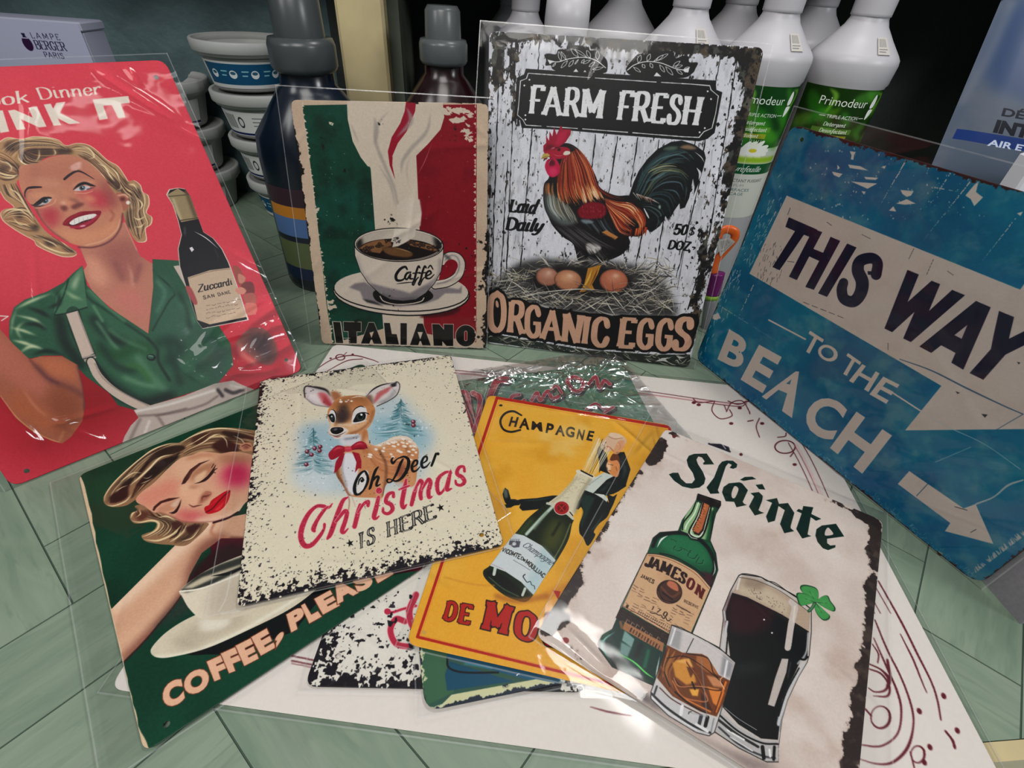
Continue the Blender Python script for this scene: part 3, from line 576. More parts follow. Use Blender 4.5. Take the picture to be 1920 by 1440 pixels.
    for p, q, w in (((545, 200), (525, 120), 12), ((590, 190), (545, 120), 8), ((690, 165), (630, 95), 16), ((760, 165), (660, 100), 10), ((790, 175), (760, 110), 14), ((850, 190), (850, 115), 16), ((600, 195), (545, 255), 12), ((650, 190), (610, 245), 12), ((690, 185), (660, 225), 5), ((740, 185), (715, 215), 8), ((790, 190), (730, 220), 10), ((830, 205), (780, 245), 10), ((900, 250), (810, 270), 10), ((500, 215), (475, 245), 6),
                    ((1190, 215), (1210, 150), 16), ((1265, 200), (1290, 140), 14), ((1320, 200), (1440, 140), 14), ((1340, 195), (1400, 150), 10), ((1480, 245), (1540, 200), 12), ((1500, 250), (1560, 235), 10), ((1570, 275), (1620, 250), 12), ((1225, 225), (1245, 255), 12), ((1290, 215), (1310, 255), 12), ((1370, 230), (1410, 290), 12), ((1420, 245), (1480, 315), 14), ((1510, 270), (1560, 310), 10), ((1150, 250), (1210, 290), 10)): leaf(p, q, w)
    for P in ([(645, 290), (670, 262), (690, 290)], [(730, 290), (745, 275), (758, 292)], [(1320, 325), (1345, 292), (1385, 328)]): a.poly(P, wht)
    a.poly([(430, 185), (490, 200), (450, 225)], wht); a.poly([(1560, 270), (1620, 250), (1610, 295), (1580, 292)], wht)
    # name board
    B = [(250, 262), (560, 285), (1100, 315), (1838, 362), (1845, 440), (1895, 460), (1830, 800), (1770, 850), (1700, 870), (1000, 815), (560, 775), (215, 758), (200, 690), (152, 670), (175, 340), (235, 310)]
    a.poly(B, (20, 21, 23))
    fr = [(270, 300), (330, 305), (830, 340), (1300, 372), (1640, 392), (1790, 405), (1800, 440), (1862, 492), (1838, 640), (1808, 760), (1740, 790), (1700, 838), (1560, 832), (1060, 792), (640, 760), (250, 735), (225, 690), (180, 650), (190, 560), (205, 365), (255, 345), (270, 300)]
    for i in range(len(fr)-1):
        p = np.array(fr[i], float); q = np.array(fr[i+1], float); n = max(1, int(np.hypot(*(q-p))/40))
        for j in range(n):
            if rng.random() < .12 and n > 3: continue
            a.stroke([(*(p+(q-p)*j/n), rng.uniform(5, 9)), (*(p+(q-p)*(j+.97)/n), rng.uniform(5, 9))], wht, smooth=False)
    for c in ((280, 355), (237, 403), (246, 652), (246, 688), (1772, 452), (1800, 517), (1748, 760), (1705, 795)): a.ell(c, 8, 8, wht)
    for ch, q in (('F', [(300, 408), (405, 412), (345, 640), (280, 638)]), ('A', [(455, 415), (528, 420), (540, 655), (398, 648)]), ('R', [(588, 425), (705, 430), (695, 664), (565, 660)]), ('M', [(735, 432), (918, 445), (888, 680), (712, 668)]), ('F', [(1045, 455), (1158, 460), (1080, 694), (1015, 690)]), ('R', [(1170, 462), (1300, 466), (1270, 706), (1142, 702)]), ('E', [(1325, 475), (1440, 478), (1405, 714), (1290, 706)]), ('S', [(1470, 478), (1568, 500), (1530, 728), (1428, 716)]), ('H', [(1590, 490), (1742, 500), (1690, 738), (1555, 728)])):
        Q = np.array(q, float)
        if ch == 'F': Q[2] += (28, 1)
        if ch == 'A': Q[0] -= (40, 0); Q[1] += (28, 0)
        a.letters(ch, [tuple(v) for v in Q], (236, 238, 240), thick=.245, thin=.10, serif=.035, notch=ch not in 'MSA')
    for _ in range(120): c = (rng.uniform(290, 1730), 0); c = (c[0], 540+(c[0]-290)*.055+rng.normal()*70); a.stroke([(c[0], c[1], rng.uniform(2, 6)), (c[0]+rng.normal()*14, c[1]+rng.normal()*14, 2)], (70, 72, 76), alpha=.4, smooth=False)
    # rooster
    a.view(960, 230, 4.966); L = lambda *x, **y: locks(a, *x, **y)
    # tail
    tail = [(1090, 680), (1130, 560), (1180, 450), (1260, 340), (1350, 250), (1480, 180), (1580, 165), (1700, 205), (1790, 270), (1805, 330), (1780, 430), (1740, 560), (1690, 680), (1700, 600), (1685, 520), (1650, 700), (1610, 790), (1565, 805), (1560, 750), (1510, 820), (1480, 880), (1440, 850), (1380, 960), (1300, 1020), (1200, 960), (1150, 850), (1100, 760)]
    a.poly(tail, (22, 28, 30)); greens = [(40, 62, 62), (62, 88, 88), (28, 44, 46), (84, 108, 104), (16, 22, 24), (10, 14, 16), (50, 74, 80)]
    a.clip(tail)
    L([(1120, 620), (1200, 420), (1380, 250), (1600, 180)], [(1180, 680), (1290, 480), (1480, 330), (1700, 300), (1740, 480)], 26, greens, 16, jit=1)
    L([(1180, 680), (1290, 480), (1480, 330), (1680, 300)], [(1260, 720), (1400, 560), (1560, 520), (1640, 620), (1600, 780)], 30, greens+[(120, 130, 96), (70, 100, 108)], 17, jit=1)
    L([(1240, 700), (1360, 640), (1480, 660), (1560, 800)], [(1200, 800), (1280, 820), (1360, 900), (1330, 1000)], 26, greens+[(96, 112, 112)], 13, jit=1)
    L([(1250, 450), (1350, 400), (1480, 380), (1580, 400)], [(1300, 500), (1380, 460), (1460, 450), (1560, 470)], 10, [(150, 150, 104), (176, 170, 130), (120, 136, 116)], 11, jit=1)
    for P in ([(1400, 250), (1470, 220), (1550, 225), (1500, 255)], [(1560, 230), (1640, 205), (1720, 240), (1650, 250)]): a.blob(P, (96, 116, 100) if P[0][0] < 1500 else (158, 132, 104), 5, .9)
    for P in ([(1230, 560), (1340, 520), (1420, 470), (1360, 500), (1270, 540)], [(1290, 640), (1420, 560), (1560, 560), (1600, 640)], [(1400, 620), (1520, 640), (1570, 720)], [(1260, 420), (1400, 330), (1560, 300), (1660, 360)]): a.stroke(P, (92, 122, 130), 12, taper=True, blur=3)
    a.clip(); S = lambda P, c, w, **q: a.stroke(P, c, w, **q)
    S([(1700, 270), (1760, 320), (1790, 370)], (225, 225, 230), 8, taper=True); S([(1720, 420), (1750, 470), (1740, 530)], (225, 225, 230), 22, taper=True); S([(1215, 410), (1212, 480)], (225, 225, 230), 8, taper=True)
    # body
    body = [(345, 505), (300, 570), (290, 690), (305, 800), (340, 880), (380, 960), (470, 1060), (560, 1120), (590, 1190), (620, 1290), (700, 1320), (800, 1300), (900, 1280), (1000, 1240), (1060, 1190), (1100, 1120), (1090, 1060), (1180, 1060), (1240, 1020), (1265, 930), (1240, 820), (1180, 740), (1100, 680), (980, 680), (870, 640), (810, 590), (780, 500), (700, 340), (600, 230), (500, 190), (400, 230), (350, 350)]
    a.poly(body, (26, 22, 22), smooth=True); a.clip(body, smooth=True)
    a.blob([(320, 640), (430, 700), (560, 830), (600, 930), (480, 960), (360, 880), (310, 760)], (104, 114, 112), 16, .9)
    L([(330, 640), (340, 780), (420, 900)], [(520, 760), (580, 860), (620, 940)], 34, [(150, 158, 154), (60, 64, 66), (120, 110, 84), (40, 40, 42), (176, 180, 176)], 9, jit=1)
    L([(380, 960), (520, 1080), (620, 1180)], [(640, 960), (800, 1080), (1000, 1180)], 30, [(20, 18, 20), (46, 44, 48), (66, 60, 60), (14, 12, 14)], 12, jit=1)
    L([(300, 560), (300, 640), (310, 690)], [(380, 560), (380, 640), (400, 720)], 14, [(222, 168, 104), (196, 124, 72), (90, 44, 28)], 11, jit=1)
    reds = [(150, 40, 26), (196, 84, 44), (104, 22, 20), (226, 132, 72), (72, 18, 16), (178, 58, 30)]
    L([(470, 330), (440, 450), (420, 620), (450, 770)], [(620, 230), (730, 400), (790, 560), (850, 680)], 90, reds, 15, jit=1.5, span=(0, .85))
    L([(420, 560), (430, 680), (470, 800)], [(760, 520), (820, 640), (900, 720)], 46, [(232, 150, 84), (214, 112, 56), (150, 50, 28), (240, 196, 140)], 13, jit=1)
    L([(620, 600), (640, 700), (660, 780)], [(780, 560), (820, 650), (860, 720)], 20, [(240, 208, 160), (250, 226, 186), (220, 150, 92)], 14, jit=1)
    L([(560, 200), (700, 340), (790, 560), (900, 650), (1060, 690)], [(560, 240), (660, 360), (750, 560), (880, 690), (1020, 740)], 12, [(110, 26, 20), (50, 16, 14), (160, 60, 34)], 9, jit=1)
    L([(860, 700), (980, 740), (1120, 760), (1200, 860)], [(880, 780), (940, 900), (1000, 1020), (1090, 1060)], 70, reds+[(236, 176, 118), (240, 196, 146)], 14, jit=1.5)
    L([(1000, 760), (1100, 840), (1180, 940), (1180, 1040)], [(1120, 760), (1200, 820), (1240, 900), (1240, 1000)], 26, [(200, 80, 40), (240, 190, 140), (130, 30, 20), (222, 140, 84)], 13, jit=1)
    L([(1010, 750), (1080, 790), (1120, 850)], [(1080, 740), (1160, 800), (1190, 860)], 12, [(246, 214, 170), (236, 180, 128)], 18)
    a.blob([(620, 800), (700, 745), (820, 745), (875, 790), (860, 870), (760, 900), (650, 890), (615, 850)], (134, 14, 36), 4)
    for i in range(60): c = (rng.uniform(640, 860), rng.uniform(765, 885)); S([c, (c[0]+2, c[1]+14)], (196, 70, 88) if i % 2 else (84, 6, 22), 4, alpha=.8, smooth=False)
    L([(640, 900), (700, 960), (760, 1040)], [(860, 880), (900, 960), (960, 1040)], 30, [(24, 26, 30), (70, 80, 88), (14, 14, 16), (110, 120, 126), (40, 40, 46)], 14, jit=1)
    a.blob([(640, 905), (720, 905), (760, 930), (680, 940)], (136, 150, 158), 6, .9); a.poly([(835, 1020), (880, 1000), (990, 1065), (960, 1090)], (196, 136, 78), blur=2); S([(850, 1040), (960, 1080)], (120, 70, 34), 5)
    a.blob([(690, 1130), (760, 1120), (830, 1160), (800, 1200), (740, 1230), (700, 1190)], (206, 204, 200), 6); a.blob([(700, 1270), (760, 1260), (800, 1300), (740, 1340)], (190, 190, 186), 6)
    L([(600, 1200), (640, 1270), (700, 1310)], [(860, 1160), (900, 1230), (960, 1260)], 26, [(40, 40, 42), (90, 90, 92), (14, 14, 16), (130, 130, 130)], 9, jit=1)
    for A, B, n, cs in (([(470, 330), (440, 450), (420, 620), (450, 770)], [(620, 230), (730, 400), (790, 560), (850, 680)], 110, reds+[(250, 190, 130), (40, 14, 14)]), ([(860, 700), (980, 740), (1120, 760), (1200, 860)], [(880, 780), (940, 900), (1000, 1020), (1090, 1060)], 80, reds+[(250, 206, 150), (50, 16, 14)]), ([(330, 640), (340, 780), (420, 900)], [(520, 760), (580, 860), (620, 940)], 46, [(190, 196, 190), (30, 32, 34), (130, 120, 96)]), ([(380, 960), (520, 1080), (620, 1180)], [(640, 960), (800, 1080), (1000, 1180)], 40, [(90, 88, 90), (10, 10, 12)])): L(A, B, n, cs, 6, .85, jit=2, span=(0, 1))
    a.clip()
    for _ in range(26):
        c = (rng.uniform(880, 1090), 0); c = (c[0], 1275-(c[0]-880)*.45); S([(c[0], c[1]-30, 12), (c[0]-rng.uniform(-6, 14), c[1]+rng.uniform(4, 26), 3)], None or (18, 18, 20), 1)
    for _ in range(22): x = rng.uniform(1090, 1260); y = 1050-(x-1090)*.15; S([(x, y-50, 12), (x-rng.uniform(0, 16), y+rng.uniform(0, 26), 3)], reds[int(rng.integers(6))], 1)
    for _ in range(26): x = rng.uniform(1270, 1500); y = 1010-(x-1270)*.7; S([(x-10, y-40, 14), (x+rng.uniform(4, 20), y+rng.uniform(0, 30), 3)], (20, 24, 26), 1)
    for _ in range(22): x = rng.uniform(1120, 1330); y = 650+(x-1120)*.35; S([(x, y, 9), (x+rng.uniform(20, 60), y+rng.uniform(10, 60), 3)], (196, 190, 184) if rng.random() < .6 else (160, 120, 100), 1, alpha=.9)
    S([(1230, 800, 8), (1260, 860, 14), (1275, 890, 5)], (226, 224, 224), 1); a.ell((1375, 785), 14, 22, (96, 118, 112)); a.ell((1375, 785), 7, 12, (170, 184, 176))
    # head
    a.poly([(345, 505), (400, 440), (440, 330), (350, 330), (340, 280), (300, 250), (420, 210), (560, 230), (600, 330), (560, 420)], (120, 24, 24), smooth=True, alpha=.0)
    a.blob([(300, 270), (380, 240), (480, 225), (540, 250), (520, 310), (440, 340), (360, 325), (320, 300)], (176, 24, 58), 3)
    a.poly([(292, 270), (292, 215), (318, 190), (318, 120), (345, 170), (350, 80), (375, 130), (392, 40), (415, 115), (455, 25), (475, 60), (550, 62), (545, 110), (500, 180), (440, 225), (370, 235), (330, 270)], (166, 14, 56)); a.poly([(400, 200), (440, 90), (520, 70), (500, 150), (450, 210)], (196, 34, 78), blur=8, alpha=.8); a.poly([(300, 260), (330, 200), (400, 210), (360, 250)], (110, 8, 34), blur=6, alpha=.8)
    a.poly([(270, 340), (290, 290), (330, 284), (352, 300), (345, 320), (300, 330)], (196, 172, 92)); S([(272, 338), (310, 318), (348, 316)], (120, 96, 40), 4); a.poly([(290, 335), (330, 325), (320, 345)], (120, 20, 40))
    a.ell((438, 252), 13, 12, (30, 10, 14)); a.ell((436, 252), 18, 16, (90, 8, 28), alpha=.5); S([(380, 290), (430, 310), (490, 300)], (230, 120, 140), 5, taper=True); S([(370, 270), (420, 235), (470, 245)], (100, 8, 30), 6, taper=True)
    a.poly([(478, 285), (500, 264), (538, 268), (540, 290), (510, 302), (482, 300)], (226, 222, 206), smooth=True)
    a.blob([(340, 340), (400, 330), (445, 400), (440, 470), (390, 508), (340, 490), (308, 420), (315, 370)], (196, 24, 76), 3); a.blob([(350, 430), (400, 420), (425, 460), (385, 495), (350, 475)], (222, 62, 112), 10, .8); a.blob([(345, 350), (385, 345), (400, 390), (350, 400)], (90, 6, 30), 6, .9); S([(340, 400), (350, 360), (372, 345)], (226, 130, 150), 4, taper=True)
    S([(470, 390), (500, 340), (520, 310)], (190, 50, 80), 10, taper=True)
    # side lettering
    a.view(880, 40, 3.3103)
    a.letters('Laid', [(262, 1105), (442, 1120), (410, 1194), (245, 1180)], k, thick=.23, thin=.14, serif=.03, shear=0, fit=(0, 1), gap=.02, rnd=False)
    a.letters('Daily', [(240, 1220), (478, 1238), (440, 1308), (226, 1292)], k, thick=.23, thin=.14, serif=.03, fit=(0, 1), gap=.02)
    a.view(880, 380, 3.6923)
    a.letters('50', [(1428, 150), (1525, 158), (1502, 222), (1412, 218)], k, thick=.23, thin=.16); a.letters('$', [(1530, 168), (1570, 172), (1556, 225), (1518, 222)], k, thick=.12, thin=.12)
    a.letters('DOZ', [(1390, 262), (1536, 274), (1522, 332), (1372, 318)], k, thick=.23, thin=.16, serif=.02); a.stroke([(1545, 308, 8), (1562, 312, 10), (1550, 326, 4)], k)
    for (x0, y0), (x1, y1) in (((1540, 20), (1440, 600)),): a.stroke([(x0, y0), (x1, y1)], k, 4, smooth=False, alpha=.7)
    # nest
    a.view(900, 470, 4.571)
    a.blob([(80, 330), (200, 210), (330, 110), (520, 70), (800, 90), (1100, 90), (1400, 150), (1560, 260), (1640, 400), (1680, 560), (1400, 560), (900, 540), (500, 470), (200, 400)], (52, 52, 52), 22, .95)
    straws = [(196, 192, 182), (160, 158, 152), (120, 118, 114), (220, 216, 204), (84, 82, 80), (60, 58, 58), (176, 168, 140)]
    def nest(n, x0, x1, yf, sp, lo=60, hi=240):
        for _ in range(n):
            x = rng.uniform(x0, x1); y = yf(x)+rng.normal()*sp; l = rng.uniform(lo, hi); an = rng.normal()*.55; c = np.array([x, y]); d = np.array([math.cos(an), math.sin(an)])*l/2; m = c+np.array([0, 1])*rng.normal()*14
            a.stroke([c-d, m, c+d], straws[int(rng.integers(len(straws)))], rng.uniform(3, 9), taper=True)
    nest(150, 200, 1550, lambda x: 130+((x-850)/700)**2*120, 34)
    nest(60, 100, 500, lambda x: 260, 50); nest(70, 1300, 1650, lambda x: 260, 70)
    a.blob([(440, 250), (560, 150), (900, 130), (1180, 150), (1300, 260), (1250, 380), (800, 380), (500, 340)], (34, 32, 32), 14)
    def egg(c, rx, ry, c0, c1):
        a.ell(c, rx, ry, tuple(int(v*.62) for v in c0), 8); a.ell((c[0]+4, c[1]-4), rx*.95, ry*.95, c0, 8, blur=5); a.ell((c[0]+rx*.05, c[1]-ry*.3), rx*.62, ry*.5, c1, 0, blur=18, alpha=.85); a.ell((c[0]+rx*.15, c[1]-ry*.45), rx*.2, ry*.16, (250, 226, 205), 0, blur=10, alpha=.6)
    egg((575, 225), 96, 78, (172, 118, 98), (206, 160, 138)); egg((752, 255), 118, 88, (186, 128, 96), (222, 172, 136)); egg((1145, 260), 122, 98, (188, 112, 84), (216, 148, 118))
    a.poly([(925, 150), (1040, 120), (1010, 200), (960, 290), (985, 340), (920, 345), (850, 360), (895, 280)], (190, 136, 52)); a.stroke([(960, 160), (930, 240), (880, 330)], (226, 180, 84), 16, taper=True); a.stroke([(1010, 150), (985, 220), (945, 300)], (120, 74, 30), 12, taper=True)
    for i in range(14): a.stroke([(915+i*3-i*8+60, 170+i*13), (955-i*5+10, 178+i*13)], (150, 100, 40), 3, smooth=False)
    nest(230, 120, 1600, lambda x: 420-((x-850)/800)**2*40+(x-850)*.03, 42, 90, 300)
    nest(60, 1200, 1660, lambda x: 420, 60); nest(26, 1300, 1640, lambda x: 180, 60, 60, 200)
    for P in ([(400, 380), (600, 350), (860, 330), (1100, 345)], [(860, 520), (960, 470), (1080, 400)], [(1110, 350), (1180, 430), (1260, 530)], [(1060, 400), (1120, 500), (1170, 570)], [(1250, 400), (1450, 350), (1600, 240)], [(700, 510), (790, 440), (780, 400)], [(600, 470), (720, 380)], [(1500, 400), (1600, 480), (1690, 550)], [(230, 240), (330, 300), (420, 380)], [(60, 170), (200, 150)], [(540, 0), (640, 60)], [(210, 0), (350, 110)], [(1550, 120), (1400, 160)]): a.stroke(P, (212, 208, 198), 9, taper=True)
    # organic eggs
    sk = (214, 172, 146); letters = [('O', [(72, 365), (222, 372), (222, 676), (70, 690)]), ('R', [(256, 438), (385, 446), (372, 712), (238, 698)]), ('G', [(395, 478), (525, 490), (520, 738), (386, 728)]), ('A', [(560, 510), (690, 520), (680, 768), (530, 752)]), ('N', [(722, 540), (896, 556), (850, 792), (704, 778)]), ('I', [(890, 562), (958, 568), (925, 800), (868, 794)]), ('C', [(975, 575), (1112, 590), (1095, 820), (952, 806)]), ('E', [(1212, 582), (1338, 590), (1310, 828), (1180, 820)]), ('G', [(1365, 590), (1500, 600), (1480, 836), (1340, 828)]), ('G', [(1530, 590), (1668, 604), (1640, 850), (1500, 838)]), ('S', [(1690, 580), (1840, 592), (1785, 852), (1650, 842)])]
    hull = [(60, 360), (120, 330), (190, 340), (240, 410), (380, 420), (440, 455), (560, 490), (700, 500), (900, 535), (1060, 540), (1130, 560), (1210, 550), (1440, 555), (1700, 560), (1790, 535), (1870, 550), (1880, 620), (1830, 760), (1800, 870), (1640, 880), (1400, 860), (1190, 850), (1000, 850), (700, 800), (400, 750), (160, 710), (60, 690)]
    a.poly(hull, (18, 16, 16)); 
    # straw below
    a.poly([(50, 700), (400, 765), (900, 850), (1500, 890), (1800, 890), (1820, 1010), (1300, 960), (700, 870), (50, 780)], (44, 52, 46)); 
    for _ in range(110): x = rng.uniform(50, 1780); y = 745+(x-50)*.115+rng.normal()*26; l = rng.uniform(30, 110); an = rng.normal()*.7; a.stroke([(x, y), (x+l*.5, y+l*.5*math.sin(an)+rng.normal()*6), (x+l, y+l*math.sin(an))], [(160, 158, 142), (100, 104, 92), (200, 198, 184), (70, 74, 66)][int(rng.integers(4))], rng.uniform(4, 9), taper=True)
    for P in ([(1500, 950), (1560, 920), (1640, 915), (1590, 930), (1620, 960), (1570, 945)], [(1680, 900), (1740, 960), (1700, 930), (1760, 915)]): a.poly(P, (206, 206, 200))
    a.poly(hull, (18, 16, 16), alpha=.9)
    for ch, q in letters: a.letters(ch, q, sk, thick=.26, thin=.125, serif=.03 if ch in 'RANIE' else 0, out=(18, 16, 16), outw=.09)
    for ch, q in letters: a.letters(ch, q, sk, thick=.26, thin=.125, serif=.03 if ch in 'RANIE' else 0)
    a.poly([(136, 430), (150, 432), (160, 460), (158, 486), (142, 484), (134, 460)], sk, smooth=True)
    a.grain(.04)
def art_champ(a):
    n = a.noise(200, 4); a.splat(sstep(.4, .8, n), (240, 196, 92), .5); a.splat(sstep(.5, .8, a.noise(120, 4)), (220, 158, 36), .6)
    rng = a.rng; k = (38, 34, 30); red = (186, 40, 30)
    a.view(740, 680, 2.25)
    a.stroke([(1160, 272), (432, 148), (96, 1157), (800, 1328), (1140, 1410)], red, 12, smooth=False); a.stroke([(1160, 272), (1172, 700), (1180, 1420)], red, 12, smooth=False)
    a.stroke([(1155, 284), (442, 162), (110, 1150), (790, 1316)], (222, 120, 60), 2.5, smooth=False, alpha=.5)
    # heading
    for ch, q in (('H', [(492, 228), (524, 230), (512, 272), (480, 268)]), ('A', [(532, 232), (570, 236), (568, 284), (524, 276)]), ('M', [(580, 246), (620, 252), (624, 292), (576, 282)]), ('P', [(644, 254), (676, 260), (662, 302), (636, 296)]), ('A', [(684, 262), (716, 268), (718, 312), (676, 304)]), ('G', [(726, 266), (762, 274), (756, 318), (718, 310)]), ('N', [(776, 280), (804, 284), (794, 328), (766, 322)]), ('E', [(820, 286), (844, 290), (832, 332), (808, 326)])):
        a.text(ch, q, k, bold=.035)
    a.stroke([(535, 222, 7), (500, 205, 9), (465, 215, 9), (446, 246, 9), (458, 280, 9), (490, 292, 9), (530, 284, 8)], k)
    # smoke
    for c, r in (((640, 310), 30), ((700, 350), 44), ((760, 330), 36), ((720, 290), 30), ((790, 280), 34), ((670, 380), 20), ((740, 380), 26)): a.ell(c, r, r*.7, (240, 214, 150), 0, blur=9, alpha=.45)
    a.view(880, 790, 4.113)
    S = lambda P, c, w=1, **q: a.stroke(P, c, w, **q)
    blk = (16, 24, 24); dg = (34, 56, 50)
    # man: left leg, body, right leg
    leg = [(400, 600), (520, 592), (640, 572), (700, 572), (860, 560), (880, 640), (840, 680), (640, 650), (520, 680), (410, 690), (385, 665), (395, 640), (360, 610)]
    a.poly(leg, blk); S([(410, 615), (520, 605), (640, 590)], dg, 16, taper=True)
    a.poly([(385, 610), (350, 600), (320, 600), (300, 530), (275, 512), (256, 560), (262, 590), (275, 625), (288, 640), (272, 640), (285, 668), (320, 665), (345, 650), (390, 645)], blk); a.blob([(262, 530), (290, 525), (298, 580), (275, 590)], (120, 130, 120), 4, .8); S([(320, 605), (380, 615)], (80, 100, 92), 16, taper=True)
    a.poly([(870, 530), (1000, 560), (1070, 620), (1085, 680), (1060, 740), (1000, 790), (960, 850), (970, 880), (915, 960), (880, 900), (850, 860), (850, 790), (880, 700), (850, 640), (845, 590)], blk, smooth=True)
    a.poly([(890, 560), (970, 590), (930, 680), (890, 760), (870, 820), (858, 800), (880, 700), (860, 610)], dg, blur=5); S([(1040, 700), (980, 800), (930, 850)], (60, 84, 78), 12, taper=True, blur=3)
    a.poly([(1060, 560), (1110, 580), (1140, 560), (1110, 640), (1060, 740), (1030, 760), (1085, 660)], blk)
    a.poly([(960, 540), (1040, 440), (1110, 420), (1180, 440), (1240, 360), (1195, 240), (1130, 235), (1150, 320), (1130, 430), (1060, 400), (1010, 380), (1000, 300), (985, 230), (1000, 190), (1060, 250), (1070, 330), (1200, 460), (1210, 500), (1140, 545), (1110, 560), (1060, 570)], blk)
    a.poly([(1000, 400), (1040, 330), (1060, 260), (1000, 190), (985, 230), (1005, 310)], blk); a.poly([(1135, 240), (1195, 236), (1243, 370), (1205, 500), (1150, 540), (1050, 575), (960, 545), (1060, 430), (1140, 430), (1175, 360)], blk); S([(1160, 280), (1200, 370), (1180, 450)], (54, 76, 72), 26, blur=6, taper=True); S([(1090, 460), (1040, 520), (1000, 540)], dg, 24, blur=4, taper=True)
    a.poly([(885, 500), (950, 440), (1040, 395), (1120, 420), (1060, 450), (1010, 500), (955, 555), (890, 530)], (206, 214, 206)); S([(920, 490), (1020, 420)], (160, 176, 172), 6); a.poly([(960, 555), (1040, 565), (1070, 600), (1060, 622), (1020, 590)], (220, 226, 220))
    # face
    a.poly([(1062, 320), (1080, 290), (1130, 280), (1160, 320), (1155, 400), (1135, 430), (1090, 410), (1068, 380), (1072, 360), (1056, 350)], (222, 150, 92), smooth=True); a.blob([(1060, 330), (1085, 320), (1090, 370), (1070, 390)], (244, 208, 170), 4)
    a.poly([(1085, 290), (1110, 250), (1150, 260), (1160, 330), (1140, 300), (1100, 305)], (110, 56, 30), smooth=True); S([(1088, 335), (1108, 338)], (60, 30, 20), 4); S([(1072, 330), (1080, 332)], (60, 30, 20), 4); S([(1072, 378), (1092, 382)], (140, 40, 30), 4); S([(1130, 350), (1138, 380)], (180, 100, 60), 6)
    # glass and stopper held up
    a.poly([(1060, 115), (1100, 88), (1180, 110), (1212, 145), (1200, 180), (1160, 235), (1120, 220), (1060, 235), (1010, 190), (1030, 150)], (222, 188, 158), smooth=True); a.ell((1130, 110), 56, 20, (232, 204, 176), 12); S([(1075, 118), (1120, 135), (1180, 128)], (170, 120, 92), 4); S([(1150, 150), (1165, 200), (1135, 235)], (180, 110, 84), 8, taper=True); S([(1020, 180), (1080, 200), (1120, 240)], (190, 120, 90), 7)
    a.poly([(1110, 240), (1145, 160), (1190, 150), (1195, 190), (1150, 250)], (222, 160, 116), smooth=True, alpha=.8)
    for i in range(34):
        t = rng.random(); p = (862+110*t, 385+35*t); q = (985+90*t+rng.normal()*8, 130+120*t*.7+rng.normal()*18); S([(p[0], p[1], 2), (q[0], q[1], 7)], [(240, 232, 206), (214, 202, 170), (40, 40, 36), (246, 240, 226)][int(rng.integers(4))], alpha=.6, smooth=False)
    # bottle
    neck = [(835, 385), (955, 425), (900, 510), (840, 620), (800, 740), (700, 700), (590, 640), (700, 560), (790, 470), (815, 420)]
    a.poly(neck, (222, 214, 186)); S([(830, 430), (720, 560), (640, 625)], (196, 186, 156), 18, blur=5); S([(930, 450), (860, 560), (815, 700)], (172, 164, 140), 22, blur=6)
    for _ in range(130): t = rng.random(); c = (700+t*200+rng.normal()*30, 620-t*200+rng.normal()*30); a.ell(c, 3, 3, (176, 168, 144), alpha=.6)
    a.stroke([(835, 385), (880, 400), (955, 430)], (228, 222, 200), 26); S([(862, 380), (900, 400), (950, 425)], (24, 22, 20), 11); S([(860, 470), (930, 490)], (176, 168, 144), 5)
    B = [(600, 640), (520, 690), (440, 760), (375, 840), (320, 900), (250, 990), (160, 1110), (110, 1150), (115, 1200), (180, 1270), (270, 1340), (360, 1380), (440, 1390), (500, 1330), (590, 1190), (670, 1080), (760, 920), (790, 800), (800, 745), (700, 700)]
    a.poly(B, (26, 38, 20), smooth=True); a.clip(B, smooth=True)
    a.blob([(620, 780), (700, 760), (740, 850), (660, 1000), (560, 940)], (86, 90, 34), 26, .8); S([(480, 760), (380, 880)], (60, 80, 40), 40, blur=14); S([(640, 660), (560, 740), (440, 870)], (196, 214, 200), 24, taper=False, blur=3); S([(600, 700), (500, 830)], (130, 150, 130), 12, blur=4); S([(780, 790), (720, 940), (640, 1080)], (120, 126, 84), 9, blur=3); S([(700, 780), (640, 880)], (20, 26, 10), 16, blur=6)
    lab = [(340, 862), (420, 880), (560, 960), (665, 1070), (495, 1340), (400, 1240), (280, 1160), (150, 1110)]
    a.poly(lab, (212, 220, 222)); a.poly([(560, 960), (665, 1070), (495, 1340), (430, 1270)], (184, 208, 212), blur=16, alpha=.8)
    a.poly([(180, 1140), (300, 1210), (430, 1330), (400, 1370), (250, 1300), (140, 1210), (130, 1160)], (12, 18, 12), blur=4); S([(200, 1130), (190, 1180)], (206, 216, 206), 24); S([(430, 1290), (410, 1340)], (206, 216, 206), 20); S([(150, 1200), (260, 1290), (380, 1350)], (90, 110, 84), 8, blur=2)
    a.clip(); S([(600, 632), (690, 660), (800, 752)], (206, 206, 190), 18); a.ell((712, 668), 62, 56, (214, 206, 196)); a.ell((712, 668), 56, 50, (176, 30, 34)); a.ell((712, 668), 34, 30, (120, 12, 20)); S([(695, 650), (730, 690)], (200, 60, 50), 6); S([(730, 650), (695, 690)], (200, 60, 50), 6); S([(775, 700), (798, 728)], k, 8)
    # label print
    a.poly([(310, 920), (395, 925), (385, 970), (345, 975), (305, 950)], (96, 96, 108), blur=1); a.ell((345, 945), 14, 14, (210, 216, 220)); 
    for i in range(5): S([(322+i*15, 908), (320+i*15, 925)], (96, 96, 108), 5)
    a.letters('Champagne', [(440, 925), (660, 1075), (625, 1110), (405, 960)], (70, 74, 84), thick=.09, thin=.04, shear=.3, gap=0, fit=(0, 1), rnd=True)
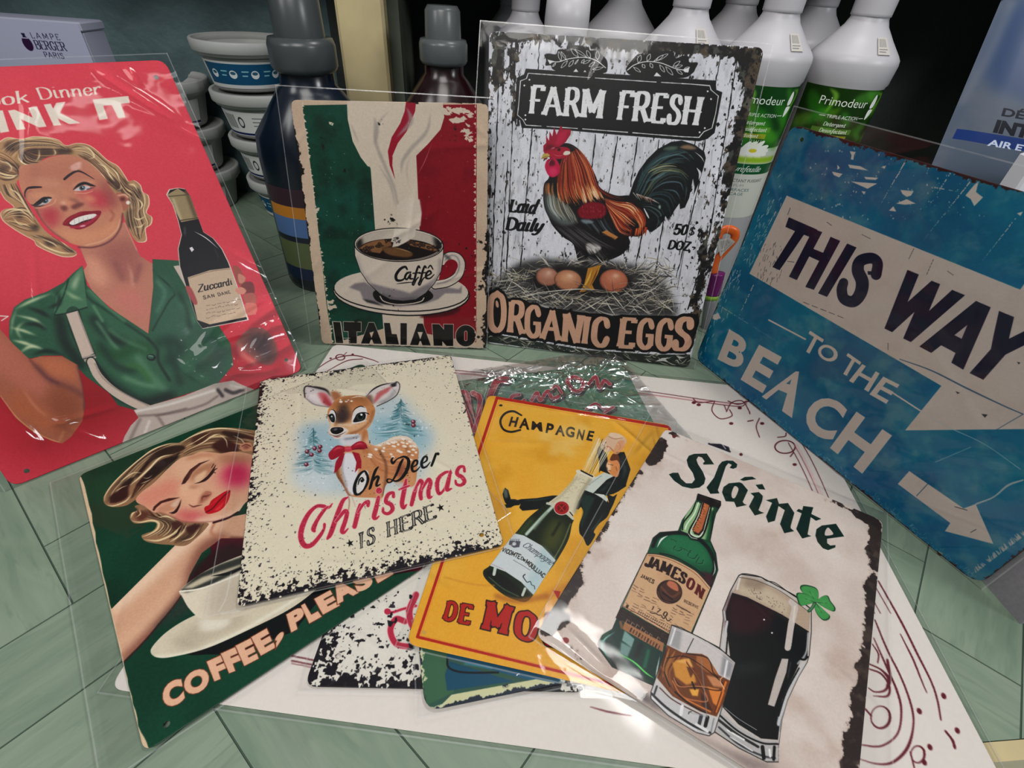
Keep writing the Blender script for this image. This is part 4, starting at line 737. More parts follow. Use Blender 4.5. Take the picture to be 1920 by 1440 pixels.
    a.letters('VICOMTE', [(262, 970), (400, 1030), (385, 1062), (248, 1000)], k, thick=.17, thin=.15, gap=.1); a.letters('De', [(402, 1042), (438, 1062), (428, 1082), (394, 1064)], k, thick=.17, thin=.15); a.letters('MOULLIAC', [(446, 1062), (588, 1180), (570, 1208), (430, 1092)], k, thick=.17, thin=.15, gap=.08)
    S([(340, 1070), (400, 1105), (470, 1148)], (120, 124, 130), 5, alpha=.8)
    S([(430, 1180, 7), (415, 1195, 8), (425, 1215, 6), (445, 1240, 6), (470, 1235, 5), (480, 1260, 5), (500, 1270, 5), (505, 1295, 4)], (60, 66, 76)); S([(170, 1100), (260, 1140)], (190, 160, 180), 7, alpha=.7)
    # name
    a.view(740, 680, 2.25)
    a.stroke([(640, 985), (720, 950), (800, 940)], (206, 130, 40), 34, blur=10, alpha=.6); a.stroke([(430, 985), (520, 1005), (640, 985)], (180, 110, 40), 24, blur=6, alpha=.7); a.stroke([(210, 905), (330, 935), (420, 940)], (214, 150, 50), 8, blur=2, alpha=.6)
    for ch, q in (('D', [(226, 1008), (268, 1018), (250, 1092), (206, 1078)]), ('E', [(284, 1020), (328, 1028), (312, 1102), (270, 1094)]), ('M', [(398, 1008), (498, 1032), (470, 1146), (372, 1122)]), ('O', [(520, 1046), (606, 1070), (590, 1178), (504, 1152)]), ('U', [(640, 1068), (720, 1090), (700, 1200), (622, 1180)]), ('L', [(745, 1098), (800, 1110), (782, 1222), (728, 1208)])):
        a.letters(ch, q, red, thick=.25, thin=.13, serif=.05 if ch != 'O' else 0, out=(40, 16, 14), outw=.05)
        a.letters(ch, q, red, thick=.25, thin=.13, serif=.05 if ch != 'O' else 0)
    a.poly([(668, 960), (700, 965), (690, 1000)], red); a.ell((124, 1138), 10, 9, (210, 170, 90))
    a.grain(.03)
def art_slainte(a):
    rng = a.rng; a.splat(sstep(.45, .75, a.noise(170, 4)), (206, 188, 178), .7); a.splat(sstep(.55, .85, a.noise(90, 5)), (196, 170, 158), .5); a.splat(sstep(.5, .8, a.noise(220, 3)), (238, 230, 224), .6)
    g = (10, 44, 36); S = lambda P, c, w=1, **q: a.stroke(P, c, w, **q)
    a.view(1240, 830, 5.053)
    for P in ([(72, 300), (110, 285), (160, 285), (185, 340), (235, 385), (290, 385), (318, 350), (300, 290), (255, 225), (240, 165), (260, 125), (310, 106), (430, 103), (500, 205), (400, 208), (395, 195), (412, 178), (385, 140), (350, 130), (332, 160), (345, 200), (395, 280), (418, 340), (405, 390), (360, 425), (290, 435), (200, 415), (120, 360)],
              [(428, 425), (500, 330), (545, 215), (575, 180), (620, 168), (680, 172), (720, 205), (712, 235), (680, 248), (648, 238), (655, 228), (668, 210), (635, 195), (610, 225), (585, 300), (535, 450), (550, 480), (465, 485)],
              [(745, 352), (790, 325), (860, 322), (900, 345), (840, 352), (780, 362)],
              [(575, 470), (590, 420), (640, 385), (740, 375), (765, 385), (820, 450), (770, 560), (785, 580), (810, 590), (712, 612), (690, 560), (610, 555)],
              [(893, 400), (958, 392), (985, 445), (925, 440)],
              [(845, 478), (925, 468), (962, 505), (955, 550), (920, 640), (945, 655), (975, 665), (885, 690), (830, 605), (880, 510)],
              [(990, 545), (1095, 525), (1115, 580), (1200, 572), (1260, 665), (1225, 790), (1225, 810), (1258, 838), (1165, 858), (1125, 770), (1170, 640), (1110, 600), (1075, 740), (1012, 757), (992, 700), (1050, 570)],
              [(1345, 600), (1440, 612), (1420, 675), (1515, 722), (1465, 740), (1415, 705), (1385, 870), (1420, 885), (1335, 908), (1278, 818), (1330, 670), (1280, 648), (1300, 628), (1335, 640)],
              [(1460, 880), (1470, 820), (1520, 785), (1655, 768), (1732, 888), (1570, 910), (1570, 950), (1600, 975), (1650, 970), (1648, 992), (1580, 1018), (1530, 1000), (1480, 940)]):
        a.poly(P, g, smooth=False)
    bgc = (220, 206, 198)
    a.poly([(690, 415), (720, 420), (730, 450), (700, 520), (672, 522), (665, 480)], bgc, smooth=True); a.poly([(1575, 805), (1600, 820), (1628, 868), (1555, 880), (1552, 840)], bgc, smooth=True)
    # whiskey bottle
    a.view(1100, 900, 3.79); k = (12, 14, 14)
    body = [(790, 95), (955, 150), (955, 180), (920, 240), (905, 300), (880, 430), (920, 520), (935, 640), (900, 740), (750, 1090), (640, 1330), (560, 1500), (420, 1440), (180, 1330), (85, 1200), (80, 1150), (110, 1100), (180, 1060), (240, 920), (430, 520), (470, 410), (520, 370), (650, 360), (680, 280), (740, 200), (780, 140)]
    a.poly(body, k); inn = [(c[0]+(500-c[0])*.012, c[1]+(750-c[1])*.01) for c in body]
    a.poly(inn, (14, 70, 46)); a.clip(inn)
    a.poly([(480, 400), (640, 365), (880, 440), (930, 640), (880, 750), (640, 620), (440, 530)], (12, 92, 60)); a.blob([(520, 440), (640, 385), (820, 460), (870, 600), (700, 570), (560, 500)], (36, 122, 80), 14, .9)
    S([(470, 470), (510, 400), (640, 375), (760, 400), (860, 480), (910, 600), (890, 700)], (8, 20, 18), 26, blur=3); S([(500, 480), (530, 425), (575, 395)], (236, 240, 236), 12, taper=True); S([(905, 570), (912, 640), (890, 690)], (200, 214, 206), 7, taper=True); S([(440, 500), (470, 440)], (170, 200, 210), 10, taper=True)
    a.blob([(820, 650), (900, 680), (880, 760), (810, 700)], (84, 20, 40), 8, .8); S([(520, 520), (620, 545), (740, 610), (840, 680)], (20, 30, 26), 10, blur=3)
    for P in ([(630, 470), (620, 490), (650, 505), (680, 490), (665, 480)], [(600, 420), (640, 440)], [(740, 500), (720, 540), (760, 560), (790, 530)], [(800, 550), (780, 590), (820, 595), (830, 570)], [(690, 490), (740, 520)]): S(P, (14, 52, 36), 6); S([(p[0]+3, p[1]+4) for p in P], (70, 150, 108), 2.5)
    # neck
    a.poly([(760, 150), (910, 200), (870, 430), (790, 410), (670, 360), (700, 260)], (150, 190, 140)); S([(775, 160), (745, 230), (690, 300), (680, 355)], k, 9); S([(795, 160), (765, 240), (715, 310), (700, 350)], (226, 240, 220), 9); S([(895, 230), (880, 330), (860, 430)], (14, 72, 40), 30, blur=4); S([(880, 300), (850, 420)], (110, 190, 110), 16, blur=4, taper=True); S([(905, 200), (895, 300), (880, 420)], k, 6)
    S([(830, 150), (790, 260), (735, 360), (750, 400), (800, 410), (840, 350), (880, 190)], k, 22); S([(830, 155), (792, 262), (742, 362), (755, 392), (800, 402), (832, 350), (872, 195)], (214, 228, 206), 11); a.poly([(825, 155), (880, 170), (830, 360), (800, 395), (765, 385), (750, 350), (800, 250)], (40, 20, 16)); a.poly([(835, 162), (872, 180), (820, 350), (795, 380), (765, 368), (760, 345), (808, 255)], (190, 112, 70))
    for i in range(24): c = (835-i*3.0+rng.normal()*8, 180+i*8); S([c, (c[0]+8, c[1]+7)], (140, 72, 42) if i % 2 else (224, 150, 104), 5)
    S([(720, 390), (740, 420), (790, 430)], k, 7); S([(722, 382), (745, 408), (785, 418)], (220, 230, 214), 4)
    a.poly([(792, 92), (870, 105), (955, 150), (945, 205), (860, 170), (778, 138)], (30, 20, 24)); S([(800, 105), (870, 120), (940, 160)], (70, 52, 56), 6, blur=2)
    # base of bottle
    a.poly([(180, 1060), (240, 930), (580, 1160), (560, 1500), (80, 1200)], (12, 56, 48)); S([(200, 1080), (130, 1130), (110, 1190), (180, 1300)], (150, 200, 190), 12, blur=3, taper=True); a.poly([(270, 1070), (340, 1130), (320, 1190), (250, 1140)], (130, 166, 160), blur=3); a.poly([(245, 1150), (320, 1190), (290, 1260), (235, 1230)], (150, 180, 176), blur=4, alpha=.8); S([(200, 1220), (330, 1290), (420, 1370), (480, 1410)], (110, 220, 110), 12, taper=True); S([(520, 1250), (500, 1350), (490, 1420)], (190, 200, 196), 10, taper=True); S([(170, 1250), (260, 1380), (400, 1430)], (6, 16, 16), 40, blur=10); S([(385, 1170), (350, 1250)], (6, 30, 26), 36, blur=8); S([(440, 1210), (410, 1330)], (30, 120, 90), 20, blur=8)
    # label
    lab = [(428, 520), (520, 530), (640, 570), (780, 650), (882, 762), (735, 1100), (600, 1100), (420, 1000), (255, 900)]
    a.poly(lab, (214, 176, 138)); a.clip(lab); a.splat(sstep(.5, .8, a.noise(60, 3)), (190, 148, 110), .5); a.clip()
    S([(428, 522), (520, 530), (640, 570), (780, 650), (882, 762)], k, 5, alpha=.9); S([(438, 536), (520, 545), (630, 582), (770, 664), (868, 772)], (130, 60, 40), 3); S([(262, 898), (430, 985), (600, 1090)], (120, 50, 36), 4)
    a.poly([(240, 905), (600, 1105), (570, 1170), (205, 980)], (44, 26, 24)); a.poly([(262, 1030), (272, 1008), (550, 1160), (540, 1222), (255, 1060)], (170, 118, 78)); S([(250, 1000), (410, 1100), (560, 1180)], (190, 150, 110), 3, alpha=.7); S([(240, 1010), (250, 1050)], (130, 90, 60), 20)
    for q in ((290, 990), (325, 1010), (360, 1025), (395, 1045), (420, 1072), (452, 1090), (508, 1115)): S([(q[0], q[1]), (q[0]-12, q[1]+22)], (170, 140, 110), 6); S([(q[0]+6, q[1]+6), (q[0]+14, q[1]+18)], (170, 140, 110), 4)
    for i in range(11): q = (315+i*20, 1062+i*12.5); S([(q[0]+4, q[1]-8), (q[0]-6, q[1]+14)], (50, 26, 20), 6 if i % 3 else 10)
    arc = [(430, 550), (500, 568), (560, 590), (635, 622), (700, 672), (760, 735), (815, 800)]
    q_ = [('J', (462, 552), (434, 614), 40), ('A', (508, 566), (482, 634), 56), ('M', (578, 590), (550, 664), 70), ('E', (648, 628), (618, 698), 48), ('S', (698, 662), (670, 726), 46), ('O', (754, 706), (726, 770), 56), ('N', (818, 760), (792, 826), 62)]
    for i, (ch, t, b, w) in enumerate(q_):
        p0 = np.array(q_[max(0, i-1)][2], float); p1 = np.array(q_[min(6, i+1)][2], float); d = (p1-p0)/np.hypot(*(p1-p0))*w/2; t = np.array(t, float); b = np.array(b, float)
        a.letters(ch, [tuple(t-d), tuple(t+d), tuple(b+d), tuple(b-d)], (40, 14, 14) if i < 5 else (96, 24, 22), thick=.29, thin=.13, serif=.04 if ch not in 'SO' else 0)
    a.ell((588, 795), 92, 84, (44, 22, 18), 18); a.ell((596, 790), 80, 72, (78, 44, 34), 18); a.blob([(590, 715), (640, 740), (650, 790), (600, 770), (570, 740)], (196, 120, 88), 3); S([(530, 760), (600, 830), (660, 800)], (110, 66, 46), 16, blur=3); S([(540, 800), (610, 850)], (30, 14, 12), 12, blur=3); S([(505, 790), (530, 850), (600, 875)], (120, 80, 60), 4)
    a.letters('JAMES', [(392, 668), (484, 712), (474, 738), (384, 690)], (60, 40, 34), thick=.2, thin=.14, gap=.2)
    ink = (84, 60, 48)
    for y in range(13):
        for seg in range(9):
            p = np.array([335.+seg*48, 745+y*18+seg*24]); 
            if p[0]+y*-7 > 790-(y*12) or rng.random() < .25 or (490 < p[0] < 700 and 690 < p[1] < 890): continue
            q = p+np.array([rng.uniform(20, 44), rng.uniform(10, 22)]); p -= (y*8, 0); q -= (y*8, 0); S([p, (p+q)/2+[0, rng.normal()*2], q], ink, rng.uniform(2.5, 5), alpha=.75)
    a.poly([(440, 870), (600, 950), (580, 985), (430, 905)], (214, 176, 138)); a.letters('170', [(470, 895), (582, 945), (568, 975), (456, 920)], (40, 24, 22), thick=.14, thin=.12, gap=.5)
    S([(450, 940), (470, 948), (490, 946), (510, 960), (530, 962), (545, 985), (560, 975), (575, 1000), (600, 990)], (40, 24, 22), 5)
    for i in range(16): q = (375+i*14.5, 930+i*7.5); S([(q[0], q[1]), (q[0]-8, q[1]+12)], (50, 30, 26), 3.5)
    for i in range(14): q = (360+i*17, 940+i*9.2); S([(q[0], q[1]+8), (q[0]+8, q[1]+12)], (50, 30, 26), 5)
    a.letters('RESERVE', [(694, 848), (795, 898), (790, 915), (690, 868)], (90, 66, 54), thick=.2, thin=.12, gap=.2); S([(640, 890), (735, 942)], (70, 46, 38), 8, alpha=.8)
    a.poly([(285, 885), (300, 893), (292, 912), (276, 904)], (50, 34, 30)); a.clip(); S([(240, 905), (430, 520)], k, 5); S([(750, 1090), (890, 750)], k, 6)
    # pint
    a.view(1200, 1060, 3.79)
    a.blob([(0, 880), (200, 1050), (500, 1250), (940, 1420), (1000, 1440), (700, 1440), (300, 1150), (0, 960)], (120, 108, 108), 18, .6); a.blob([(-80, 860), (60, 920), (160, 1000), (40, 980)], (60, 54, 56), 18, .5)
    pint = [(720, 60), (860, 80), (1100, 210), (1220, 310), (1220, 470), (1205, 640), (1190, 690), (1130, 790), (1050, 960), (1010, 1100), (985, 1300), (985, 1400), (900, 1400), (700, 1300), (520, 1180), (540, 1080), (580, 990), (560, 620), (575, 500), (590, 380), (585, 320), (640, 180), (700, 70)]
    a.poly(pint, k); pin = [(c[0]+(880-c[0])*.014, c[1]+(740-c[1])*.01) for c in pint]; a.poly(pin, (206, 198, 192)); a.clip(pin)
    a.poly([(655, 195), (760, 225), (1010, 350), (1200, 470), (1190, 640), (1140, 680), (1010, 960), (980, 1240), (860, 1230), (700, 1130), (590, 1010), (640, 640), (610, 400), (608, 330)], (8, 10, 12))
    a.blob([(650, 210), (820, 260), (960, 350), (840, 480), (640, 470), (615, 360)], (56, 16, 28), 22, .9); a.blob([(700, 700), (900, 700), (860, 760), (680, 780)], (34, 38, 38), 18, .8)
    a.poly([(705, 75), (830, 100), (1110, 250), (1210, 340), (1200, 470), (1010, 350), (760, 225), (665, 192)], (190, 170, 150)); a.poly([(740, 90), (900, 160), (1060, 260), (1040, 350), (800, 230), (690, 190)], (206, 190, 168), blur=10); a.poly([(745, 80), (900, 120), (860, 180), (730, 150)], (150, 130, 112), blur=12, alpha=.7)
    for _ in range(50): c = (rng.uniform(760, 1050), 0); c = (c[0], 130+(c[0]-760)*.55+rng.uniform(0, 70)); a.ell(c, rng.uniform(2, 5), rng.uniform(2, 4), (96, 80, 66), alpha=.8)
    S([(715, 70), (690, 170)], (226, 222, 216), 14, blur=3); S([(1078, 260), (1100, 300), (1075, 420), (1050, 585)], (210, 200, 194), 46); S([(1100, 290), (1090, 400)], (230, 220, 206), 12, blur=3); a.poly([(1008, 662), (1055, 665), (1040, 760), (955, 1005), (908, 990), (960, 800)], (200, 190, 184)); S([(1195, 480), (1180, 620), (1120, 700)], (190, 190, 192), 12, blur=2); S([(1080, 640), (1160, 670), (1190, 650)], k, 14); S([(1070, 690), (1050, 800)], (60, 62, 64), 10, blur=3)
    S([(620, 400), (600, 520), (585, 640)], (206, 206, 208), 16); S([(640, 400), (622, 520), (612, 640)], k, 10); S([(600, 330), (608, 390)], (200, 200, 200), 10)
    S([(1160, 700), (1060, 880), (1000, 1060), (985, 1130)], (206, 206, 208), 26, blur=2); S([(1130, 730), (1040, 900), (985, 1070)], k, 10); S([(1100, 860), (1010, 1080), (995, 1180)], (150, 152, 156), 8)
    a.poly([(570, 1040), (700, 1150), (860, 1240), (985, 1250), (985, 1400), (880, 1390), (700, 1290), (530, 1170)], (190, 188, 188)); 
    for P, c, w in (([(560, 1060), (700, 1180), (860, 1260), (980, 1270)], k, 12), ([(560, 1100), (690, 1200), (840, 1290)], (40, 40, 42), 18), ([(620, 1170), (740, 1240)], (238, 238, 238), 12), ([(560, 1150), (700, 1270), (860, 1350), (960, 1370)], (70, 70, 74), 14), ([(590, 1130), (650, 1180)], (40, 40, 42), 8), ([(870, 1290), (880, 1370)], k, 26), ([(920, 1310), (925, 1360)], (240, 240, 240), 14), ([(955, 1290), (950, 1380)], k, 20), ([(600, 1010), (700, 1090), (830, 1170)], (200, 200, 204), 4), ([(640, 1220), (800, 1320)], (226, 226, 226), 8)): S(P, c, w)
    a.clip(); S([(725, 60), (770, 62), (850, 80), (900, 110), (960, 125), (1060, 195), (1120, 235), (1200, 300)], k, 5); S([(705, 85), (830, 110), (1000, 185), (1200, 330)], (90, 80, 72), 4); 
    for c in ((882, 386), (938, 480)): a.ell(c, 7, 6, (240, 240, 240))
    # tumbler
    gl = [(225, 420), (290, 440), (560, 580), (682, 690), (620, 900), (530, 1190), (490, 1215), (400, 1190), (200, 1070), (75, 950), (75, 900), (110, 800), (170, 620)]
    a.poly(gl, k); gi = [(c[0]+(380-c[0])*.018, c[1]+(800-c[1])*.014) for c in gl]; a.poly(gi, (212, 206, 204)); a.clip(gi)
    a.poly([(230, 440), (300, 460), (280, 600), (190, 560)], (170, 168, 170), blur=6); a.poly([(590, 630), (670, 690), (640, 800), (570, 780)], (160, 158, 162), blur=5); S([(250, 450), (215, 560)], (240, 240, 240), 12, blur=2); S([(620, 680), (600, 790)], (238, 238, 240), 14, blur=3); S([(380, 520), (320, 640)], k, 5)
    liq = [(190, 565), (300, 620), (440, 630), (480, 650), (560, 780), (640, 820), (600, 960), (545, 1075), (430, 1040), (230, 930), (120, 800), (150, 680)]
    a.poly(liq, (120, 66, 30)); a.clip(liq); L = lambda *x, **y: locks(a, *x, **y)
    L([(180, 580), (160, 700), (130, 800)], [(330, 640), (220, 780), (280, 940)], 14, [(70, 30, 16), (176, 104, 44), (40, 18, 12), (206, 140, 66)], 14, jit=1)
    a.poly([(230, 690), (320, 660), (370, 720), (400, 830), (330, 850), (250, 790)], (214, 150, 62), blur=4); a.poly([(240, 680), (350, 660), (380, 730), (330, 700)], (232, 178, 98), blur=4); a.poly([(400, 640), (480, 650), (560, 780), (480, 760), (400, 700)], (176, 110, 60), blur=4); a.poly([(330, 720), (400, 730), (360, 800)], (110, 60, 30), blur=3)
    a.poly([(470, 780), (560, 800), (600, 870), (520, 860)], (206, 144, 100), blur=4); a.poly([(480, 860), (600, 900), (560, 1010), (520, 980)], (226, 140, 60), blur=4); a.poly([(350, 880), (420, 880), (410, 930), (370, 925)], (236, 176, 76), blur=2); a.poly([(430, 900), (470, 940), (520, 1040), (440, 1000)], (80, 40, 20), blur=4)
    for P, c, w in (([(190, 660), (330, 650), (500, 760), (600, 860), (560, 890), (430, 870), (300, 860), (240, 800)], (50, 24, 16), 6), ([(330, 680), (400, 790), (450, 880), (480, 960), (420, 965), (300, 930), (230, 820)], (196, 120, 70), 9), ([(330, 690), (405, 800), (455, 900)], (50, 24, 16), 5), ([(170, 760), (210, 860)], (40, 20, 14), 12), ([(240, 800), (280, 860), (420, 860), (560, 880)], (206, 140, 90), 6), ([(300, 940), (400, 990), (500, 1040)], (216, 130, 60), 10), ([(250, 900), (360, 990), (470, 1050)], (40, 18, 12), 12), ([(560, 800), (520, 760), (480, 660), (330, 625)], (40, 20, 14), 6), ([(610, 830), (540, 1040)], (230, 130, 50), 14), ([(580, 900), (530, 1050)], (90, 40, 20), 8), ([(150, 720), (200, 860), (260, 930)], (140, 80, 40), 10), ([(370, 830), (390, 880)], (30, 16, 12), 12), ([(590, 790), (570, 820), (600, 880)], (240, 200, 160), 5)): S(P, c, w)
    a.clip(gi)
    a.poly([(105, 830), (230, 940), (430, 1050), (545, 1085), (520, 1200), (400, 1190), (200, 1070), (75, 940)], (206, 204, 206)); 
    for P, c, w in (([(80, 910), (200, 1020), (380, 1140), (500, 1190)], (40, 42, 46), 16), ([(120, 860), (100, 920)], (60, 62, 66), 14), ([(140, 870), (240, 960), (430, 1060)], (90, 60, 50), 8), ([(435, 1070), (420, 1130)], (60, 62, 66), 26), ([(480, 1080), (465, 1140)], k, 26), ([(400, 1130), (480, 1180)], (232, 232, 232), 20), ([(90, 945), (220, 1060), (400, 1170)], (226, 226, 228), 8), ([(525, 1090), (505, 1180)], (150, 152, 156), 10), ([(345, 1055), (352, 1042), (366, 1040)], (60, 60, 60), 6), ([(300, 1000), (290, 1060)], (236, 236, 238), 24)): S(P, c, w, blur=1)
    a.clip(); S([(225, 425), (380, 490), (560, 590), (680, 685)], k, 5); S([(235, 450), (400, 520), (660, 700)], (236, 236, 236), 3, alpha=.6)
    # clover
    gg = (74, 160, 88); dgn = (30, 80, 50)
    for P in ([(1255, 262), (1180, 215), (1145, 175), (1150, 148), (1190, 145), (1250, 165), (1268, 205)], [(1245, 262), (1150, 285), (1125, 250), (1118, 205), (1150, 198), (1200, 215), (1240, 245)], [(1258, 262), (1290, 225), (1330, 218), (1350, 255), (1382, 300), (1370, 325), (1310, 300)], [(1250, 268), (1310, 320), (1345, 355), (1335, 380), (1300, 385), (1262, 350), (1242, 305)]):
        a.poly([(np.array(p)-[1250, 262])*1.05+[1250, 262] for p in P], dgn, smooth=True); a.poly([(np.array(p)-[1252, 264])*.97+[1252, 264] for p in P], gg, smooth=True); c = np.mean(P, 0); S([(1250, 264), tuple(c)], dgn, 3.5); a.ell(tuple(c*.7+np.array([1250, 264])*.3), 16, 10, (110, 190, 116), blur=6, alpha=.6)
    S([(1240, 270), (1225, 300), (1200, 325)], dgn, 22); S([(1240, 272), (1222, 302), (1202, 322)], (90, 140, 100), 12)
    # rust
    a.view(0, 0, 1); M = np.zeros((a.h, a.w), np.float32)
    for P, w in (([(1012, 1190), (1040, 1130), (1075, 1080)], 36), ([(1010, 1160), (1060, 1160)], 24), ([(1075, 1080), (1120, 1010), (1160, 930), (1200, 880)], 9), ([(1222, 860), (1240, 830)], 22), ([(1250, 808), (1330, 838), (1470, 890)], 5), ([(1470, 888), (1520, 915), (1600, 955)], 12), ([(1600, 950), (1650, 975), (1640, 1040)], 26), ([(1648, 1000), (1632, 1130)], 16), ([(1640, 1120), (1628, 1230), (1612, 1330)], 22), ([(1612, 1330), (1590, 1450)], 26), ([(1075, 1240), (1130, 1290)], 18), ([(1060, 1200), (1090, 1250)], 10), ([(1300, 1400), (1320, 1430)], 18), ([(1350, 1440), (1365, 1455)], 12), ([(1160, 1320), (1200, 1350)], 8)):
        cv = a.cover([capsule(np.array(P[i]), np.array(P[i+1]), w/2, w/2) for i in range(len(P)-1)], pad=70)
        if cv: y0, x0, m = cv; h, w2 = m.shape; M[y0:y0+h, x0:x0+w2] = np.maximum(M[y0:y0+h, x0:x0+w2], gauss(m, 13))
    nz = a.noise(30, 6, .62); pk = sstep(.55, .59, nz*.6+M*.78); a.splat(sstep(.47, .6, nz*.6+M*.78), (176, 150, 138), .5); a.splat(pk, (58, 48, 46)); a.splat(pk*sstep(.5, .7, a.noise(20, 3)), (92, 78, 70), .7)
    a.ell((1060, 1201), 7, 6, (150, 60, 62)); a.ell((1264, 818), 3.5, 3.5, (110, 50, 50)); a.grain(.03)
def art_deer(a):
    rng = a.rng; k = (24, 22, 28); S = lambda P, c, w=1, **q: a.stroke(P, c, w, **q); L = lambda *x, **y: locks(a, *x, **y)
    a.splat(sstep(.4, .8, a.noise(200, 3)), (236, 228, 206), .4)
    a.view(540, 690, 6)
    a.blob([(130, 640), (420, 590), (900, 330), (1240, 300), (1500, 560), (1640, 760), (1560, 1000), (1500, 1240), (1100, 1380), (500, 1430), (160, 1300), (60, 1080), (110, 860)], (184, 206, 220), 60, .75)
    a.blob([(150, 760), (300, 640), (620, 760), (640, 980), (300, 1000)], (150, 186, 200), 50, .6); a.blob([(980, 560), (1500, 640), (1560, 880), (1200, 940), (940, 820)], (146, 190, 204), 50, .7)
    teal = [(64, 118, 128), (96, 150, 158), (44, 96, 106), (130, 176, 184), (80, 136, 146), (206, 222, 226)]
    def tree(top, h, w, n, seed):
        for i in range(n):
            t = (i+rng.random())/n; y = top[1]+h*t; ww = w*(.12+.9*t)*(1 if rng.random() < .5 else -1)*rng.uniform(.3, 1); x = top[0]+rng.normal()*4
            S([(x, y-18), (x+ww*.5, y+rng.normal()*8+6), (x+ww, y+rng.uniform(6, 30))], teal[int(rng.integers(5)) if rng.random() < .8 else 5], rng.uniform(5, 13), taper=True, alpha=.7, blur=1.5)
        S([(top[0], top[1]-20), top, (top[0]+5, top[1]+h*.5)], (44, 88, 92), 7, taper=True)
    tree((1270, 370), 400, 330, 170, 1); tree((285, 700), 480, 300, 190, 2)
    a.blob([(60, 1180), (250, 1150), (480, 1200), (420, 1400), (100, 1340)], (214, 224, 228), 40, .7)
    for _ in range(70): c = (rng.uniform(80, 560), rng.uniform(760, 1300)) if rng.random() < .6 else (rng.uniform(960, 1620), rng.uniform(420, 900)); a.ell(c, rng.uniform(4, 12), rng.uniform(4, 10), (236, 242, 244), blur=2, alpha=.85)
    for c in ((362, 885), (300, 905), (355, 930), (215, 940), (265, 975), (205, 1085), (1410, 605), (1412, 645)): a.ell(c, 26, 24, (110, 40, 60)); a.ell((c[0]-5, c[1]-6), 14, 12, (176, 120, 140), blur=3); a.ell((c[0]-8, c[1]-9), 6, 5, (240, 226, 232))
    S([(1325, 630), (1365, 640)], (30, 50, 50), 10)
    tan = (206, 146, 100); dk = (108, 68, 46)
    # body
    a.poly([(800, 700), (890, 700), (910, 820), (960, 870), (1080, 830), (1200, 770), (1340, 770), (1430, 840), (1470, 920), (1460, 1060), (1430, 1300), (1340, 1340), (1240, 1330), (1180, 1280), (1100, 1320), (1060, 1460), (960, 1460), (700, 1440), (620, 1330), (540, 1200), (530, 1080), (600, 950), (640, 860)], tan, smooth=True)
    bd = [(800, 700), (890, 700), (910, 820), (960, 870), (1080, 830), (1200, 770), (1340, 770), (1430, 840), (1470, 920), (1460, 1060), (1430, 1300), (1340, 1340), (1240, 1330), (1180, 1280), (1100, 1320), (1060, 1460), (960, 1460), (700, 1440), (620, 1330), (540, 1200), (530, 1080), (600, 950), (640, 860)]
    a.clip(bd, smooth=True)
    S([(900, 830), (1000, 860), (1200, 790), (1360, 790), (1450, 880)], (236, 226, 214), 60, blur=18); L([(880, 760), (1000, 900), (1200, 880), (1400, 900)], [(860, 900), (980, 1100), (1150, 1200), (1400, 1200)], 60, [(216, 156, 112), (196, 130, 86), (226, 176, 134), (178, 112, 74)], 20, alpha=.5, jit=1, blur=3)
    S([(1030, 930), (1100, 1080), (1100, 1240), (1070, 1440)], (120, 76, 54), 26, blur=8, alpha=.8); S([(1330, 900), (1370, 980)], (130, 84, 60), 22, blur=8, alpha=.7); a.blob([(1220, 1100), (1310, 1080), (1310, 1200), (1240, 1230)], (150, 84, 64), 16, .8); S([(870, 720), (830, 830), (860, 950)], (170, 106, 68), 26, blur=8, alpha=.7); S([(560, 1080), (560, 1200), (660, 1360), (700, 1440)], (126, 82, 60), 30, blur=8); a.blob([(1180, 1280), (1340, 1310), (1260, 1370)], (200, 196, 196), 14)
    a.clip()
    a.blob([(600, 760), (800, 740), (810, 840), (700, 880), (600, 860)], (218, 218, 222), 8); S([(640, 800), (720, 790), (790, 770)], (150, 150, 160), 22, blur=8)
    a.blob([(640, 960), (740, 970), (790, 1080), (780, 1250), (740, 1420), (680, 1400), (620, 1250), (595, 1080)], (226, 226, 230), 8); S([(620, 1000), (610, 1150), (660, 1330)], (150, 144, 150), 20, blur=8, alpha=.7)
    for c in ((990, 915), (1080, 900), (1130, 850), (1190, 880), (1240, 930), (1070, 935), (1160, 970), (1290, 840), (1340, 850), (1380, 880), (1410, 920), (1360, 940), (1310, 880), (1240, 860), (1400, 980), (920, 1000), (1270, 945), (1440, 950), (1180, 840), (1370, 830), (1210, 830), (1300, 800), (1420, 880), (1030, 870), (925, 975), (1180, 1000), (1380, 1030)): a.ell(c, rng.uniform(14, 28), rng.uniform(9, 15), (246, 236, 224), 15, blur=3)
    # legs fade
    S([(1040, 1280), (1020, 1400), (1020, 1480)], (214, 164, 124), 60, blur=10, alpha=.8); S([(660, 1350), (690, 1500), (680, 1600)], (170, 120, 96), 14, blur=4, alpha=.7); S([(700, 1400), (760, 1560)], (200, 160, 140), 10, blur=4, alpha=.6); S([(1390, 1200), (1390, 1300)], (216, 160, 116), 70, blur=14, alpha=.8)
    # head
    head = [(470, 440), (560, 340), (700, 310), (860, 320), (960, 420), (980, 500), (940, 620), (880, 690), (760, 740), (640, 750), (560, 790), (500, 770), (455, 730), (470, 650), (450, 560), (445, 500)]
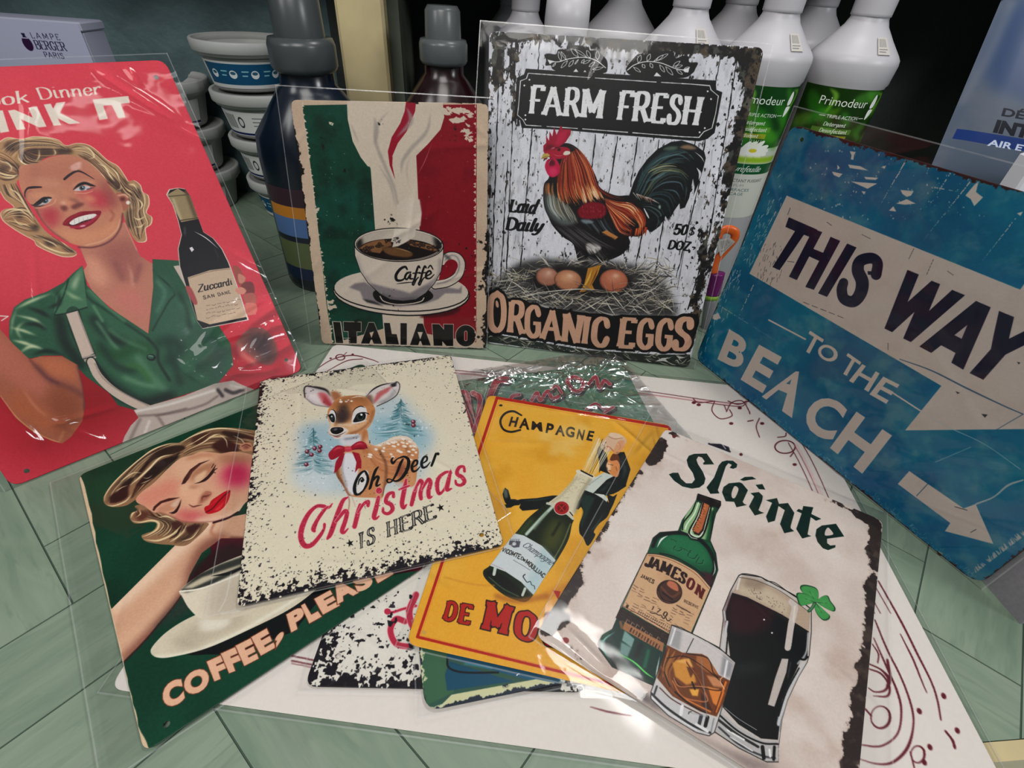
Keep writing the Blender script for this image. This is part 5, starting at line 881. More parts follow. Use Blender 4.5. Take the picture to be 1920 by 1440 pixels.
    # ears
    a.poly([(480, 430), (300, 420), (215, 360), (180, 260), (185, 215), (230, 195), (330, 215), (430, 250), (500, 320), (580, 340), (540, 430)], (216, 206, 206), smooth=True); a.blob([(200, 230), (340, 260), (470, 330), (500, 420), (380, 400), (250, 340)], (236, 226, 226), 10); a.poly([(340, 280), (430, 290), (500, 400), (490, 440), (400, 400), (360, 340)], (206, 110, 116), blur=12, smooth=True); a.poly([(400, 300), (500, 420), (460, 440), (400, 390)], (166, 60, 70), blur=8, alpha=.7)
    S([(190, 330), (182, 240), (205, 205), (260, 205)], (70, 60, 64), 14, blur=2); S([(220, 205), (330, 220), (430, 250), (480, 320)], (34, 32, 36), 24, blur=4, taper=True); S([(200, 340), (300, 410), (460, 440)], (150, 140, 140), 12, blur=4); a.blob([(480, 270), (560, 270), (600, 330), (520, 370)], (176, 118, 84), 10)
    a.poly([(860, 330), (940, 240), (1040, 190), (1150, 165), (1225, 150), (1262, 200), (1240, 280), (1160, 350), (1060, 400), (960, 450), (930, 420)], (222, 214, 212), smooth=True); a.poly([(960, 400), (1000, 290), (1080, 240), (1170, 205), (1120, 270), (1060, 310), (1000, 370)], (200, 110, 112), blur=8, smooth=True); a.poly([(1010, 390), (1130, 330), (1210, 230), (1180, 320), (1080, 390)], (160, 160, 162), blur=12, smooth=True)
    S([(880, 320), (960, 240), (1060, 190), (1190, 165)], (40, 34, 36), 16, blur=3, taper=True); S([(1180, 200), (1225, 155), (1258, 200), (1225, 300), (1130, 370), (1000, 430)], (60, 54, 58), 9, blur=2); a.poly([(1150, 185), (1225, 155), (1215, 205), (1170, 215)], (34, 30, 34), blur=5); a.blob([(860, 340), (930, 300), (960, 380), (920, 440)], (120, 84, 66), 12, .8)
    a.poly(head, (208, 146, 96), smooth=True); a.clip(head, smooth=True)
    a.blob([(520, 400), (700, 320), (880, 340), (880, 420), (700, 420), (560, 460)], (146, 98, 64), 30, .8); a.blob([(560, 480), (620, 400), (680, 460), (700, 560), (600, 640), (540, 610), (520, 520)], (64, 50, 50), 22, .95); a.blob([(700, 360), (860, 380), (860, 430), (740, 440)], (196, 130, 82), 20, .8)
    a.blob([(700, 600), (860, 600), (960, 540), (900, 660), (740, 720), (660, 700)], (226, 184, 144), 22, .9); S([(560, 640), (660, 640), (720, 640)], (232, 206, 176), 30, blur=12); S([(960, 480), (920, 600), (820, 690), (700, 740)], (150, 98, 64), 22, blur=10, alpha=.8); a.blob([(465, 600), (520, 620), (500, 690), (465, 680)], (232, 206, 176), 8)
    a.clip()
    for c, r in (((595, 380), 16), ((655, 375), 13), ((715, 372), 12), ((590, 358), 9), ((680, 360), 8)): a.ell(c, r*1.2, r*.8, (248, 232, 220), 0, blur=3)
    for P in ([(700, 340), (790, 320), (870, 330)], [(740, 330), (820, 310)]): S(P, (240, 230, 224), 10, blur=3, taper=True)
    # eyes
    a.poly([(720, 560), (745, 480), (800, 440), (870, 440), (890, 520), (870, 580), (780, 615), (720, 620)], (228, 226, 226), smooth=True, blur=3); a.poly([(735, 608), (750, 560), (790, 515), (850, 505), (875, 530), (860, 580), (800, 605)], (18, 20, 22), smooth=True); a.ell((812, 550), 40, 42, (52, 66, 60)); a.ell((812, 548), 26, 28, (14, 16, 18)); a.ell((826, 525), 13, 12, (240, 242, 244)); S([(725, 500), (760, 455), (820, 430), (870, 450)], (20, 18, 22), 11, taper=True); S([(740, 600), (780, 520), (850, 500), (905, 515)], (14, 14, 16), 9); S([(850, 505), (900, 510), (910, 522)], (14, 14, 16), 6); S([(720, 625), (800, 612), (880, 590)], (226, 222, 218), 14, blur=4)
    a.poly([(460, 560), (470, 490), (510, 470), (535, 520), (535, 590), (500, 620)], (226, 224, 226), smooth=True, blur=3); a.poly([(458, 540), (480, 515), (510, 520), (528, 565), (520, 610), (485, 600)], (20, 22, 26), smooth=True); a.ell((495, 560), 20, 32, (50, 56, 62)); a.ell((492, 545), 9, 9, (220, 226, 230)); S([(480, 470), (515, 475), (540, 520), (545, 580)], (20, 18, 22), 9, taper=True); S([(425, 525), (460, 530), (490, 515)], (14, 14, 16), 9, taper=True); S([(430, 545), (460, 540)], (14, 14, 16), 5)
    # muzzle
    a.blob([(455, 720), (480, 670), (600, 660), (680, 700), (640, 750), (560, 790), (500, 770)], (232, 222, 214), 6); a.poly([(476, 700), (500, 672), (560, 665), (610, 672), (625, 700), (600, 725), (550, 745), (500, 735)], (18, 16, 20), smooth=True); a.blob([(500, 690), (530, 675), (560, 685), (530, 705)], (140, 140, 150), 5, .8); a.blob([(575, 685), (600, 680), (605, 695)], (120, 120, 130), 4, .8)
    S([(470, 745), (540, 765), (600, 745), (660, 715)], (30, 20, 24), 8, taper=True); S([(510, 770), (560, 775), (600, 760)], (140, 40, 50), 9, taper=True); S([(520, 790), (570, 792), (620, 770)], (226, 216, 210), 12, blur=3)
    # ribbon
    r1, r2, r3 = (168, 26, 52), (110, 10, 30), (226, 96, 112)
    a.poly([(640, 890), (560, 870), (500, 910), (455, 970), (480, 1030), (540, 1015), (640, 940)], r1, smooth=True); a.poly([(700, 890), (780, 830), (850, 830), (890, 880), (860, 915), (780, 915), (710, 925)], r1, smooth=True); a.poly([(600, 960), (540, 1050), (515, 1190), (560, 1150), (600, 1100), (640, 960)], r1); a.poly([(720, 940), (800, 960), (825, 1040), (825, 1130), (790, 1130), (752, 1180), (770, 1060)], r1)
    for P in ([(500, 940), (560, 900), (620, 905)], [(740, 880), (800, 850), (860, 860)], [(560, 1000), (540, 1100)], [(780, 970), (800, 1060)]): S(P, r3, 16, blur=6, taper=True)
    for P in ([(540, 985), (620, 930)], [(500, 1010), (560, 990)], [(720, 915), (800, 905), (870, 900)], [(590, 1000), (560, 1130)], [(745, 960), (790, 1100)], [(870, 860), (880, 900)]): S(P, r2, 16, blur=4, taper=True)
    a.poly([(640, 890), (700, 885), (715, 930), (650, 940)], (206, 66, 86), smooth=True); S([(650, 905), (705, 900)], r3, 10, blur=3)
    # lettering: Oh Deer
    a.view(540, 830, 5.333); K = (20, 20, 22); R = (196, 52, 82)
    cr = (232, 226, 210)
    def both(fn): fn
    a.poly([(650, 470), (670, 400), (720, 310), (770, 275), (805, 300), (800, 380), (760, 470), (710, 530), (670, 520)], (226, 224, 220), smooth=True)
    S([(735, 385, 30), (720, 365, 14), (700, 400, 16), (700, 460, 10)], K, 1) if 0 else None
    S([(790, 320, 26), (765, 285, 18), (715, 320, 24), (675, 400, 28), (665, 470, 34), (680, 515, 26), (720, 510, 20), (770, 450, 22), (798, 380, 26), (795, 330, 24)], K, 1); S([(700, 500, 8), (740, 470, 12), (775, 400, 10)], (228, 226, 222), 1); S([(755, 375, 18), (740, 350, 12), (715, 370, 14), (700, 420, 8)], K, 1); a.ell((740, 382), 16, 15, K)
    S([(905, 240, 8), (880, 270, 24), (855, 330, 26), (825, 440, 26), (812, 465, 14)], K, 1); S([(850, 380, 16), (885, 340, 22), (905, 350, 24), (885, 410, 24), (890, 432, 20), (925, 415, 8)], K, 1)
    S([(1050, 150, 12), (1035, 175, 20), (1050, 205, 24), (1090, 165, 12), (1160, 140, 20), (1205, 175, 30), (1195, 260, 34), (1140, 350, 28), (1080, 385, 18), (1020, 365, 10), (992, 370, 16), (1000, 398, 14), (1040, 385, 14), (1090, 300, 24), (1125, 210, 26), (1150, 165, 16)], K, 1)
    for dx, dy in ((0, 0), (97, -38)): S([(1250+dx, 245+dy, 12), (1290+dx, 215+dy, 16), (1290+dx, 180+dy, 20), (1262+dx, 185+dy, 20), (1238+dx, 240+dy, 26), (1250+dx, 285+dy, 24), (1285+dx, 278+dy, 16), (1320+dx, 240+dy, 8)], K, 1)
    S([(1480, 110, 22), (1455, 180, 24), (1435, 230, 22)], K, 1); S([(1455, 160, 12), (1480, 115, 16), (1500, 110, 22)], K, 1); a.ell((1500, 112), 15, 15, K)
    # Christmas
    pk_ = (240, 170, 176)
    def T(P): S([(p[0], p[1], p[2]+9) for p in P], pk_, 1); S(P, R, 1)
    T([(445, 608, 8), (405, 650, 22), (350, 635, 34), (280, 640, 30), (200, 720, 40), (140, 850, 50), (130, 960, 50), (170, 1030, 50), (240, 1020, 40), (320, 930, 34), (360, 860, 22), (365, 815, 24)]); T([(400, 640, 16), (350, 690, 30), (290, 780, 34), (255, 860, 44), (265, 885, 24)])
    T([(600, 545, 10), (550, 580, 34), (500, 700, 44), (430, 900, 44), (395, 960, 22)]); T([(480, 790, 24), (560, 690, 34), (590, 700, 38), (570, 790, 40), (540, 880, 40), (560, 900, 24), (600, 860, 10)])
    T([(720, 620, 26), (700, 700, 42), (665, 840, 42)]); T([(700, 700, 20), (750, 620, 26), (800, 590, 34), (800, 630, 30)])
    T([(905, 545, 30), (885, 640, 42), (860, 740, 42), (880, 760, 22), (910, 735, 10)]); a.ell((910, 480), 34, 34, pk_); a.ell((910, 480), 30, 30, R)
    T([(1055, 540, 30), (1050, 500, 26), (1000, 520, 34), (980, 590, 38), (1030, 620, 40), (1045, 670, 36), (1000, 710, 30), (955, 695, 26), (950, 655, 20)])
    T([(1180, 370, 20), (1165, 460, 40), (1140, 600, 42), (1155, 650, 34), (1185, 620, 12)]); T([(1110, 470, 12), (1160, 450, 22), (1215, 430, 14)])
    T([(1290, 420, 24), (1265, 500, 38), (1235, 620, 36)]); T([(1265, 480, 18), (1320, 380, 30), (1345, 420, 38), (1325, 500, 38), (1330, 560, 34)]); T([(1340, 470, 16), (1400, 370, 30), (1425, 400, 38), (1405, 480, 40), (1410, 545, 34), (1440, 540, 12)])
    T([(1620, 290, 18), (1570, 300, 26), (1510, 350, 34), (1490, 430, 40), (1510, 510, 30), (1560, 470, 20), (1600, 380, 26)]); T([(1625, 290, 26), (1600, 400, 40), (1590, 470, 36), (1635, 460, 12)])
    T([(1765, 285, 26), (1755, 240, 22), (1710, 250, 32), (1690, 310, 36), (1740, 345, 38), (1765, 390, 36), (1730, 425, 28), (1685, 415, 24), (1675, 380, 18)])
    for _ in range(260):
        c = (rng.uniform(130, 1760), 0); base = 960-(c[0]-130)*.36; c = (c[0], base-rng.uniform(0, 260)); 
        ix, iy = apply(a.H, [c])[0]
        if 0 <= iy < a.h and 0 <= ix < a.w and abs(a.im[int(iy), int(ix), 1]-R[1]/255) < .03: a.ell(c, rng.uniform(2, 5), rng.uniform(2, 5), (240, 180, 190), alpha=.85)
    # is here
    for ch, q in (('I', [(705, 905), (760, 885), (752, 1050), (720, 1062)]), ('S', [(790, 870), (865, 840), (870, 1000), (790, 1030)]), ('H', [(985, 795), (1090, 758), (1100, 910), (995, 948)]), ('E', [(1110, 750), (1220, 712), (1238, 862), (1122, 895)]), ('R', [(1235, 700), (1340, 665), (1365, 805), (1245, 840)]), ('E', [(1352, 652), (1450, 612), (1482, 750), (1372, 790)])):
        a.letters(ch, q, K, thick=.2, thin=.09, serif=.05 if ch != 'S' else 0, inner=(210, 205, 192), innerw=.065, notch=ch != 'S')
    for c in ((620, 1005), (1525, 650)):
        t = np.arange(10)*math.pi/5-math.pi/2-.3; r = np.where(np.arange(10) % 2, 16, 42); a.poly(np.c_[c[0]+r*np.cos(t), c[1]+r*np.sin(t)], K)
    # distressed border
    def near(r):
        s = r.random(); d = abs(r.normal())*70+6; x, y = r.random()*a.w, r.random()*a.h
        return np.array([d, y] if s < .42 else [x, a.h-d*.8] if s < .78 else [x, d*.8] if s < .93 else [a.w-d*.5, y])
    specks(a, 620, 3.2, [(34, 30, 38), (80, 74, 78), (50, 46, 54)], near, .85)
    spk(a, .735, 3.0, 10)
def spk(a, th, reach, cell, dens=1.0, wt=(1.1, .55, 1.0, 1.15)):
    x = np.arange(a.w)[None].astype(np.float32); y = np.arange(a.h)[:, None].astype(np.float32); kk = PPM/1000*reach; f = np.zeros((a.h, a.w), np.float32)
    for d, w_ in zip((x, a.w-1-x, y, a.h-1-y), wt): f = np.maximum(f, w_*np.exp(-(np.broadcast_to(d, f.shape)/(kk*3.2*w_))**1.1))
    big = a.noise(70, 3); n = a.noise(cell, 3, .6); v = n+f*.44+(big-.5)*.35*np.clip(f*1.6+.15, 0, 1)
    a.splat(sstep(th+.10, th+.135, v), (30, 26, 34)); v2 = a.noise(cell*.55, 2)+f*.25; a.splat(sstep(.86, .9, v2), (46, 42, 48), .9); a.grain(.03)
def art_coffee(a):
    rng = a.rng; S = lambda P, c, w=1, **q: a.stroke(P, c, w, **q); L = lambda *x, **y: locks(a, *x, **y)
    a.splat(sstep(.45, .75, a.noise(220, 3)), (14, 84, 58), .5); a.splat(sstep(.5, .8, a.noise(150, 4)), (2, 40, 28), .5)
    a.view(140, 780, 2.1813)
    hair_d, hair_m, hair_l = (54, 34, 28), (158, 122, 90), (226, 202, 160)
    # dress behind, arm
    a.poly([(540, 470), (760, 380), (1100, 300), (1500, 250), (1500, 620), (900, 700), (430, 720), (560, 560)], (84, 8, 30)); a.blob([(480, 640), (560, 560), (640, 520), (700, 560), (600, 640), (470, 720)], (50, 20, 22), 12)
    arm = [(140, 800), (250, 690), (380, 560), (500, 440), (580, 425), (700, 400), (760, 460), (700, 500), (600, 500), (520, 560), (470, 650), (440, 740), (340, 850), (280, 930), (200, 1005), (160, 920)]
    a.poly(arm, (222, 176, 146), smooth=False); a.clip(arm)
    S([(140, 800), (300, 660), (480, 490), (560, 440)], (244, 214, 188), 50, blur=18); S([(200, 1010), (320, 880), (440, 730), (520, 560), (600, 505)], (140, 88, 74), 52, blur=18, alpha=.9); S([(180, 940), (330, 800), (430, 680)], (232, 190, 160), 46, blur=18, alpha=.7); S([(575, 430), (560, 480), (620, 500), (720, 500)], (190, 130, 104), 9, blur=3); S([(640, 500), (720, 505)], (120, 70, 60), 14, blur=5); a.clip()
    S([(200, 1008), (300, 905), (430, 745), (500, 610)], (60, 30, 34), 7, blur=2); a.blob([(330, 870), (440, 740), (500, 720), (480, 790), (380, 850)], (60, 60, 56), 16, .7)
    # face and hair
    a.view(180, 780, 6)
    hair = [(85, 960), (90, 900), (150, 800), (250, 690), (380, 570), (500, 470), (640, 370), (800, 310), (940, 295), (1060, 230), (1200, 160), (1350, 132), (1500, 130), (1700, 150), (1900, 200), (2000, 420), (1800, 500), (1500, 420), (1300, 430), (1100, 460), (900, 500), (640, 760), (500, 900), (420, 960), (330, 1010), (200, 1025), (120, 1005)]
    a.poly(hair, hair_m, smooth=True); 
    hair2 = [(380, 1150), (400, 1090), (460, 1060), (440, 1010), (560, 1000), (680, 1070), (850, 1120), (1000, 1190), (1250, 1200), (1240, 1260), (1120, 1380), (1000, 1460), (830, 1450), (700, 1440), (560, 1410), (510, 1350), (560, 1320), (640, 1290), (680, 1230), (660, 1195), (560, 1200), (440, 1210)]
    a.poly(hair2, hair_m, smooth=True)
    a.clip(hair, smooth=True)
    cols = [hair_d, (92, 62, 46), hair_m, hair_l, (206, 176, 132), (40, 24, 22)]
    L([(110, 980), (150, 850), (300, 690), (520, 480), (780, 330), (960, 300)], [(250, 980), (330, 860), (450, 700), (620, 520), (860, 400), (1000, 340)], 44, cols, 15, jit=1, blur=1.5)
    L([(380, 940), (450, 780), (600, 620), (820, 460), (1000, 390)], [(440, 900), (560, 780), (700, 660), (900, 510)], 26, cols, 14, jit=1, blur=1.5)
    L([(950, 320), (1100, 220), (1320, 150), (1600, 150), (1850, 220)], [(1000, 460), (1160, 400), (1380, 380), (1600, 400), (1800, 440)], 60, cols+[hair_d, (110, 76, 54)], 17, jit=1, blur=1.5)
    a.poly([(240, 850), (300, 760), (380, 700), (430, 700), (370, 800), (360, 900), (280, 960), (170, 980), (150, 920), (200, 870)], (52, 34, 30), smooth=True, blur=6); a.poly([(440, 700), (500, 600), (640, 430), (800, 350), (960, 330), (1000, 370), (860, 430), (700, 470), (600, 540), (500, 660)], (58, 38, 32), smooth=True, blur=8); a.poly([(520, 700), (640, 560), (760, 480), (880, 450), (940, 400), (900, 490), (760, 600), (620, 720), (500, 780), (450, 780)], (48, 32, 30), smooth=True, blur=8); a.poly([(1080, 250), (1200, 190), (1280, 200), (1220, 300), (1120, 330)], (84, 50, 38), smooth=True, blur=8); a.poly([(1300, 340), (1420, 260), (1560, 300), (1600, 400), (1420, 420)], (64, 34, 30), smooth=True, blur=10); a.poly([(1420, 170), (1600, 190), (1780, 240), (1900, 300), (1700, 260), (1500, 250)], (60, 36, 32), smooth=True, blur=8)
    for P, w in (([(95, 960), (110, 880), (220, 730), (400, 560), (620, 390), (800, 320), (930, 305)], 16), ([(270, 740), (340, 690), (420, 640), (520, 640)], 12), ([(380, 780), (480, 700), (600, 590), (720, 470), (860, 430)], 22), ([(120, 1000), (200, 1010), (330, 960), (400, 880)], 14), ([(940, 305), (1100, 220), (1300, 150), (1500, 145), (1760, 190)], 18), ([(1090, 350), (1200, 300), (1320, 220), (1400, 200)], 16), ([(1050, 330), (1180, 250), (1300, 180)], 10), ([(220, 850), (250, 830), (300, 800), (360, 780)], 8), ([(1380, 200), (1460, 270), (1480, 360)], 10), ([(1540, 220), (1640, 270), (1700, 360)], 9), ([(500, 760), (560, 740), (640, 700)], 8), ([(520, 690), (580, 700), (640, 660)], 6)): S(P, (238, 216, 176), w, blur=3, taper=True)
    a.clip(hair2, smooth=True)
    L([(430, 1020), (460, 1100), (560, 1130), (740, 1190), (720, 1280), (560, 1370)], [(700, 1080), (800, 1140), (960, 1200), (1000, 1300), (900, 1440)], 44, cols, 15, jit=1, blur=1.5); L([(960, 1200), (900, 1320), (780, 1400)], [(1240, 1210), (1140, 1340), (960, 1450)], 26, cols, 14, jit=1, blur=1.5)
    a.poly([(440, 1110), (520, 1060), (600, 1090), (560, 1150), (480, 1180)], (100, 62, 48), smooth=True, blur=10); a.poly([(860, 1190), (960, 1200), (940, 1280), (860, 1260)], (80, 44, 36), smooth=True, blur=10); a.poly([(1010, 1260), (1100, 1220), (1180, 1230), (1060, 1330)], (70, 36, 34), smooth=True, blur=10)
    for P, w in (([(395, 1150), (410, 1100), (450, 1075)], 16), ([(400, 1180), (500, 1195), (620, 1175), (700, 1200), (690, 1270), (600, 1330), (520, 1360)], 22), ([(540, 1390), (700, 1400), (860, 1330), (960, 1230)], 22), ([(700, 1140), (800, 1130), (900, 1180)], 18), ([(830, 1420), (920, 1360), (960, 1290)], 14), ([(960, 1410), (1080, 1370), (1180, 1250)], 14), ([(480, 1050), (500, 1100), (450, 1140)], 12)): S(P, (240, 216, 172), w, blur=4, taper=True)
    a.clip()
    face = [(450, 930), (520, 850), (640, 760), (800, 600), (940, 480), (1080, 440), (1200, 400), (1400, 420), (1560, 400), (1760, 440), (1950, 560), (1950, 800), (1700, 960), (1600, 1080), (1480, 1140), (1320, 1190), (1120, 1200), (960, 1190), (850, 1130), (740, 1090), (640, 1080), (540, 1010), (470, 980)]
    skin = (226, 176, 146); a.poly(face, skin, smooth=True); a.clip(face, smooth=True)
    a.blob([(450, 900), (700, 780), (900, 700), (960, 860), (800, 920), (620, 1030), (500, 1000)], (226, 148, 128), 40, .8); a.blob([(900, 500), (1150, 450), (1350, 460), (1300, 560), (1000, 700), (900, 640)], (232, 190, 158), 40, .8); a.blob([(1380, 430), (1700, 450), (1760, 520), (1560, 560), (1400, 520)], (160, 104, 80), 46, .8); a.blob([(1420, 620), (1500, 560), (1640, 540), (1760, 640), (1700, 780), (1540, 800), (1430, 740)], (206, 54, 98), 56, .95); a.blob([(1480, 600), (1620, 570), (1660, 680), (1540, 720)], (192, 32, 86), 40, .8)
    a.blob([(900, 1080), (1000, 1060), (1180, 1080), (1260, 1140), (1100, 1190), (960, 1170)], (212, 92, 100), 40, .8); a.blob([(1120, 1150), (1400, 1120), (1580, 1040), (1640, 960), (1660, 1100), (1400, 1210), (1200, 1230)], (240, 204, 180), 26, .8); a.blob([(960, 760), (1060, 780), (1040, 860), (960, 900)], (240, 196, 166), 26, .9)
    S([(1310, 440), (1200, 440), (1040, 480)], (196, 136, 104), 40, blur=18, alpha=.7); S([(700, 1080), (860, 1140), (1000, 1195), (1300, 1195), (1500, 1140)], (130, 60, 56), 14, blur=6)
    # eyes closed
    br = (72, 36, 32); dkn = (44, 24, 26)
    a.poly([(960, 770), (990, 700), (1060, 600), (1160, 530), (1290, 490), (1180, 545), (1090, 630), (1050, 700), (1000, 760)], br, blur=4); a.blob([(1080, 640), (1180, 560), (1330, 520), (1330, 600), (1220, 700), (1110, 740), (1060, 700)], (184, 130, 100), 16, .9); a.blob([(1110, 690), (1180, 640), (1240, 610), (1230, 680), (1150, 750), (1110, 740)], (238, 200, 166), 12, .9); S([(1110, 760), (1180, 740), (1260, 680), (1320, 600), (1340, 560)], dkn, 20, taper=True); S([(1150, 755), (1230, 720), (1300, 650), (1345, 590)], dkn, 24, taper=True, blur=2); 
    for p, q in (((1320, 600), (1345, 555)), ((1330, 610), (1362, 590)), ((1310, 630), (1345, 640)), ((1300, 580), (1325, 540))): S([p, q], dkn, 8)
    a.poly([(635, 1060), (650, 1020), (720, 960), (820, 925), (950, 915), (850, 950), (740, 980), (680, 1030), (655, 1070)], br, blur=3); a.blob([(680, 1050), (760, 1000), (880, 950), (940, 940), (900, 1030), (800, 1080), (700, 1080)], (206, 150, 120), 12, .9); a.blob([(840, 1010), (900, 950), (940, 940), (900, 1020)], (226, 196, 176), 8, .9); S([(820, 1090), (880, 1080), (930, 1020), (958, 940)], dkn, 22, taper=True, blur=2); S([(840, 1105), (900, 1080), (945, 1010)], dkn, 14, taper=True)
    # nose
    a.blob([(960, 800), (1060, 800), (1180, 840), (1150, 960), (1080, 1010), (1010, 980), (960, 900)], (236, 190, 158), 18, .8); a.blob([(1180, 900), (1240, 850), (1295, 870), (1280, 910), (1210, 970), (1160, 990)], (168, 100, 82), 12, .8); S([(1040, 990), (1090, 1020), (1140, 1010), (1200, 1000)], (120, 66, 58), 16, blur=4, taper=True); S([(1190, 960), (1200, 910), (1250, 900), (1290, 880)], (110, 56, 50), 16, blur=5, taper=True); S([(1230, 850), (1290, 860), (1290, 890)], (176, 112, 92), 9, blur=3); a.blob([(1040, 800), (1090, 780), (1150, 790), (1100, 820)], (176, 120, 96), 16, .6)
    # lips
    a.poly([(1218, 1050), (1230, 1020), (1270, 1000), (1300, 950), (1370, 900), (1450, 850), (1508, 838), (1500, 920), (1460, 1000), (1400, 1060), (1330, 1090), (1250, 1100)], (196, 16, 36), smooth=True); S([(1235, 1085), (1310, 1040), (1380, 960), (1440, 900), (1505, 845)], (96, 0, 20), 11, blur=2); a.blob([(1330, 1060), (1400, 1000), (1440, 950), (1420, 1010), (1370, 1060)], (236, 70, 72), 8, .9); S([(1260, 1020), (1330, 970), (1420, 890)], (216, 50, 56), 10, blur=3, taper=True)
    a.clip(); a.poly([(1620, 330), (1680, 300), (1740, 310), (1760, 380), (1700, 400), (1640, 390)], (206, 150, 120), smooth=True); S([(1640, 340), (1690, 320), (1740, 340)], (110, 50, 44), 10, blur=3); a.ell((1690, 350), 34, 22, (120, 56, 50), blur=8, alpha=.7)
    S([(1600, 1080), (1480, 1150), (1320, 1200)], (50, 14, 24), 20, blur=4)
    # cup
    a.view(140, 780, 2.1813)
    a.poly([(430, 960), (620, 900), (900, 800), (1000, 720), (1100, 620), (900, 880), (640, 975), (480, 975)], (8, 14, 14)); a.poly([(430, 955), (560, 930), (700, 880), (900, 770), (1060, 640), (1000, 760), (800, 880), (600, 960), (480, 978)], (6, 14, 14), smooth=True)
    sau = [(312, 970), (320, 940), (380, 880), (480, 820), (640, 760), (820, 700), (1000, 640), (1060, 640), (1000, 700), (880, 790), (700, 880), (540, 950), (400, 985), (340, 988)]
    a.poly(sau, (222, 212, 190), smooth=True); a.clip(sau, smooth=True); a.blob([(400, 930), (480, 860), (640, 800), (700, 840), (560, 910), (440, 960)], (196, 184, 164), 18, .8); S([(330, 985), (460, 970), (640, 900), (820, 800), (980, 700)], (240, 234, 216), 12, blur=3); a.blob([(520, 830), (640, 830), (600, 870), (520, 880)], (236, 230, 214), 10); a.clip()
    cup = [(430, 715), (480, 670), (560, 620), (680, 570), (800, 530), (860, 540), (840, 660), (780, 760), (700, 810), (600, 832), (520, 830), (470, 790), (440, 740)]
    a.poly(cup, (232, 222, 202), smooth=True); a.clip(cup, smooth=True); a.blob([(560, 720), (700, 640), (760, 760), (640, 830), (560, 820)], (206, 194, 176), 24, .7); a.poly([(430, 715), (500, 650), (600, 605), (700, 570), (820, 540), (700, 620), (560, 690), (460, 722)], (60, 62, 56), blur=3); a.poly([(440, 706), (520, 660), (640, 620), (760, 580), (600, 650), (480, 705)], (206, 196, 172), blur=4); S([(560, 655), (640, 640), (720, 600)], (12, 12, 14), 12, taper=True); a.clip(); S([(430, 718), (520, 705), (640, 660), (760, 610), (860, 550)], (244, 238, 222), 7)
    for P, w in (([(590, 800), (620, 740), (640, 640)], 4), ([(600, 810), (660, 800), (690, 790)], 4)): S(P, (246, 246, 240), w, alpha=.5, blur=1)
    # words
    for ch, q in (('C', [(350, 1105), (435, 1068), (452, 1162), (372, 1205)]), ('O', [(440, 1062), (540, 1020), (556, 1110), (456, 1152)]), ('F', [(540, 1005), (606, 975), (628, 1062), (572, 1085)]), ('F', [(598, 972), (664, 942), (688, 1030), (632, 1052)]), ('E', [(658, 940), (722, 908), (752, 992), (694, 1022)]), ('E', [(722, 905), (786, 868), (822, 946), (762, 980)]), (',', [(820, 905), (850, 878), (862, 905), (822, 950)]), ('P', [(866, 812), (930, 775), (950, 850), (886, 885)]), ('L', [(926, 775), (962, 755), (1010, 820), (960, 848)]), ('E', [(980, 748), (1046, 712), (1084, 775), (1016, 812)]), ('A', [(1030, 705), (1120, 655), (1162, 722), (1075, 770)]), ('S', [(1130, 660), (1196, 622), (1226, 690), (1160, 726)]), ('E', [(1206, 618), (1266, 582), (1304, 646), (1240, 684)])):
        a.text(ch, q, (232, 184, 154), bold=.06, out=(120, 60, 40), outw=.03); a.text(ch, q, (236, 190, 160), bold=.06)
    # pale worn left border
    a.view(0, 0, 1); pts = [(147, 895), (160, 935), (175, 1010), (192, 1095), (205, 1150), (222, 1215), (230, 1260), (240, 1310), (252, 1370), (272, 1410)]
    P = []
    for i in range(40): t = i/39*(len(pts)-1); j = min(int(t), len(pts)-2); f = t-j; q = np.array(pts[j])*(1-f)+np.array(pts[j+1])*f; P.append((q[0]+5+7*(t > 6)*((t-6)/3)+rng.uniform(-1.5, 2), q[1]))
    a.poly(P+[(240, 1430), (140, 1300), (120, 880), (147, 890)], (226, 200, 168)); a.grain(.035)
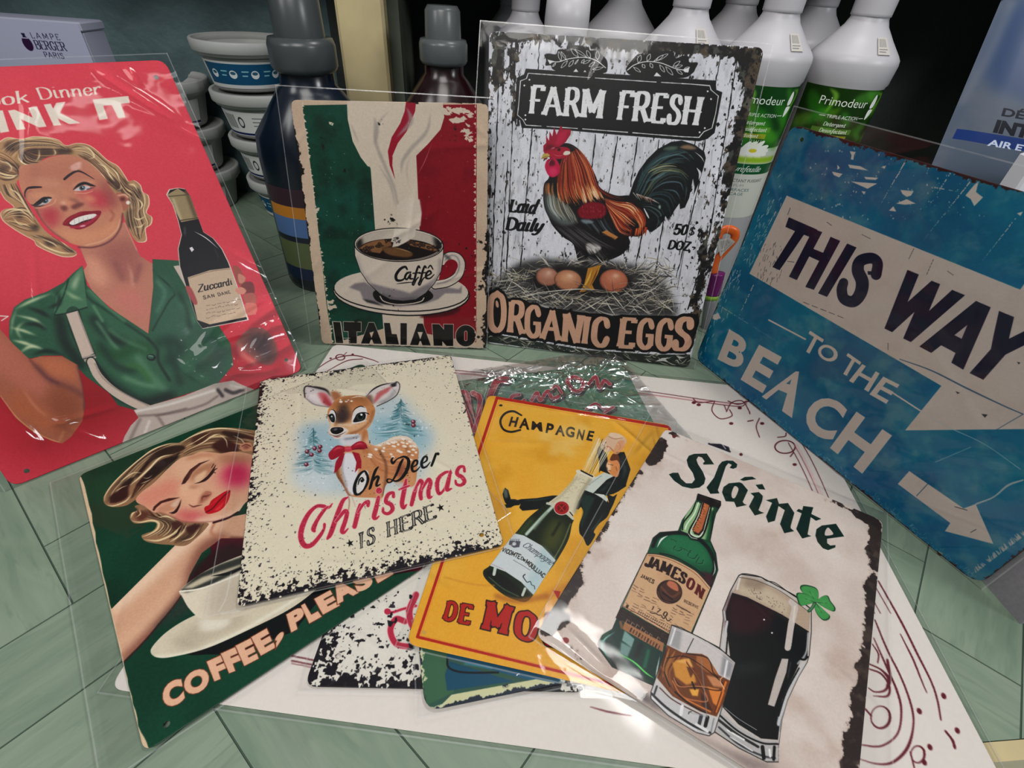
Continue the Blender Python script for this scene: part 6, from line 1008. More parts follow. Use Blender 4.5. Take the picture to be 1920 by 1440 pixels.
def art_woman(a):
    rng = a.rng; S = lambda P, c, w=1, **q: a.stroke(P, c, w, **q); L = lambda *x, **y: locks(a, *x, **y)
    a.splat(sstep(.45, .8, a.noise(260, 3)), (224, 76, 92), .35); a.view(0, 0, 1); a.poly([(-700, 640), (600, 640), (600, 1200), (-700, 1200)], (158, 8, 26), blur=80)
    wh = (240, 226, 212)
    a.view(0, 0, 3)
    a.letters('Cook', [(-190, 545), (160, 508), (170, 575), (-170, 612)], wh, thick=.12, thin=.055, serif=.02, fit=(0, 1), gap=.02)
    a.letters('Dinner', [(196, 496), (560, 466), (572, 530), (224, 560)], wh, thick=.12, thin=.055, serif=.025, fit=(0, 1), gap=.03)
    for ch, q in (('N', [(45, 622), (208, 598), (262, 712), (95, 732)]), ('K', [(246, 588), (384, 570), (452, 692), (302, 708)]), ('I', [(520, 560), (566, 556), (608, 668), (560, 676)]), ('T', [(548, 556), (722, 540), (748, 655), (622, 672)]), ('I', [(-30, 626), (15, 620), (52, 740), (2, 748)]), ('R', [(-180, 646), (-60, 630), (-20, 752), (-140, 766)]), ('D', [(-330, 660), (-215, 648), (-170, 772), (-285, 784)])):
        a.text(ch, q, wh, bold=.07)
    # neck and chest
    a.view(0, 480, 3.428); sk = (206, 140, 118)
    a.poly([(520, -40), (560, 60), (530, 100), (600, 240), (760, 370), (950, 520), (960, 420), (985, 200), (995, 60), (900, 0), (802, -216), (500, -140)], sk); a.clip([(520, -40), (560, 60), (530, 100), (600, 240), (760, 370), (950, 520), (960, 420), (985, 200), (995, 60), (900, 0), (802, -216), (500, -140)])
    a.blob([(640, -60), (900, -100), (900, 100), (800, 160), (700, 40)], (176, 108, 100), 40, .9); a.blob([(560, 0), (640, 40), (700, 160), (640, 200), (560, 120)], (236, 170, 144), 20, .8); a.blob([(700, 230), (900, 230), (940, 420), (820, 360)], (222, 134, 124), 40, .8); S([(820, 40), (850, 140), (850, 210)], (240, 180, 156), 12, blur=6, taper=True); S([(740, 40), (790, 150)], (150, 90, 88), 30, blur=12, alpha=.7); S([(900, 60), (870, 160)], (150, 90, 88), 26, blur=10, alpha=.7); a.clip()
    # shirt
    g0, g1, g2, g3 = (48, 98, 72), (24, 60, 46), (110, 156, 122), (12, 36, 30)
    shirt = [(530, 60), (470, 110), (410, 170), (300, 230), (160, 280), (90, 330), (60, 420), (58, 520), (80, 580), (120, 620), (190, 660), (280, 640), (400, 640), (480, 700), (560, 780), (700, 880), (760, 960), (870, 990), (1160, 900), (1400, 820), (1500, 700), (1480, 560), (1400, 440), (1280, 300), (1200, 160), (1160, 30), (980, 20), (985, 200), (955, 500), (700, 330), (560, 190)]
    a.poly(shirt, g0, smooth=False); a.clip(shirt); a.blob([(540, 180), (700, 330), (950, 520), (1000, 600), (1080, 860), (900, 900), (700, 760), (580, 500)], (56, 110, 80), 30, .9); a.blob([(1000, 100), (1120, 200), (1230, 300), (1260, 480), (1100, 520), (1000, 480)], (60, 108, 88), 26, .9)
    for P, c, w, b in (([(960, 60), (1000, 110), (1120, 230), (1080, 300), (980, 480)], g1, 9, 3), ([(1000, 110), (1100, 80), (1160, 180), (1120, 210)], g0, 60, 14), ([(540, 160), (560, 260), (700, 360), (950, 530)], g1, 12, 4), ([(950, 530), (1010, 600), (1020, 680), (1090, 800)], g3, 14, 4), ([(600, 400), (680, 500), (800, 560)], g3, 50, 20), ([(620, 420), (720, 560), (760, 600)], g2, 16, 8), ([(800, 780), (900, 820), (1000, 840)], g2, 26, 12), ([(880, 640), (960, 760), (1060, 860)], g2, 30, 16), ([(640, 600), (760, 640), (880, 580), (960, 600)], (28, 86, 44), 50, 20), ([(700, 860), (900, 940), (1100, 900)], g3, 60, 20), ([(380, 400), (420, 560), (520, 700)], g3, 60, 18), ([(600, 700), (700, 800), (860, 920)], g1, 50, 16), ([(880, 280), (940, 420)], g2, 14, 8), ([(1020, 560), (1100, 540), (1160, 600), (1080, 680)], (24, 70, 52), 60, 20), ([(600, 320), (660, 420)], g2, 14, 6), ([(1180, 300), (1240, 420)], g2, 30, 16), ([(1300, 500), (1400, 600), (1400, 760)], (50, 90, 76), 60, 20), ([(570, 220), (660, 300), (800, 420)], (96, 144, 110), 16, 8), ([(700, 470), (800, 540), (940, 600)], (84, 134, 100), 18, 9), ([(480, 430), (560, 600), (600, 680)], g1, 26, 10), ([(640, 560), (740, 700), (860, 740)], g1, 34, 14), ([(820, 700), (900, 720), (960, 800)], (60, 120, 60), 26, 12), ([(1010, 160), (1060, 240), (1010, 360)], (98, 146, 118), 16, 8), ([(1150, 240), (1200, 340), (1220, 460)], g1, 22, 10), ([(600, 760), (680, 840), (780, 900)], (70, 120, 92), 12, 6), ([(1080, 560), (1120, 700), (1160, 820)], g1, 30, 14), ([(560, 120), (580, 180), (640, 250)], g3, 12, 5)): S(P, c, w, blur=b)
    a.poly([(430, 170), (530, 60), (545, 190), (560, 330), (440, 370), (345, 380), (360, 260)], (78, 128, 96), smooth=False); S([(440, 150), (410, 250), (350, 375)], g1, 9, blur=3); S([(520, 90), (480, 180), (470, 220)], (196, 210, 176), 26, blur=9, taper=True); S([(420, 220), (470, 260), (530, 280)], (176, 200, 160), 18, blur=8, taper=True); S([(350, 380), (440, 365), (560, 330)], g3, 7, blur=2)
    for P, w in (([(100, 340), (200, 290), (330, 240)], 18), ([(100, 380), (220, 410), (290, 460)], 16), ([(70, 460), (150, 480), (230, 510)], 16), ([(80, 540), (160, 560), (220, 580)], 20), ([(130, 620), (200, 580), (280, 600)], 22), ([(320, 220), (350, 260)], 12), ([(110, 330), (80, 420), (70, 520)], 9), ([(160, 420), (110, 470), (140, 540)], 12)): S(P, (206, 216, 176), w, blur=5, taper=True)
    for P in ([(170, 330), (260, 360), (330, 400)], [(140, 440), (240, 440), (300, 480)], [(150, 520), (240, 530)], [(370, 220), (380, 300), (300, 340)], [(200, 640), (300, 610), (420, 640)]): S(P, g3, 24, blur=8, taper=True)
    a.clip(); a.ell((972, 652), 30, 22, g3, 10); a.ell((968, 648), 20, 13, (60, 104, 84), 10); S([(955, 640), (985, 645)], (150, 180, 160), 4)
    # straps, skirt
    st = (216, 196, 182); S([(470, 370), (500, 480), (570, 640)], g3, 94, smooth=True, alpha=.5); a.poly([(425, 372), (500, 352), (605, 625), (530, 660)], st); S([(500, 360), (540, 470), (600, 620)], (150, 132, 124), 6, blur=2); a.poly([(530, 650), (608, 630), (620, 655), (545, 682)], (180, 166, 158)); S([(535, 662), (612, 642)], (70, 60, 60), 5); S([(585, 680), (640, 760), (720, 850), (840, 930), (960, 975)], g3, 66); S([(585, 680), (630, 770), (720, 860), (840, 935), (960, 985)], st, 52); S([(610, 690), (660, 780), (760, 860), (960, 965)], (160, 140, 130), 8, blur=3)
    a.poly([(1115, 65), (1150, 60), (1240, 250), (1340, 430), (1290, 440), (1230, 260)], (214, 196, 184))
    sk_ = [(860, 990), (1000, 950), (1180, 900), (1380, 820), (1500, 800), (1560, 830), (1640, 860), (1500, 950), (1100, 1110), (900, 1200), (780, 1220), (800, 1160), (840, 1090), (890, 1040)]
    a.poly(sk_, (206, 190, 180)); a.clip(sk_); 
    for P, c, w in (([(870, 1000), (1100, 950), (1390, 860)], (240, 232, 224), 14), ([(880, 1030), (1100, 1010), (1300, 960), (1400, 900)], (140, 122, 116), 12), ([(900, 1050), (860, 1130), (830, 1200)], (160, 142, 136), 20), ([(960, 1060), (930, 1140)], (240, 230, 224), 14), ([(1020, 1040), (1060, 1100)], (150, 132, 126), 16), ([(1000, 1030), (1200, 980)], (120, 104, 98), 9), ([(1400, 860), (1430, 900)], (60, 50, 50), 20), ([(1450, 860), (1500, 880), (1560, 860)], (70, 60, 60), 22), ([(1480, 830), (1560, 850)], (220, 216, 206), 12)): S(P, c, w, blur=4)
    a.clip()
    # left arm
    arm = [(-200, 300), (-60, 420), (0, 470), (80, 560), (190, 665), (260, 645), (400, 645), (500, 700), (530, 830), (548, 960), (530, 1060), (460, 1160), (400, 1205), (340, 1190), (220, 1140), (100, 1040), (0, 900), (-120, 760), (-300, 520)]
    a.poly(arm, (176, 104, 78), smooth=False); a.clip(arm); a.blob([(-100, 420), (0, 500), (180, 680), (300, 800), (260, 900), (60, 800), (-100, 640)], (196, 116, 98), 30, .9); a.blob([(190, 680), (320, 650), (460, 700), (500, 800), (400, 780), (280, 760)], (206, 124, 84), 24, .8); S([(230, 700), (330, 800), (470, 860), (530, 900)], (110, 62, 64), 30, blur=14, alpha=.8); a.blob([(330, 850), (500, 900), (520, 1040), (420, 1160), (330, 1060)], (150, 80, 50), 30, .8); a.blob([(100, 860), (260, 960), (360, 1120), (220, 1100), (60, 980)], (186, 104, 66), 30, .8); S([(0, 900), (120, 1050), (260, 1150), (380, 1200)], (222, 160, 110), 7, blur=3); S([(130, 830), (220, 960), (310, 1040)], (214, 140, 110), 10, blur=5, taper=True); S([(500, 700), (540, 860), (546, 1000)], (80, 44, 50), 12, blur=5); S([(190, 665), (300, 780), (380, 820)], (110, 62, 66), 10, blur=5); S([(380, 1190), (410, 1130)], (206, 140, 96), 16, blur=6, alpha=.6); a.clip()
    S([(0, 385), (52, 388), (10, 415)], wh, 7, smooth=False)
    # right forearm and hand round the bottle
    a.poly([(1520, 560), (1600, 470), (1700, 470), (1770, 560), (1780, 640), (1740, 700), (1660, 680), (1560, 600)], (150, 84, 76), smooth=True); a.blob([(1600, 520), (1700, 500), (1760, 600), (1720, 680), (1640, 620)], (70, 50, 56), 22, .9); S([(1540, 570), (1560, 630), (1640, 690)], (216, 130, 116), 30, blur=12)
    # bottle
    a.view(0, 240, 3)
    B = [(935, 375), (950, 345), (1000, 336), (1040, 342), (1068, 380), (1090, 440), (1120, 520), (1145, 585), (1200, 620), (1250, 680), (1290, 760), (1340, 900), (1400, 1080), (1140, 1130), (1110, 1090), (1060, 940), (1010, 780), (1000, 680), (1020, 600), (1000, 520), (970, 430)]
    a.poly(B, (238, 226, 214)); bi = [(c[0]+(1120-c[0])*.035, c[1]+(730-c[1])*.008) for c in B]; a.poly(bi, (22, 18, 26)); a.clip(bi)
    a.poly([(940, 375), (1000, 340), (1068, 380), (1120, 510), (1020, 530), (960, 420)], (168, 148, 112)); S([(950, 385), (1060, 375)], (90, 74, 56), 5); S([(1045, 350), (1100, 500)], (110, 92, 66), 20, blur=5); S([(975, 400), (1020, 520)], (206, 192, 156), 12, blur=4); S([(1015, 520), (1115, 505)], (90, 76, 56), 6); S([(1090, 580), (1160, 620), (1230, 680)], (236, 232, 232), 5, taper=True); a.poly([(1065, 675), (1080, 668), (1092, 685), (1078, 698)], (240, 236, 236)); S([(1205, 670), (1230, 730)], (240, 236, 236), 5, taper=True); S([(1040, 560), (1040, 600)], (110, 110, 120), 8, blur=3)
    a.poly([(1055, 840), (1180, 800), (1300, 785), (1400, 1060), (1180, 1105), (1110, 1080)], (218, 192, 166)); S([(1060, 845), (1180, 808), (1298, 792)], (140, 118, 98), 3); a.clip(); 
    a.letters('Zuccardi', [(1108, 884), (1298, 848), (1308, 880), (1112, 924)], (34, 26, 34), thick=.15, thin=.08, shear=.12, gap=.03)
    a.letters('SAN DANE', [(1140, 945), (1290, 915), (1298, 930), (1146, 964)], (70, 54, 52), thick=.16, thin=.13, gap=.25)
    for y0 in (1000, 1022, 1045, 1068): 
        x = 1160
        while x < 1330: l = rng.uniform(8, 26); S([(x, y0-(x-1160)*.18), (x+l*.5, y0-(x+l*.5-1160)*.18+rng.normal()*3), (x+l, y0-(x+l-1160)*.18)], (110, 84, 76), 2.4, alpha=.7); x += l+8
    for P, c in (([(1310, 780), (1350, 790), (1370, 860), (1340, 880)], (176, 96, 84)), ([(1340, 820), (1380, 840), (1370, 870), (1345, 870)], (220, 150, 130)), ([(1370, 870), (1420, 870), (1430, 930), (1380, 935), (1350, 910)], (140, 70, 70)), ([(1325, 905), (1360, 895), (1385, 915), (1370, 935), (1335, 930)], (232, 160, 140)), ([(1370, 940), (1430, 930), (1440, 990), (1390, 1000)], (196, 110, 100)), ([(1380, 990), (1440, 990), (1440, 1040), (1390, 1050)], (226, 130, 120)), ([(1045, 890), (1075, 900), (1110, 980), (1090, 990), (1055, 930)], (186, 90, 90))): a.poly(P, c, smooth=True, blur=2)
    # head
    a.view(0, 240, 6); cols = [(64, 46, 46), (110, 78, 60), (176, 134, 98), (236, 206, 158), (246, 224, 180), (214, 170, 122), (44, 32, 38)]
    hair = [(-60, 240), (0, 160), (100, 110), (240, 130), (380, 100), (540, 110), (660, 140), (740, 200), (860, 175), (980, 190), (1080, 250), (1200, 360), (1320, 430), (1400, 540), (1440, 600), (1500, 590), (1570, 640), (1600, 720), (1660, 760), (1670, 860), (1640, 950), (1700, 1000), (1690, 1080), (1630, 1130), (1640, 1260), (1560, 1280), (1500, 1240), (1420, 1080), (1380, 960), (1300, 800), (1200, 600), (1060, 440), (900, 340), (700, 300), (500, 340), (400, 420), (240, 430), (220, 560), (190, 620), (260, 760), (420, 1040), (560, 1200), (760, 1320), (860, 1400), (820, 1440), (700, 1440), (560, 1390), (420, 1320), (380, 1260), (270, 1200), (140, 1120), (40, 1040), (10, 960), (60, 910), (160, 890), (60, 800), (10, 720), (-60, 640)]
    a.poly([(np.array(p)-[700, 700])*1.012+[700, 700] for p in hair], (250, 222, 196), smooth=True); a.poly(hair, (190, 150, 110), smooth=True); a.clip(hair, smooth=True)
    Lk = lambda A, B, n, w=15: L(A, B, n, cols, w, jit=1, blur=1.2)
    Lk([(0, 240), (150, 140), (400, 120), (640, 160), (760, 230)], [(220, 380), (300, 260), (440, 240), (620, 240), (760, 260)], 26); Lk([(220, 280), (260, 400), (400, 420), (520, 320)], [(300, 260), (420, 300), (600, 300), (760, 280)], 24, 13)
    Lk([(780, 210), (960, 190), (1180, 360), (1330, 480), (1420, 620)], [(900, 320), (1040, 420), (1140, 520), (1240, 640), (1330, 700)], 36); Lk([(1280, 420), (1420, 620), (1560, 700), (1620, 860)], [(1330, 640), (1400, 780), (1460, 860), (1480, 940)], 26); Lk([(1500, 600), (1640, 760), (1620, 960), (1680, 1040), (1600, 1240)], [(1440, 800), (1440, 960), (1460, 1080), (1500, 1200), (1560, 1260)], 36)
    Lk([(-40, 260), (60, 300), (180, 400), (230, 520)], [(-40, 560), (60, 590), (160, 570), (210, 520)], 24); Lk([(0, 640), (60, 760), (240, 840), (400, 1000)], [(180, 620), (260, 780), (380, 1000), (440, 1080)], 26); Lk([(30, 1000), (120, 920), (300, 900), (420, 1080)], [(60, 1050), (200, 1120), (340, 1160), (430, 1140)], 26); Lk([(300, 1200), (480, 1260), (640, 1300), (780, 1400)], [(560, 1210), (640, 1240), (760, 1340), (860, 1400)], 24)
    dk = (46, 34, 38)
    for P in ([(230, 280), (330, 240), (430, 230), (430, 330), (340, 400), (250, 380)], [(450, 240), (560, 230), (610, 260), (600, 300), (460, 330)], [(640, 230), (760, 220), (820, 270), (740, 300), (640, 290)], [(80, 160), (250, 150), (300, 190), (180, 260), (60, 240)], [(1260, 540), (1330, 600), (1360, 700), (1300, 690)], [(1500, 690), (1590, 680), (1570, 800), (1480, 860)], [(1430, 940), (1520, 920), (1530, 1080), (1440, 1120)], [(180, 950), (260, 960), (240, 1040), (180, 1010)], [(500, 1260), (620, 1270), (640, 1320), (540, 1330)], [(0, 420), (90, 430), (100, 470), (0, 500)], [(1380, 560), (1440, 620), (1420, 680), (1380, 640)], [(150, 380), (230, 440), (200, 560), (180, 440)], [(700, 1340), (780, 1350), (840, 1400), (760, 1390)], [(330, 1090), (430, 1090), (420, 1160), (360, 1150)]): a.poly(P, dk, smooth=True, blur=13, alpha=.7)
    for A, B, n in (([(0, 240), (150, 140), (400, 120), (640, 160), (760, 230)], [(220, 380), (300, 260), (440, 240), (620, 240), (760, 260)], 34), ([(220, 280), (260, 400), (400, 420), (520, 320)], [(300, 260), (420, 300), (600, 300), (760, 280)], 30), ([(780, 210), (960, 190), (1180, 360), (1330, 480), (1420, 620)], [(900, 320), (1040, 420), (1140, 520), (1240, 640), (1330, 700)], 44), ([(1280, 420), (1420, 620), (1560, 700), (1620, 860)], [(1330, 640), (1400, 780), (1460, 860), (1480, 940)], 30), ([(1500, 600), (1640, 760), (1620, 960), (1680, 1040), (1600, 1240)], [(1440, 800), (1440, 960), (1460, 1080), (1500, 1200), (1560, 1260)], 40), ([(-40, 260), (60, 300), (180, 400), (230, 520)], [(-40, 560), (60, 590), (160, 570), (210, 520)], 26), ([(0, 640), (60, 760), (240, 840), (400, 1000)], [(180, 620), (260, 780), (380, 1000), (440, 1080)], 34), ([(30, 1000), (120, 920), (300, 900), (420, 1080)], [(60, 1050), (200, 1120), (340, 1160), (430, 1140)], 30), ([(300, 1200), (480, 1260), (640, 1300), (780, 1400)], [(560, 1210), (640, 1240), (760, 1340), (860, 1400)], 26)): L(A, B, n, [(250, 226, 180), (226, 188, 134), (92, 62, 52), (150, 104, 76), (60, 42, 44)], 6.5, .75, jit=2, blur=.8)
    for P, w in (([(200, 280), (220, 360), (300, 410), (400, 400)], 13), ([(440, 240), (440, 320), (400, 380)], 12), ([(600, 230), (625, 280), (600, 310)], 10), ([(20, 160), (120, 120), (300, 120), (540, 115), (700, 170)], 12), ([(870, 190), (1000, 230), (1060, 320), (1000, 350)], 14), ([(1100, 400), (1180, 440), (1240, 540), (1290, 600)], 16), ([(1250, 440), (1320, 520), (1350, 620)], 14), ([(1040, 480), (1140, 520), (1200, 600)], 12), ([(1440, 640), (1500, 640), (1560, 720)], 14), ([(1540, 780), (1600, 860), (1560, 930)], 18), ([(1500, 1000), (1560, 1030), (1640, 990)], 16), ([(1520, 1110), (1580, 1110), (1640, 1060)], 14), ([(1540, 1180), (1600, 1190)], 12), ([(0, 540), (120, 560), (200, 520)], 16), ([(0, 380), (80, 390), (130, 450), (100, 500)], 12), ([(30, 960), (100, 920), (220, 920), (340, 1000)], 16), ([(140, 1000), (220, 1080), (340, 1080)], 12), ([(100, 680), (200, 740), (300, 900), (400, 1030)], 18), ([(400, 1260), (520, 1340), (680, 1400), (820, 1410)], 16), ([(480, 1250), (600, 1300), (660, 1350)], 12), ([(1310, 700), (1360, 680), (1350, 640)], 8)): S(P, (250, 228, 184), w, blur=3, taper=True)
    a.clip()
    a.poly([(1300, 740), (1400, 740), (1450, 800), (1440, 900), (1380, 930), (1320, 880)], (186, 116, 96), smooth=True); S([(1330, 760), (1400, 750), (1440, 780)], (240, 190, 160), 16, blur=5); a.ell((1440, 840), 22, 22, (250, 240, 232), blur=3); a.ell((1380, 800), 30, 24, (110, 50, 50), blur=8)
    face = [(230, 430), (400, 400), (560, 330), (760, 300), (960, 360), (1120, 500), (1220, 640), (1310, 760), (1380, 900), (1370, 1040), (1330, 1160), (1200, 1270), (1060, 1330), (920, 1330), (760, 1280), (600, 1180), (480, 1060), (380, 900), (280, 780), (220, 640), (215, 540)]
    f0 = (210, 144, 116); a.poly(face, f0, smooth=True); a.clip(face, smooth=True)
    a.blob([(240, 440), (560, 360), (900, 360), (1100, 560), (800, 620), (400, 620), (240, 600)], (196, 128, 106), 60, .8); a.blob([(400, 560), (700, 600), (640, 660), (420, 640)], (222, 160, 130), 30, .6); a.blob([(880, 700), (1080, 700), (1240, 720), (1240, 880), (1080, 900), (960, 800)], (206, 60, 84), 50, .85); a.blob([(460, 920), (640, 900), (660, 1020), (600, 1130), (480, 1040)], (196, 58, 80), 44, .85); a.blob([(1100, 560), (1260, 660), (1330, 860), (1250, 900), (1150, 700)], (150, 80, 78), 40, .6); a.blob([(640, 1120), (900, 1160), (1160, 1120), (1300, 1000), (1320, 1140), (1100, 1290), (900, 1310), (740, 1260)], (226, 158, 122), 34, .9); S([(1360, 1020), (1300, 1160), (1150, 1270), (960, 1320)], (238, 186, 152), 12, blur=6); a.blob([(940, 760), (1040, 760), (1080, 820), (980, 830)], (236, 170, 130), 20, .7); S([(400, 900), (460, 1040), (580, 1170), (760, 1290)], (120, 70, 70), 22, blur=10); S([(1240, 920), (1280, 980), (1240, 1050)], (176, 96, 84), 16, blur=8)
    b_ = (56, 36, 44)
    S([(285, 800, 6), (280, 730, 14), (310, 680, 22), (370, 668, 26), (465, 665, 16)], b_, 1); S([(725, 575, 26), (780, 530, 28), (850, 490, 22), (920, 495, 16), (1060, 575, 6)], b_, 1); S([(300, 800), (300, 730), (350, 700)], (176, 110, 92), 12, blur=6)
    # eyes
    def eye(P, lid, iris, pup, c1):
        a.poly(P, (214, 206, 206), smooth=True); a.ell(iris, 34, 27, (84, 104, 112), -15); a.ell(pup, 15, 14, (26, 28, 34)); a.ell((pup[0]+10, pup[1]-9), 7, 6, (250, 250, 250)); S(lid, (30, 26, 34), 24, taper=True)
    a.blob([(340, 760), (450, 720), (600, 750), (640, 790), (540, 800), (420, 800)], (222, 160, 128), 12, .8); a.blob([(800, 660), (880, 610), (1010, 590), (1060, 620), (900, 660)], (226, 166, 134), 12, .8)
    eye([(430, 870), (470, 820), (540, 790), (580, 795), (560, 830), (500, 860)], [(370, 870), (430, 830), (500, 785), (580, 795)], (510, 820), (505, 822), 0); S([(340, 862, 5), (390, 870, 14), (440, 850, 22), (520, 790, 22), (575, 785, 14)], (30, 28, 38), 1, blur=2); S([(380, 885, 6), (440, 882, 12), (500, 862, 4)], (44, 40, 50), 1, blur=2)
    eye([(835, 705), (880, 670), (950, 650), (1010, 660), (1000, 690), (920, 705)], [(830, 690), (890, 645), (960, 625), (1040, 650)], (925, 675), (920, 675), 0); S([(825, 695, 6), (880, 640, 18), (950, 618, 24), (1020, 640, 24), (1075, 655, 6)], (30, 28, 38), 1, blur=2); S([(980, 690, 10), (1060, 668, 4)], (44, 40, 50), 1, blur=2); S([(400, 900), (500, 890), (600, 850), (630, 800)], (236, 170, 140), 10, blur=5); S([(840, 730), (950, 735), (1040, 710)], (240, 180, 150), 8, blur=4)
    # nose
    a.blob([(690, 820), (760, 790), (880, 800), (950, 850), (880, 880), (780, 880), (700, 860)], (222, 150, 122), 14, .8); a.blob([(680, 880), (740, 870), (760, 920), (710, 935)], (130, 70, 66), 9, .9); a.blob([(800, 880), (880, 840), (950, 850), (900, 890), (830, 915)], (126, 66, 64), 10, .9); a.blob([(760, 790), (870, 800), (900, 860), (820, 830)], (140, 84, 78), 14, .6); a.ell((715, 845), 30, 22, (244, 196, 168), blur=12, alpha=.8)
    # mouth
    a.poly([(705, 1085), (760, 1010), (860, 960), (920, 940), (1020, 935), (1135, 935), (1110, 1010), (1040, 1080), (940, 1130), (860, 1140), (790, 1110)], (150, 24, 48), smooth=True); a.poly([(775, 1080), (840, 1020), (940, 990), (1050, 965), (1090, 985), (1050, 1020), (940, 1060), (820, 1100)], (60, 14, 24), smooth=True); a.poly([(780, 1070), (840, 1020), (940, 985), (1050, 965), (1088, 978), (1060, 1010), (940, 1045), (830, 1090)], (244, 240, 232), smooth=True)
    for x in (835, 885, 935, 985, 1030): S([(x, 1010+(935-x)*.1), (x+8, 1060+(935-x)*.28)], (180, 160, 160), 4, blur=1)
    S([(800, 1115), (900, 1110), (1010, 1060), (1100, 990)], (186, 50, 76), 26, blur=6); a.ell((930, 1102), 34, 9, (240, 180, 200), -10, blur=4); S([(720, 1075), (800, 1010), (920, 950)], (190, 50, 70), 8, blur=4)
    a.clip(); a.blob([(1000, 1330), (1340, 1100), (1420, 1100), (1500, 1300), (1560, 1440), (1200, 1400)], (150, 88, 92), 20, .0); S([(880, 1340), (1060, 1340), (1240, 1270), (1350, 1130), (1380, 960)], (110, 60, 66), 14, blur=6); S([(1400, 1060), (1460, 1200), (1540, 1380)], (232, 160, 146), 9, blur=3)
    # mounting hole marks
    a.view(0, 0, 1); a.ell((293, 145), 4, 3, (120, 60, 80)); a.grain(.03)
def art_welcome(a):
    rng = a.rng; S = lambda P, c, w=1, **q: a.stroke(P, c, w, **q); a.splat(sstep(.4, .8, a.noise(150, 4)), (96, 148, 122), .6)
    a.view(840, 640, 3); k = (40, 34, 40); red = (196, 44, 74); wl = (240, 226, 222)
    def scr(P, w):
        S([(p[0]+6, p[1]+10) for p in P], k, w+20); S(P, wl, w+5); S(P, red, w)
    scr([(30, 300), (100, 290), (120, 380), (150, 480)], 26); scr([(330, 215), (280, 220), (250, 270), (230, 340), (240, 400)], 34); scr([(60, 300), (110, 420), (150, 500), (180, 330), (140, 290)], 26); scr([(400, 300), (360, 310), (350, 360), (400, 370), (430, 330)], 18)
    scr([(470, 330), (500, 290), (520, 330), (560, 280), (590, 320), (640, 300)], 18); scr([(690, 260), (670, 220), (710, 200), (760, 230), (740, 280), (700, 270)], 18); scr([(790, 240), (830, 200), (850, 260), (880, 220), (910, 240)], 18); scr([(780, 380), (830, 350), (880, 380), (930, 370), (880, 400)], 12); scr([(580, 270), (610, 250), (640, 290)], 12)
    spk(a, .68, 3, 12)
def art_whitered(a):
    S = lambda P, c, w=1, **q: a.stroke(P, c, w, **q); a.view(380, 1140, 2.4); R = (196, 52, 82); pk_ = (236, 160, 168)
    for P, w in (([(910, 60), (870, 50), (845, 100), (870, 160), (930, 175)], 24), ([(825, 10), (850, 20), (900, 5), (960, -10)], 9), ([(960, -60), (930, 20), (960, 100), (1060, 120)], 26)): S(P, pk_, w+6); S(P, R, w)
    a.ell((832, 16), 15, 14, R); specks(a, 260, 6, [(34, 30, 38), (60, 54, 60)], lambda r: np.array([r.random()*a.w, a.h-abs(r.normal())*130-5]))
    spk(a, .67, 4, 13)
def art_teal(a):
    a.view(380, 1140, 2.4); S = lambda P, c, w=1, **q: a.stroke(P, c, w, **q)
    a.poly([(960, 150), (1100, 180), (1130, 380), (1000, 440), (970, 300)], (70, 112, 84)); a.splat(sstep(.5, .7, a.noise(24, 4)), (60, 110, 80), .4)
    a.poly([(1100, 225), (1450, 320), (1620, 360), (1700, 250), (1500, 100), (1100, 100)], (34, 96, 124), smooth=False); a.poly([(1110, 240), (1400, 330), (1100, 372), (1090, 300)], (28, 86, 112)); S([(1100, 225), (1110, 270), (1180, 290), (1330, 290)], (24, 30, 36), 9); a.poly([(1120, 390), (1500, 320), (1600, 340), (1300, 410), (1060, 450)], (214, 214, 172)); S([(1180, 250), (1300, 270)], (70, 140, 160), 8, blur=3)
    chips(a, 4.0, 1.2, 12, (214, 216, 180), side=(1, 1, 1, 1), oct=5); chips(a, 2.6, 1.4, 10, (46, 56, 70), side=(1.2, 1, 1, 1.2), oct=5)
